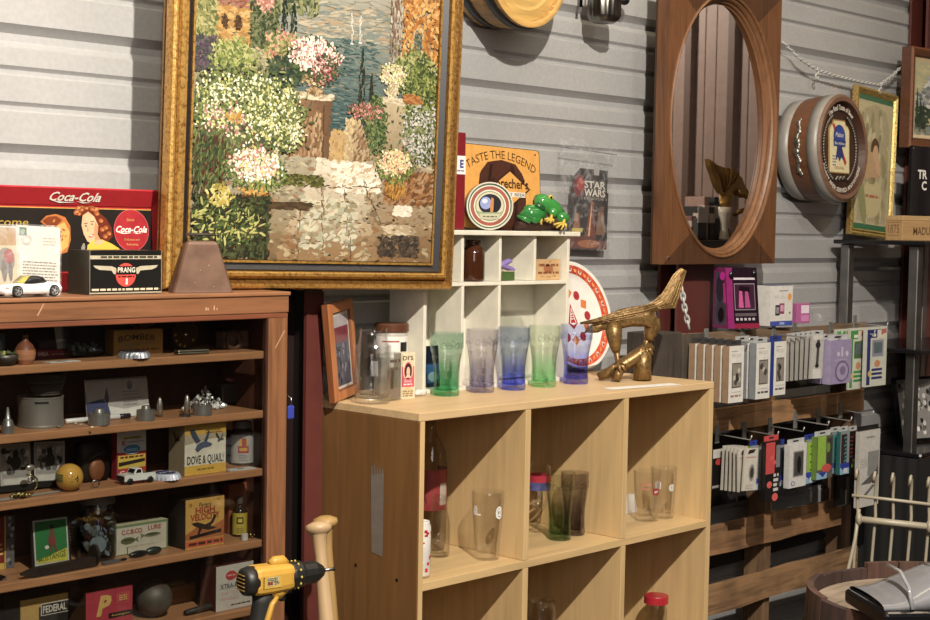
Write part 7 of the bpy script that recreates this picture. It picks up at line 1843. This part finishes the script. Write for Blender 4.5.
# ================================================================== RIGHT SHELF UNIT CONTENTS
ZS_ = 1.5785
d0 = P(848.5, 239, Y=2.765)
w = P(891, 240, Y=2.765).x - d0.x; h = P(862, 90, Y=2.765).z - ZS_
t = thing('framed_print', 'tall narrow framed print with green border and a pale portrait behind the beer barrel sign', 'picture', (d0.x + w / 2, 2.765, ZS_ + .010), rot=(R(-1), R(3.6), 0))
m = MB(); m.frame(w, h, [(0, .012), (0, -.004), (.008, -.008), (.014, -.002), (.020, -.005), (.026, .002)], ['#a8884a', '#c8ac5c', '#d8bc68', '#a08040', '#d8bc68']); m.build('gilded_frame', 'gold', t)
m = MB(); m.rect(-w / 2 + .025, .025, w / 2 - .025, h - .025, .0016, '#3c6a48'); m.rect(-w / 2 + .030, .045, w / 2 - .030, h - .045, .0012, '#b8ac84')
iw, ih = w - .06, h - .09
def ip(x, zz): return (x * iw, .045 + zz * ih)
m.poly([ip(-.42, .02), ip(.42, .02), ip(.42, .8), ip(.3, .94), ip(0, .985), ip(-.3, .94), ip(-.42, .8)], .0009, '#a89c78')
for i in range(60):
    x, zz = ip(random.uniform(-.4, .4), random.uniform(.04, .9)); m.oval(x, zz, .012, .03, .0007 - i * .000004, random.choice(['#a89870', '#b8ac88', '#94885c', '#c0b490', '#8c8460']), 8, random.uniform(-.5, .5))
x, zz = ip(.02, .62); m.oval(x, zz, .030, .040, .0003, '#5c4028'); x, zz = ip(.04, .585); m.oval(x, zz, .020, .030, .0, '#c8a078'); x, zz = ip(-.05, .46); m.oval(x, zz, .06, .06, .0001, '#b8966c', 20, .4); x, zz = ip(.1, .5); m.oval(x, zz, .016, .05, -.0002, '#c8a078', 14, .5)
x, zz = ip(0, .22); m.oval(x, zz, .07, .075, .0001, '#c0b080', 20); m.lines(x - .05, x + .05, zz, .010, 1, 1, -.0003, '#a8643c', 0); x, zz = ip(-.3, .2); m.oval(x, zz, .024, .10, -.0003, '#8c8c5c', 14, .3)
m.rect(-w / 2 + .026, .026, w / 2 - .026, .044, .0005, '#2c6a44'); m.rect(w / 2 - .05, .03, w / 2 - .036, .05, -.0004, '#c87848')
m.build('print', 'print:.3', t)
MB('#3a2c1c').box(-w / 2 + .004, .0125, .004, w / 2 - .004, .016, h - .004).build('backing', 'paint', t)
# cigar box
c0 = P(890, 240, Y=2.58); c = P(902, 241.5, Y=2.55)
wb, hb = .26, P(902, 215.5, Y=2.55).z - ZS_
t = thing('cigar_box', 'pale wooden cigar box with stamped lettering on the top black shelf', 'box', (c.x + wb / 2 * math.cos(R(-12)), c.y + wb / 2 * math.sin(R(-12)), ZS_), R(-12))
MB('#b08a58').bbox(-wb / 2, 0, 0, wb / 2, .075, hb * .80, .002).build('body', 'wood:x:1:.15', t); MB('#ba9664').bbox(-wb / 2, 0, hb * .803, wb / 2, .075, hb, .002).build('lid', 'wood:x:1:.15', t)
m = MB(); m.text('MADURO', -wb * .02, hb * .24, hb * .30, -.0006, '#5c3c20', w=wb * .52, bold=.01); m.build('front_stamp', 'print', t)
m = MB()
m.T = Matrix.Translation((-wb / 2 - .0006, 0, 0)) @ Matrix.Rotation(R(-90), 4, 'Z'); m.text('1875', -.038, hb * .3, hb * .34, 0, '#7c5a34', w=.05); m.rect(-.064, hb * .2, -.01, hb * .22, 0, '#8a6840'); m.rect(-.064, hb * .72, -.01, hb * .74, 0, '#8a6840'); m.reset(); m.build('end_stamp', 'print', t)
# black sign behind glass
c = P(910.5, 214, Y=2.60); zb = ZS_ + hb + .0005
wb2 = .20; hb2 = P(911, 145, Y=2.60).z - zb
t = thing('black_sign', 'black glossy sign with white capital letters standing on the cigar box', 'sign', (c.x + wb2 / 2 + .02, 2.60, zb), R(-8))
MB('#16161a').bbox(-wb2 / 2, 0, 0, wb2 / 2, .012, hb2, .002).build('black_panel', 'paint:.06', t)
m = MB('#e0dcd8'); m.text('TR', -wb2 * .16, hb2 * .54, hb2 * .12, -.0006, '#e0dcd8', bold=.03); m.text('C', -wb2 * .10, hb2 * .38, hb2 * .12, -.0006, '#e0dcd8', bold=.03); m.build('lettering', 'print', t)
m = MB('#d8d8d8').at(-wb2 / 2 + .006, -.001, hb2 - .008, rx=R(90)).cyl(.003, 0, .002, 10).reset(); m.build('corner_screw', 'metal', t)
# landscape
tl, bl = P(904.5, 41, Y=2.66), P(903.5, 145, Y=2.66)
h = tl.z - bl.z; w = h * 1.35
t = thing('landscape_painting', 'wood framed mountain landscape hung in the upper right corner', 'painting', (bl.x + w / 2 + .125, 2.69, bl.z), rot=(0, 0, R(-5)))
m = MB(); m.frame(w, h, [(0, .035), (0, -.006), (.008, -.012), (.030, -.004), (.036, .004)], ['#5a321c', '#7c4a2a', '#6a3c20', '#5a321c']); m.build('wooden_frame', 'wood:x:1:.3', t)
m = MB(); m.frame(w, h, [(.036, .004), (.038, .002), (.052, .006)], ['#c8ac80', '#d0b890']); m.build('cream_liner', 'paint', t)
m = MB(); iw, ih = w - .104, h - .104; q0 = -iw / 2
canv = [('#b8b488', 0, .62, 1, 1), ('#a8aa90', 0, .4, 1, .64)]
m.rect(-iw / 2, .052, iw / 2, h - .052, .0058, '#b0aa84')
for i in range(500):
    u, v = random.random(), random.random(); x, zz = -iw / 2 + u * iw, .052 + v * ih
    pk_ = .55 + .3 * math.exp(-((u - .3) / .18) ** 2) + .06 * math.sin(u * 30)
    if v > pk_: col = random.choice(['#b8b080', '#c0b88c', '#a8a884'])
    elif v > .38: col = random.choice(['#8a8c8c', '#c8c8c4', '#6a7074', '#a8a8a4', '#7c746c'])
    elif v > .14: col = random.choice(['#4c5a44', '#5c6a50', '#6a6a54', '#7c8478']) if u > .25 else random.choice(['#2c3c2c', '#34442f'])
    else: col = random.choice(['#6a6c58', '#8a8c7c', '#4c4c3c', '#7c8884'])
    m.oval(x, zz, min(.018, iw / 2 - abs(x)) + .0005, .007, .0056 - i * 2e-6, col, 7, random.uniform(-.4, .4) if abs(x) < iw * .4 else 0)
for tx_, b_, tp in ((.03, .1, .62), (.09, .1, .52), (.14, .08, .44)):
    for k in range(12):
        q = k / 12; zz = .052 + (b_ + (tp - b_) * q) * ih; x = -iw / 2 + tx_ * iw
        m.poly([(max(x - .016 * (1 - q) - .002, -iw / 2), zz), (x + .016 * (1 - q) + .002, zz), (x, zz + .022)], .0044 - k * 1e-5, random.choice(['#25382a', '#2f4430', '#1f2f24']))
m.build('canvas', 'oil', t)
# b/w photo on the third shelf
c = P(921, 424, Y=2.52); zz3 = .8485
tl = P(912, 380, Y=2.55)
t = thing('framed_photo', 'black framed black and white photograph leaning on the third black shelf', 'photo frame', (c.x + .110, 2.55, zz3 + .0055), rot=(R(-12), 0, R(-18)))
w, h = .25, .17 + max(0, tl.z - zz3 - .17)
m = MB(); m.frame(w, h, [(0, .012), (0, -.002), (.006, -.004), (.010, .0)], ['#121212'] * 3); m.build('black_frame', 'paint:.2', t)
m = MB(); m.rect(-w / 2 + .009, .009, w / 2 - .009, h - .009, .001, '#8a8682')
for i in range(90): m.oval(random.uniform(-.45, .45) * w * .94, random.uniform(.08, .92) * h, .008, .010, .0008 - i * 4e-6, random.choice(['#c8c4be', '#4a4846', '#6a6864', '#a8a49e', '#2c2a29', '#e0dcd6']), 8)
m.build('photograph', 'print:.2', t)
MB('#1a1a1a').box(-w / 2 + .002, .0125, .002, w / 2 - .002, .016, h - .002).build('backing', 'paint', t)
# white price clip on the shelf edge
c = P(882, 446, Y=2.428)
one(MB('#d8d6d2').bbox(-.005, -.006, 0, .005, .0, .008, .001), 'shelf_clip', 'paint', 'tiny white clip on the front edge of the third black shelf', 'clip', (SX - .024, SYf - .0605, .8385))
# ================================================================== FOREGROUND
# table under the drill, just below the picture edge
TT = .738
t = thing('work_table', 'dark grey work table under the yellow drill in front of the display cabinet', 'table', (1.75, 2.16, 0))
MB('#5a544e').bbox(-.42, -.22, TT - .03, .12, .24, TT, .004).build('tabletop', 'paint', t)
for x in (-.38, .08):
    for y in (-.18, .20): MB('#3a3632').bbox(x - .02, y - .02, 0, x + .02, y + .02, TT - .0305, .003).build('leg', 'paint', t)
# ---- cordless drill
c = P(264, 579, D=2.78); Kd = 2.78 / FPX
YL, BKD = '#c8961e', '#1c1b1a'
rzd = R(-9)
LS = math.cos(R(46) + math.atan((262 - 465) / 1500) + rzd)   # share of the length that is seen
t = thing('cordless_drill', 'yellow and black cordless drill standing upright in front of the display cabinet', 'drill', (c.x, c.y, TT), rzd)
axz = c.z - TT
xs = lambda px: (px - 262) * Kd / LS
r0 = 14.4 * Kd
m = MB(BKD).at(0, 0, axz, ry=R(90)).lathe([(0, xs(240)), (r0 * .70, xs(239.5)), (r0 * .95, xs(242)), (r0 * 1.03, xs(247)), (r0 * 1.0, xs(252)), (r0 * .9, xs(252))], 32); m.reset(); m.build('motor_cap', 'paint:.45', t)
m = MB('#8a6a1c')
for k in range(-2, 3): m.tube([(xs(239.2) - .0006, yy * r0 * .55, axz + k * r0 * .26) for yy in (-1, -.5, 0, .5, 1)], .0012, 5)
m.build('vent_slots', 'paint', t)
m = MB(YL).at(0, 0, axz)
def rrect(x, hy, hz, oz=0, n=16): return [(x, hy * math.copysign(abs(math.cos(a)) ** .55, math.cos(a)), oz + hz * math.copysign(abs(math.sin(a)) ** .55, math.sin(a))) for a in (2 * PI * (i + .5) / n for i in range(n))]
m.loft([rrect(xs(250), r0 * .95, r0 * .96), rrect(xs(253), r0 * 1.02, r0 * 1.02), rrect(xs(270), r0 * .98, r0 * 1.0), rrect(xs(283), r0 * .92, r0 * .95), rrect(xs(287), r0 * .84, r0 * .88)], smooth=False)
m.reset(); m.build('motor_housing', 'paint:.4', t)
m = MB(YL).tube([(xs(268), 0, axz + r0 * .98), (xs(272), 0, axz + r0 * 1.14), (xs(280), 0, axz + r0 * 1.14), (xs(285), 0, axz + r0 * .88)], [.008, .010, .010, .006], 10); m.build('gear_selector', 'paint:.4', t)
m = MB(BKD).at(0, 0, axz, ry=R(90)).lathe([(0, xs(286)), (r0 * .90, xs(286)), (r0 * .95, xs(289)), (r0 * .95, xs(297)), (r0 * .82, xs(300)), (r0 * .80, xs(312)), (r0 * .66, xs(316)), (r0 * .42, xs(321)), (r0 * .22, xs(323)), (0, xs(323))], 36, flute=lambda a, q: 1 + (.02 * math.cos(24 * a) if q > xs(288) else 0), smooth=False); m.reset(); m.build('chuck', 'paint:.4', t)
m = MB('#b8a42c')
for i in range(12):
    a = 2 * PI * i / 12; m.ell((xs(293), r0 * .955 * math.cos(a), axz + r0 * .955 * math.sin(a)), (.0022, .003, .003), seg=8, rings=5)
m.build('clutch_marks', 'paint', t)
m = MB('#9a968e').tube([(xs(322), 0, axz), (xs(330), 0, axz), (xs(334), 0, axz), (xs(335), 0, axz)], [.0035, .0032, .0042, .002], 8); m.build('drill_bit', 'metal:.3', t)
m = MB(); sy = -r0 * 1.0
m.add([(xs(255), sy * 1.03, axz - r0 * .45), (xs(272), sy, axz - r0 * .45), (xs(272), sy, axz + r0 * .42), (xs(255), sy * 1.03, axz + r0 * .42)], [(0, 1, 2, 3)], '#caa02a')
m.add([(xs(258), sy * 1.035, axz - r0 * .3), (xs(270), sy * 1.01, axz - r0 * .3), (xs(270), sy * 1.01, axz + r0 * .32), (xs(258), sy * 1.035, axz + r0 * .32)], [(0, 1, 2, 3)], '#b8a878')
m.T = Matrix.Translation((xs(264), sy * 1.045, axz - r0 * .18)); m.rect(-.012, -.001, -.001, .004, 0, '#8a3420'); m.lines(-.012, .014, .010, .0016, 3, .003, 0, '#4a4438'); m.text('20V', .008, -.001, .005, -.0003, '#2c2a26'); m.reset()
m.T = Matrix.Translation((xs(254), sy * 1.05, axz - r0 * .4))
for k in range(7): m.rect(0, k * r0 * .12, .003, k * r0 * .12 + .0012, 0, '#2c2414')
m.reset(); m.build('rating_label', 'print', t)
# handle, battery, trigger
gx = xs(264)
def hring(x, y, zz, a, b_): return [(x + a * math.cos(q), y + b_ * math.sin(q), zz) for q in (2 * PI * i / 14 for i in range(14))]
zb_ = .060
m = MB(BKD).loft([hring(gx - .004, 0, axz - r0 * .85, .024, .016), hring(gx - .006, 0, axz - r0 * 1.6, .021, .0165), hring(gx - .012, 0, (axz + zb_) / 2, .020, .0165), hring(gx - .018, 0, zb_ + .012, .022, .018), hring(gx - .018, 0, zb_, .030, .024)]); m.build('handle_grip', 'paint:.6', t)
m = MB(YL)
m.tube([(gx + .016, -.0145, axz - r0 * 1.25), (gx + .004, -.0165, axz - r0 * 1.7), (gx - .006, -.0175, (axz + zb_) / 2), (gx - .010, -.018, zb_ + .01)], [.004, .0055, .006, .007], 8)
m.loft([hring(gx + .018, 0, axz - r0 * .84, .030, .018), hring(gx + .020, 0, axz - r0 * 1.05, .026, .017), hring(gx + .022, 0, axz - r0 * 1.45, .010, .014)]); m.build('yellow_handle_trim', 'paint:.4', t)
m = MB('#15120f').bbox(gx + .028, -.007, axz - r0 * 1.75, gx + .040, .007, axz - r0 * 1.2, .004); m.build('trigger', 'paint', t)
m = MB(BKD).bbox(gx - .065, -.036, .0, gx + .045, .036, zb_ - .0005, .006); m.build('battery_pack', 'paint:.5', t)

# ---- two baseball bats leaning, handles up
def bat(px, py, label, base, col):
    top = P(px, py, D=3.06 if px < 322 else 3.22); bot = Vector(base); ax_ = (top - bot); L = ax_.length
    t = thing('baseball_bat', label, 'bat', bot, rot=ax_.to_track_quat('Z', 'Y').to_euler())
    MB(col).lathe([(0, 0), (.022, .002), (.031, .015), (.033, .10), (.031, L * .3), (.024, L * .5), (.0200, L * .68), (.0155, L * .82), (.0122, L * .93), (.0150, L * .968), (.018, L * .974)], 28).build('bat_body', 'wood:z:.6:.18', t)
    MB(col).lathe([(.018, L * .974), (.0255, L * .980), (.0275, L * .986), (.0255, L * .993), (.012, L * .999), (0, L)], 28).build('knob', 'wood:z:.6:.12', t)
b1 = P(327, 640, D=3.0)
bat(318, 521, 'pale wooden baseball bat, front one of the two leaning by the maple bookcase', (P(364, 1040, D=2.92).x, P(364, 1040, D=2.92).y, .0), '#b8976c')
bat(325, 515.5, 'tan wooden baseball bat with darker grain, rear one of the two by the bookcase', (P(347, 1040, D=3.27).x, P(347, 1040, D=3.27).y, .0), '#b08a4c')
# ---- blue tag padlock in the gap
c = P(289.5, 419, Y=2.58)
t = thing('hanging_key_tag', 'small blue plastic tag hanging in the dark gap beside the cabinet', 'tag', (2.115, 2.655, P(289.5, 419, Y=2.655).z))
c = P(290.5, 419, Y=2.56); t.location = c
MB('#3444a8').bbox(-.009, -.003, 0, .009, .003, .030, .003).build('tag', 'paint:.3', t)
MB('#a8a8a8').tube([(0, 0, .03), (.002, 0, .045), (0, .02, .055), (.03, .174, .056)], .0014, 6).build('wire_loop', 'metal', t)

# ---- barrel used as a table
c = P(948, 600, D=3.15); BRR = .29
t = thing('wooden_barrel', 'weathered wooden barrel standing upright at the lower right with a recessed top', 'barrel', (c.x, c.y, 0))
zt = c.z + .012
n = 22
for i in range(n):
    a0, a1 = 2 * PI * i / n + .006, 2 * PI * (i + 1) / n - .006
    m = MB(random.choice(['#4a3026', '#553a2c', '#5c3c30', '#46302a']))
    hz = zt + random.uniform(-.006, .006)
    prof = [(BRR * .9, .0), (BRR * 1.05, zt * .4), (BRR * 1.06, zt * .55), (BRR, hz)]
    k = 4; rings = []
    for r_, zz in prof: rings.append([(r_ * math.cos(a0 + (a1 - a0) * j / k), r_ * math.sin(a0 + (a1 - a0) * j / k), zz) for j in range(k + 1)] + [((r_ - .015) * math.cos(a1 + (a0 - a1) * j / k), (r_ - .015) * math.sin(a1 + (a0 - a1) * j / k), zz) for j in range(k + 1)])
    m.loft(rings, smooth=False); m.build('stave', 'rough:z', t)
m = MB('#9a8672').lathe([(BRR - .0155, zt - .030), (0, zt - .030)], 60, smooth=False); m.add([(0, 0, 0)] * 3, [(0, 1, 2)]) if False else None
for i in range(5):
    pass
m.build('barrel_head', 'rough:x', t)
m = MB('#8a4c48')
for i in range(26):
    a = random.uniform(0, 6.28); q = random.uniform(0, .2); m.at(q * math.cos(a), q * math.sin(a), zt - .0297 + i * 1e-5, rx=R(-90)); m.oval(0, 0, random.uniform(.02, .05), .012, 0, random.choice(['#8a5450', '#7a5c4c', '#9a8470', '#84504c']), 14, .5)
m.reset(); m.build('faded_paint', 'rough:x', t)
for zz in (zt * .88, zt * .62, zt * .3):
    q = MB('#33302e'); rr_ = BRR * (1.06 - .06 * abs(zz / zt - .5) * 2) + .004
    q.lathe([(rr_ - .002, zz - .02), (rr_, zz - .02), (rr_, zz + .02), (rr_ - .002, zz + .02)], 60, smooth=False); q.build('hoop', 'metal:.5', t)
zb = zt - .0290
# black tray with clear moulded pack on the barrel
zb = zt + .007
cc = Vector(P(903, 600, Z=zb + .03)); 
t = thing('moulded_pack', 'pack with a glossy black tray under a translucent white moulded cover on the barrel', 'pack', (cc.x + .06, cc.y - .05, zb + .002), R(-38))
m = MB('#141316').bbox(-.16, -.10, 0, .16, .10, .030, .008); m.build('black_tray', 'paint:.2', t)
m = MB('#78777b')
rings = []
for i in range(15):
    u = i / 14; x = -.155 + .31 * u; hgt = .014 + .055 * max(0, min(1, (u - .12) / .35)) ** .8 - .02 * max(0, u - .8); wd = .085
    rings.append([(x, wd * math.cos(a), .0305 + max(0, hgt * math.sin(a) ** .6 if math.sin(a) > 0 else 0)) for a in (PI * j / 12 for j in range(13))])
m.loft(rings, caps=False)
m.build('clear_cover', 'paint:.15', t)
m = MB('#8a898d')
for x in (-.10, -.02, .06, .12): m.tube([(x, -.088, .032), (x, -.07, .07), (x, -.03, .092), (x, .03, .092)], .004, 8)
m.build('moulded_ribs', 'paint:.15', t)

# ---- cream wire rack
c = P(893, 520, D=4.0)
rz = R(-57)
t = thing('wire_rack', 'cream painted wire rack with curved hook tops behind the wooden barrel', 'rack', (c.x, c.y, 0), rz)
Kr = 4.0 / FPX
ca = math.cos(R(-57) - R(-46 - 16))
rx_ = lambda px: (px - 893) * Kr / .985
zz_ = lambda py: c.z + (520 - py) * Kr
CR = '#9a907c'
for px, tp in ((857, 470), (874, 472), (891, 472.5), (908, 474), (925, 475), (942, 476), (959, 477)):
    x = rx_(px); xb = rx_(px - 1 + (px - 890) * .01)
    m = MB(CR).tube([(x - .004, -.018, zz_(tp + 10)), (x - .003, -.026, zz_(tp + 3)), (x, -.02, zz_(tp)), (x + .003, -.008, zz_(tp + 3)), (x + .004, 0, zz_(tp + 14)), (x + .004, .006, zz_(tp + 24)), (x + .006, 0, zz_(516)), (x + .004, 0, zz_(530)), (x, 0, zz_(560)), (x, 0, .02)], .0042, 8)
    m.build('hook_wire', 'paint:.4', t)
m = MB(CR).tube([(rx_(853), -.004, zz_(497)), (rx_(893), -.006, zz_(499.5)), (rx_(965), -.004, zz_(505))], .0045, 8); m.build('top_wire', 'paint:.4', t)
m = MB(CR).tube([(rx_(859), -.012, zz_(520)), (rx_(893), -.012, zz_(522)), (rx_(965), -.012, zz_(526))], .009, 10); m.ell((rx_(860), -.012, zz_(520)), (.009, .016, .018)); m.ell((rx_(927), -.012, zz_(524)), (.009, .016, .018)); m.build('cross_bar', 'paint:.4', t)
m = MB(CR).tube([(rx_(860), -.01, zz_(510)), (rx_(857), -.02, zz_(540)), (rx_(848), -.06, zz_(580)), (rx_(820), -.10, .0)], .005, 8); m.tube([(rx_(965), -.01, zz_(510)), (rx_(968), -.06, zz_(580)), (rx_(985), -.10, .0)], .005, 8); m.build('stand_leg', 'paint:.4', t)
m = MB(CR).tube([(rx_(820), -.10, .006), (rx_(857), .0, .02), (rx_(965), 0, .02), (rx_(985), -.10, .006)], .005, 8); m.build('base_wire', 'paint:.4', t)

# ================================================================== WHAT THE MIRROR SEES (beside the photograph's view)
YM = 2.6905
def MP(px, py, yo=1.80):
    """place in the aisle whose image the mirror shows at a photo pixel"""
    p = P(px, py, Y=2 * YM - yo); return Vector((p.x, yo, p.z))
ZM = MP(715, 240).z
sx = MP(715, 240).x
t = thing('display_stand', 'dark display stand reflected in the oval mirror', 'stand', (sx, 1.58, 0))
MB('#2c2420').bbox(-.35, -.3, 0, .35, .3, ZM - .0315, .01).build('cabinet_body', 'wood:z', t)
MB('#3a302a').bbox(-.37, -.32, ZM - .031, .37, .32, ZM - .0005, .004).build('top', 'wood:x', t)
KM = depth(P(715, 220, Y=2 * YM - 1.8)) / FPX
c = MP(724, 240)
t = thing('white_vase', 'white ceramic vase reflected in the oval mirror', 'vase', (c.x, c.y, ZM))
hv = MP(724, 207).z - ZM
MB('#d4cec2').lathe([(0, 0), (5 * KM, 0), (5.5 * KM, hv * .06), (3.8 * KM, hv * .3), (4.2 * KM, hv * .5), (6.5 * KM, hv * .8), (6.8 * KM, hv), (6 * KM, hv), (4 * KM, hv * .6), (0, hv * .5)], 32).build('vase_body', 'paint:.2', t)
t = thing('gold_wing_statue', 'gilded eagle statue with one raised wing reflected in the oval mirror', 'statue', (c.x + .05, 1.72, ZM))
o_ = t.location
GW = '#a9823c'
rel = lambda px, py, dy=0.0: (MP(px, py, 1.72).x - o_.x, dy, MP(px, py, 1.72).z - o_.z)
wp = [(707, 159), (712, 163), (717, 166), (723, 168), (729, 168), (733, 170), (736, 174), (740, 178), (742, 184), (745, 189), (747, 193), (741, 198), (733, 195), (727, 197), (719, 193), (714, 184), (711, 174), (708, 166)]
m = MB(GW); m.slab([(rel(a, b_)[0], rel(a, b_)[2]) for a, b_ in wp], -.012, .012)
for k in range(6):
    e = wp[k + 1 if k < 6 else 6]; m.tube([rel(722, 192, .013), rel((722 + e[0]) / 2 + 2, (192 + e[1]) / 2, .016), rel(e[0], e[1], .013)], .004, 6)
m.build('raised_wing', 'metal:.4:.6', t)
m = MB(GW).tube([rel(722, 240), rel(722, 225), rel(724, 205), rel(726, 196)], [.05, .025, .03, .03], 12); m.build('body', 'metal:.4:.6', t)
m = MB(GW).tube([rel(734, 192, .02), rel(742, 197, .03), rel(747, 201, .03)], [.014, .012, .004], 8).build('beak', 'metal:.3:.6', t)
m = MB(GW).tube([rel(730, 214, .02), rel(740, 209, .03), rel(748, 205, .03)], [.012, .01, .004], 8).build('claw', 'metal:.3:.6', t)
c = MP(703, 223, 1.84)
t = thing('white_panel_card', 'rounded white card reflected in the oval mirror', 'card', (c.x, 1.84, ZM))
h1, h0 = MP(703, 207, 1.84).z - ZM, MP(703, 223, 1.84).z - ZM
MB('#c8c6c4').bbox(-.034, -.004, h0, .034, .0, h1, .012).build('card', 'paint', t); MB('#2c2826').bbox(-.03, -.0305, 0, .03, -.0005, h0 + .02, .004).build('holder', 'paint', t)
zq = [MP(692, q, 1.74).z - ZM for q in (196, 206, 216, 226)]
for k, (px_, hh_, c1, lab) in enumerate(((688, zq[2], '#8a5a58', 'dusty red'), (694, zq[1], '#1c1a1e', 'black'), (700, zq[0], '#b8968a', 'pale pink'), (706, zq[1], '#3a2c28', 'dark brown'), (711, zq[0], '#242830', 'dark blue'))):
    p = MP(px_, 236, 1.72)
    m = MB(c1).bbox(-.018, -.05, 0, .016, .05, hh_, .004); m.bbox(-.019, .02, hh_ * .5, .017, .052, hh_ * .8, .003, '#d0c4ba')
    one(m, 'small_carton', 'print', '%s small carton reflected in the oval mirror' % lab, 'box', (p.x, 1.70, ZM), R(random.uniform(-8, 8)), 'cartons beside the reflected vase')
# ================================================================== LIGHT
def spot(name, loc, tgt, power, size, blend=.6, rad=.05, col=(1, .90, .78)):
    d = bpy.data.lights.new(name, 'SPOT'); d.energy = power; d.spot_size = R(size); d.spot_blend = blend; d.shadow_soft_size = rad; d.color = col
    o = bpy.data.objects.new(name, d); COL.objects.link(o); o.location = loc
    o.rotation_euler = (Vector(tgt) - Vector(loc)).to_track_quat('-Z', 'Y').to_euler(); return o
spot('key_spot', (.75, -.35, 3.75), (2.4, 2.6, 1.3), 1080, 90, .7, .035, (1, .925, .80))
spot('aisle_spot', (2.4, -.6, 3.75), (4.7, 2.7, .75), 130, 50, .8, .05)
spot('left_spot', (.15, .1, 3.65), (1.45, 2.8, 2.45), 230, 44, .8, .04)
def area(name, loc, tgt, power, sx, col=(1, .93, .85)):
    d = bpy.data.lights.new(name, 'AREA'); d.energy = power; d.size = sx; d.color = col
    o = bpy.data.objects.new(name, d); COL.objects.link(o); o.location = loc
    o.rotation_euler = (Vector(tgt) - Vector(loc)).to_track_quat('-Z', 'Y').to_euler(); return o
area('ceiling_fill', (2.5, -.5, 3.9), (2.5, .5, 0), 32, 3.0)  # soft fill added under the ceiling to lift the shade
area('added_aisle_fill', (-.3, -1.6, 2.5), (1.8, 2.6, 1.1), 32, 1.4)  # added behind the camera to lift the dark shelves and blacks
spot('added_far_spot', (6.0, -1.6, 3.8), (7.2, .3, 1.5), 750, 85, .7, .1)  # added to brighten the right wall reflected in the mirror
d = bpy.data.lights.new('ceiling_strip', 'AREA'); d.shape = 'RECTANGLE'; d.size = 5.5; d.size_y = .25; d.energy = 45; d.color = (1, .82, .58)
o = bpy.data.objects.new('ceiling_strip', d); COL.objects.link(o); o.location = (2.6, 1.75, 3.9)
w_ = bpy.data.worlds.new('World'); SC.world = w_; w_.use_nodes = True
bg = w_.node_tree.nodes['Background']; bg.inputs[0].default_value = (1.0, .92, .84, 1); bg.inputs[1].default_value = .06
SC.view_settings.view_transform = 'Standard'
SC.view_settings.look = 'None'
SC.view_settings.exposure = 0.0
SC.cycles.transparent_max_bounces = 40
SC.cycles.max_bounces = 10
SC.cycles.use_denoising = True
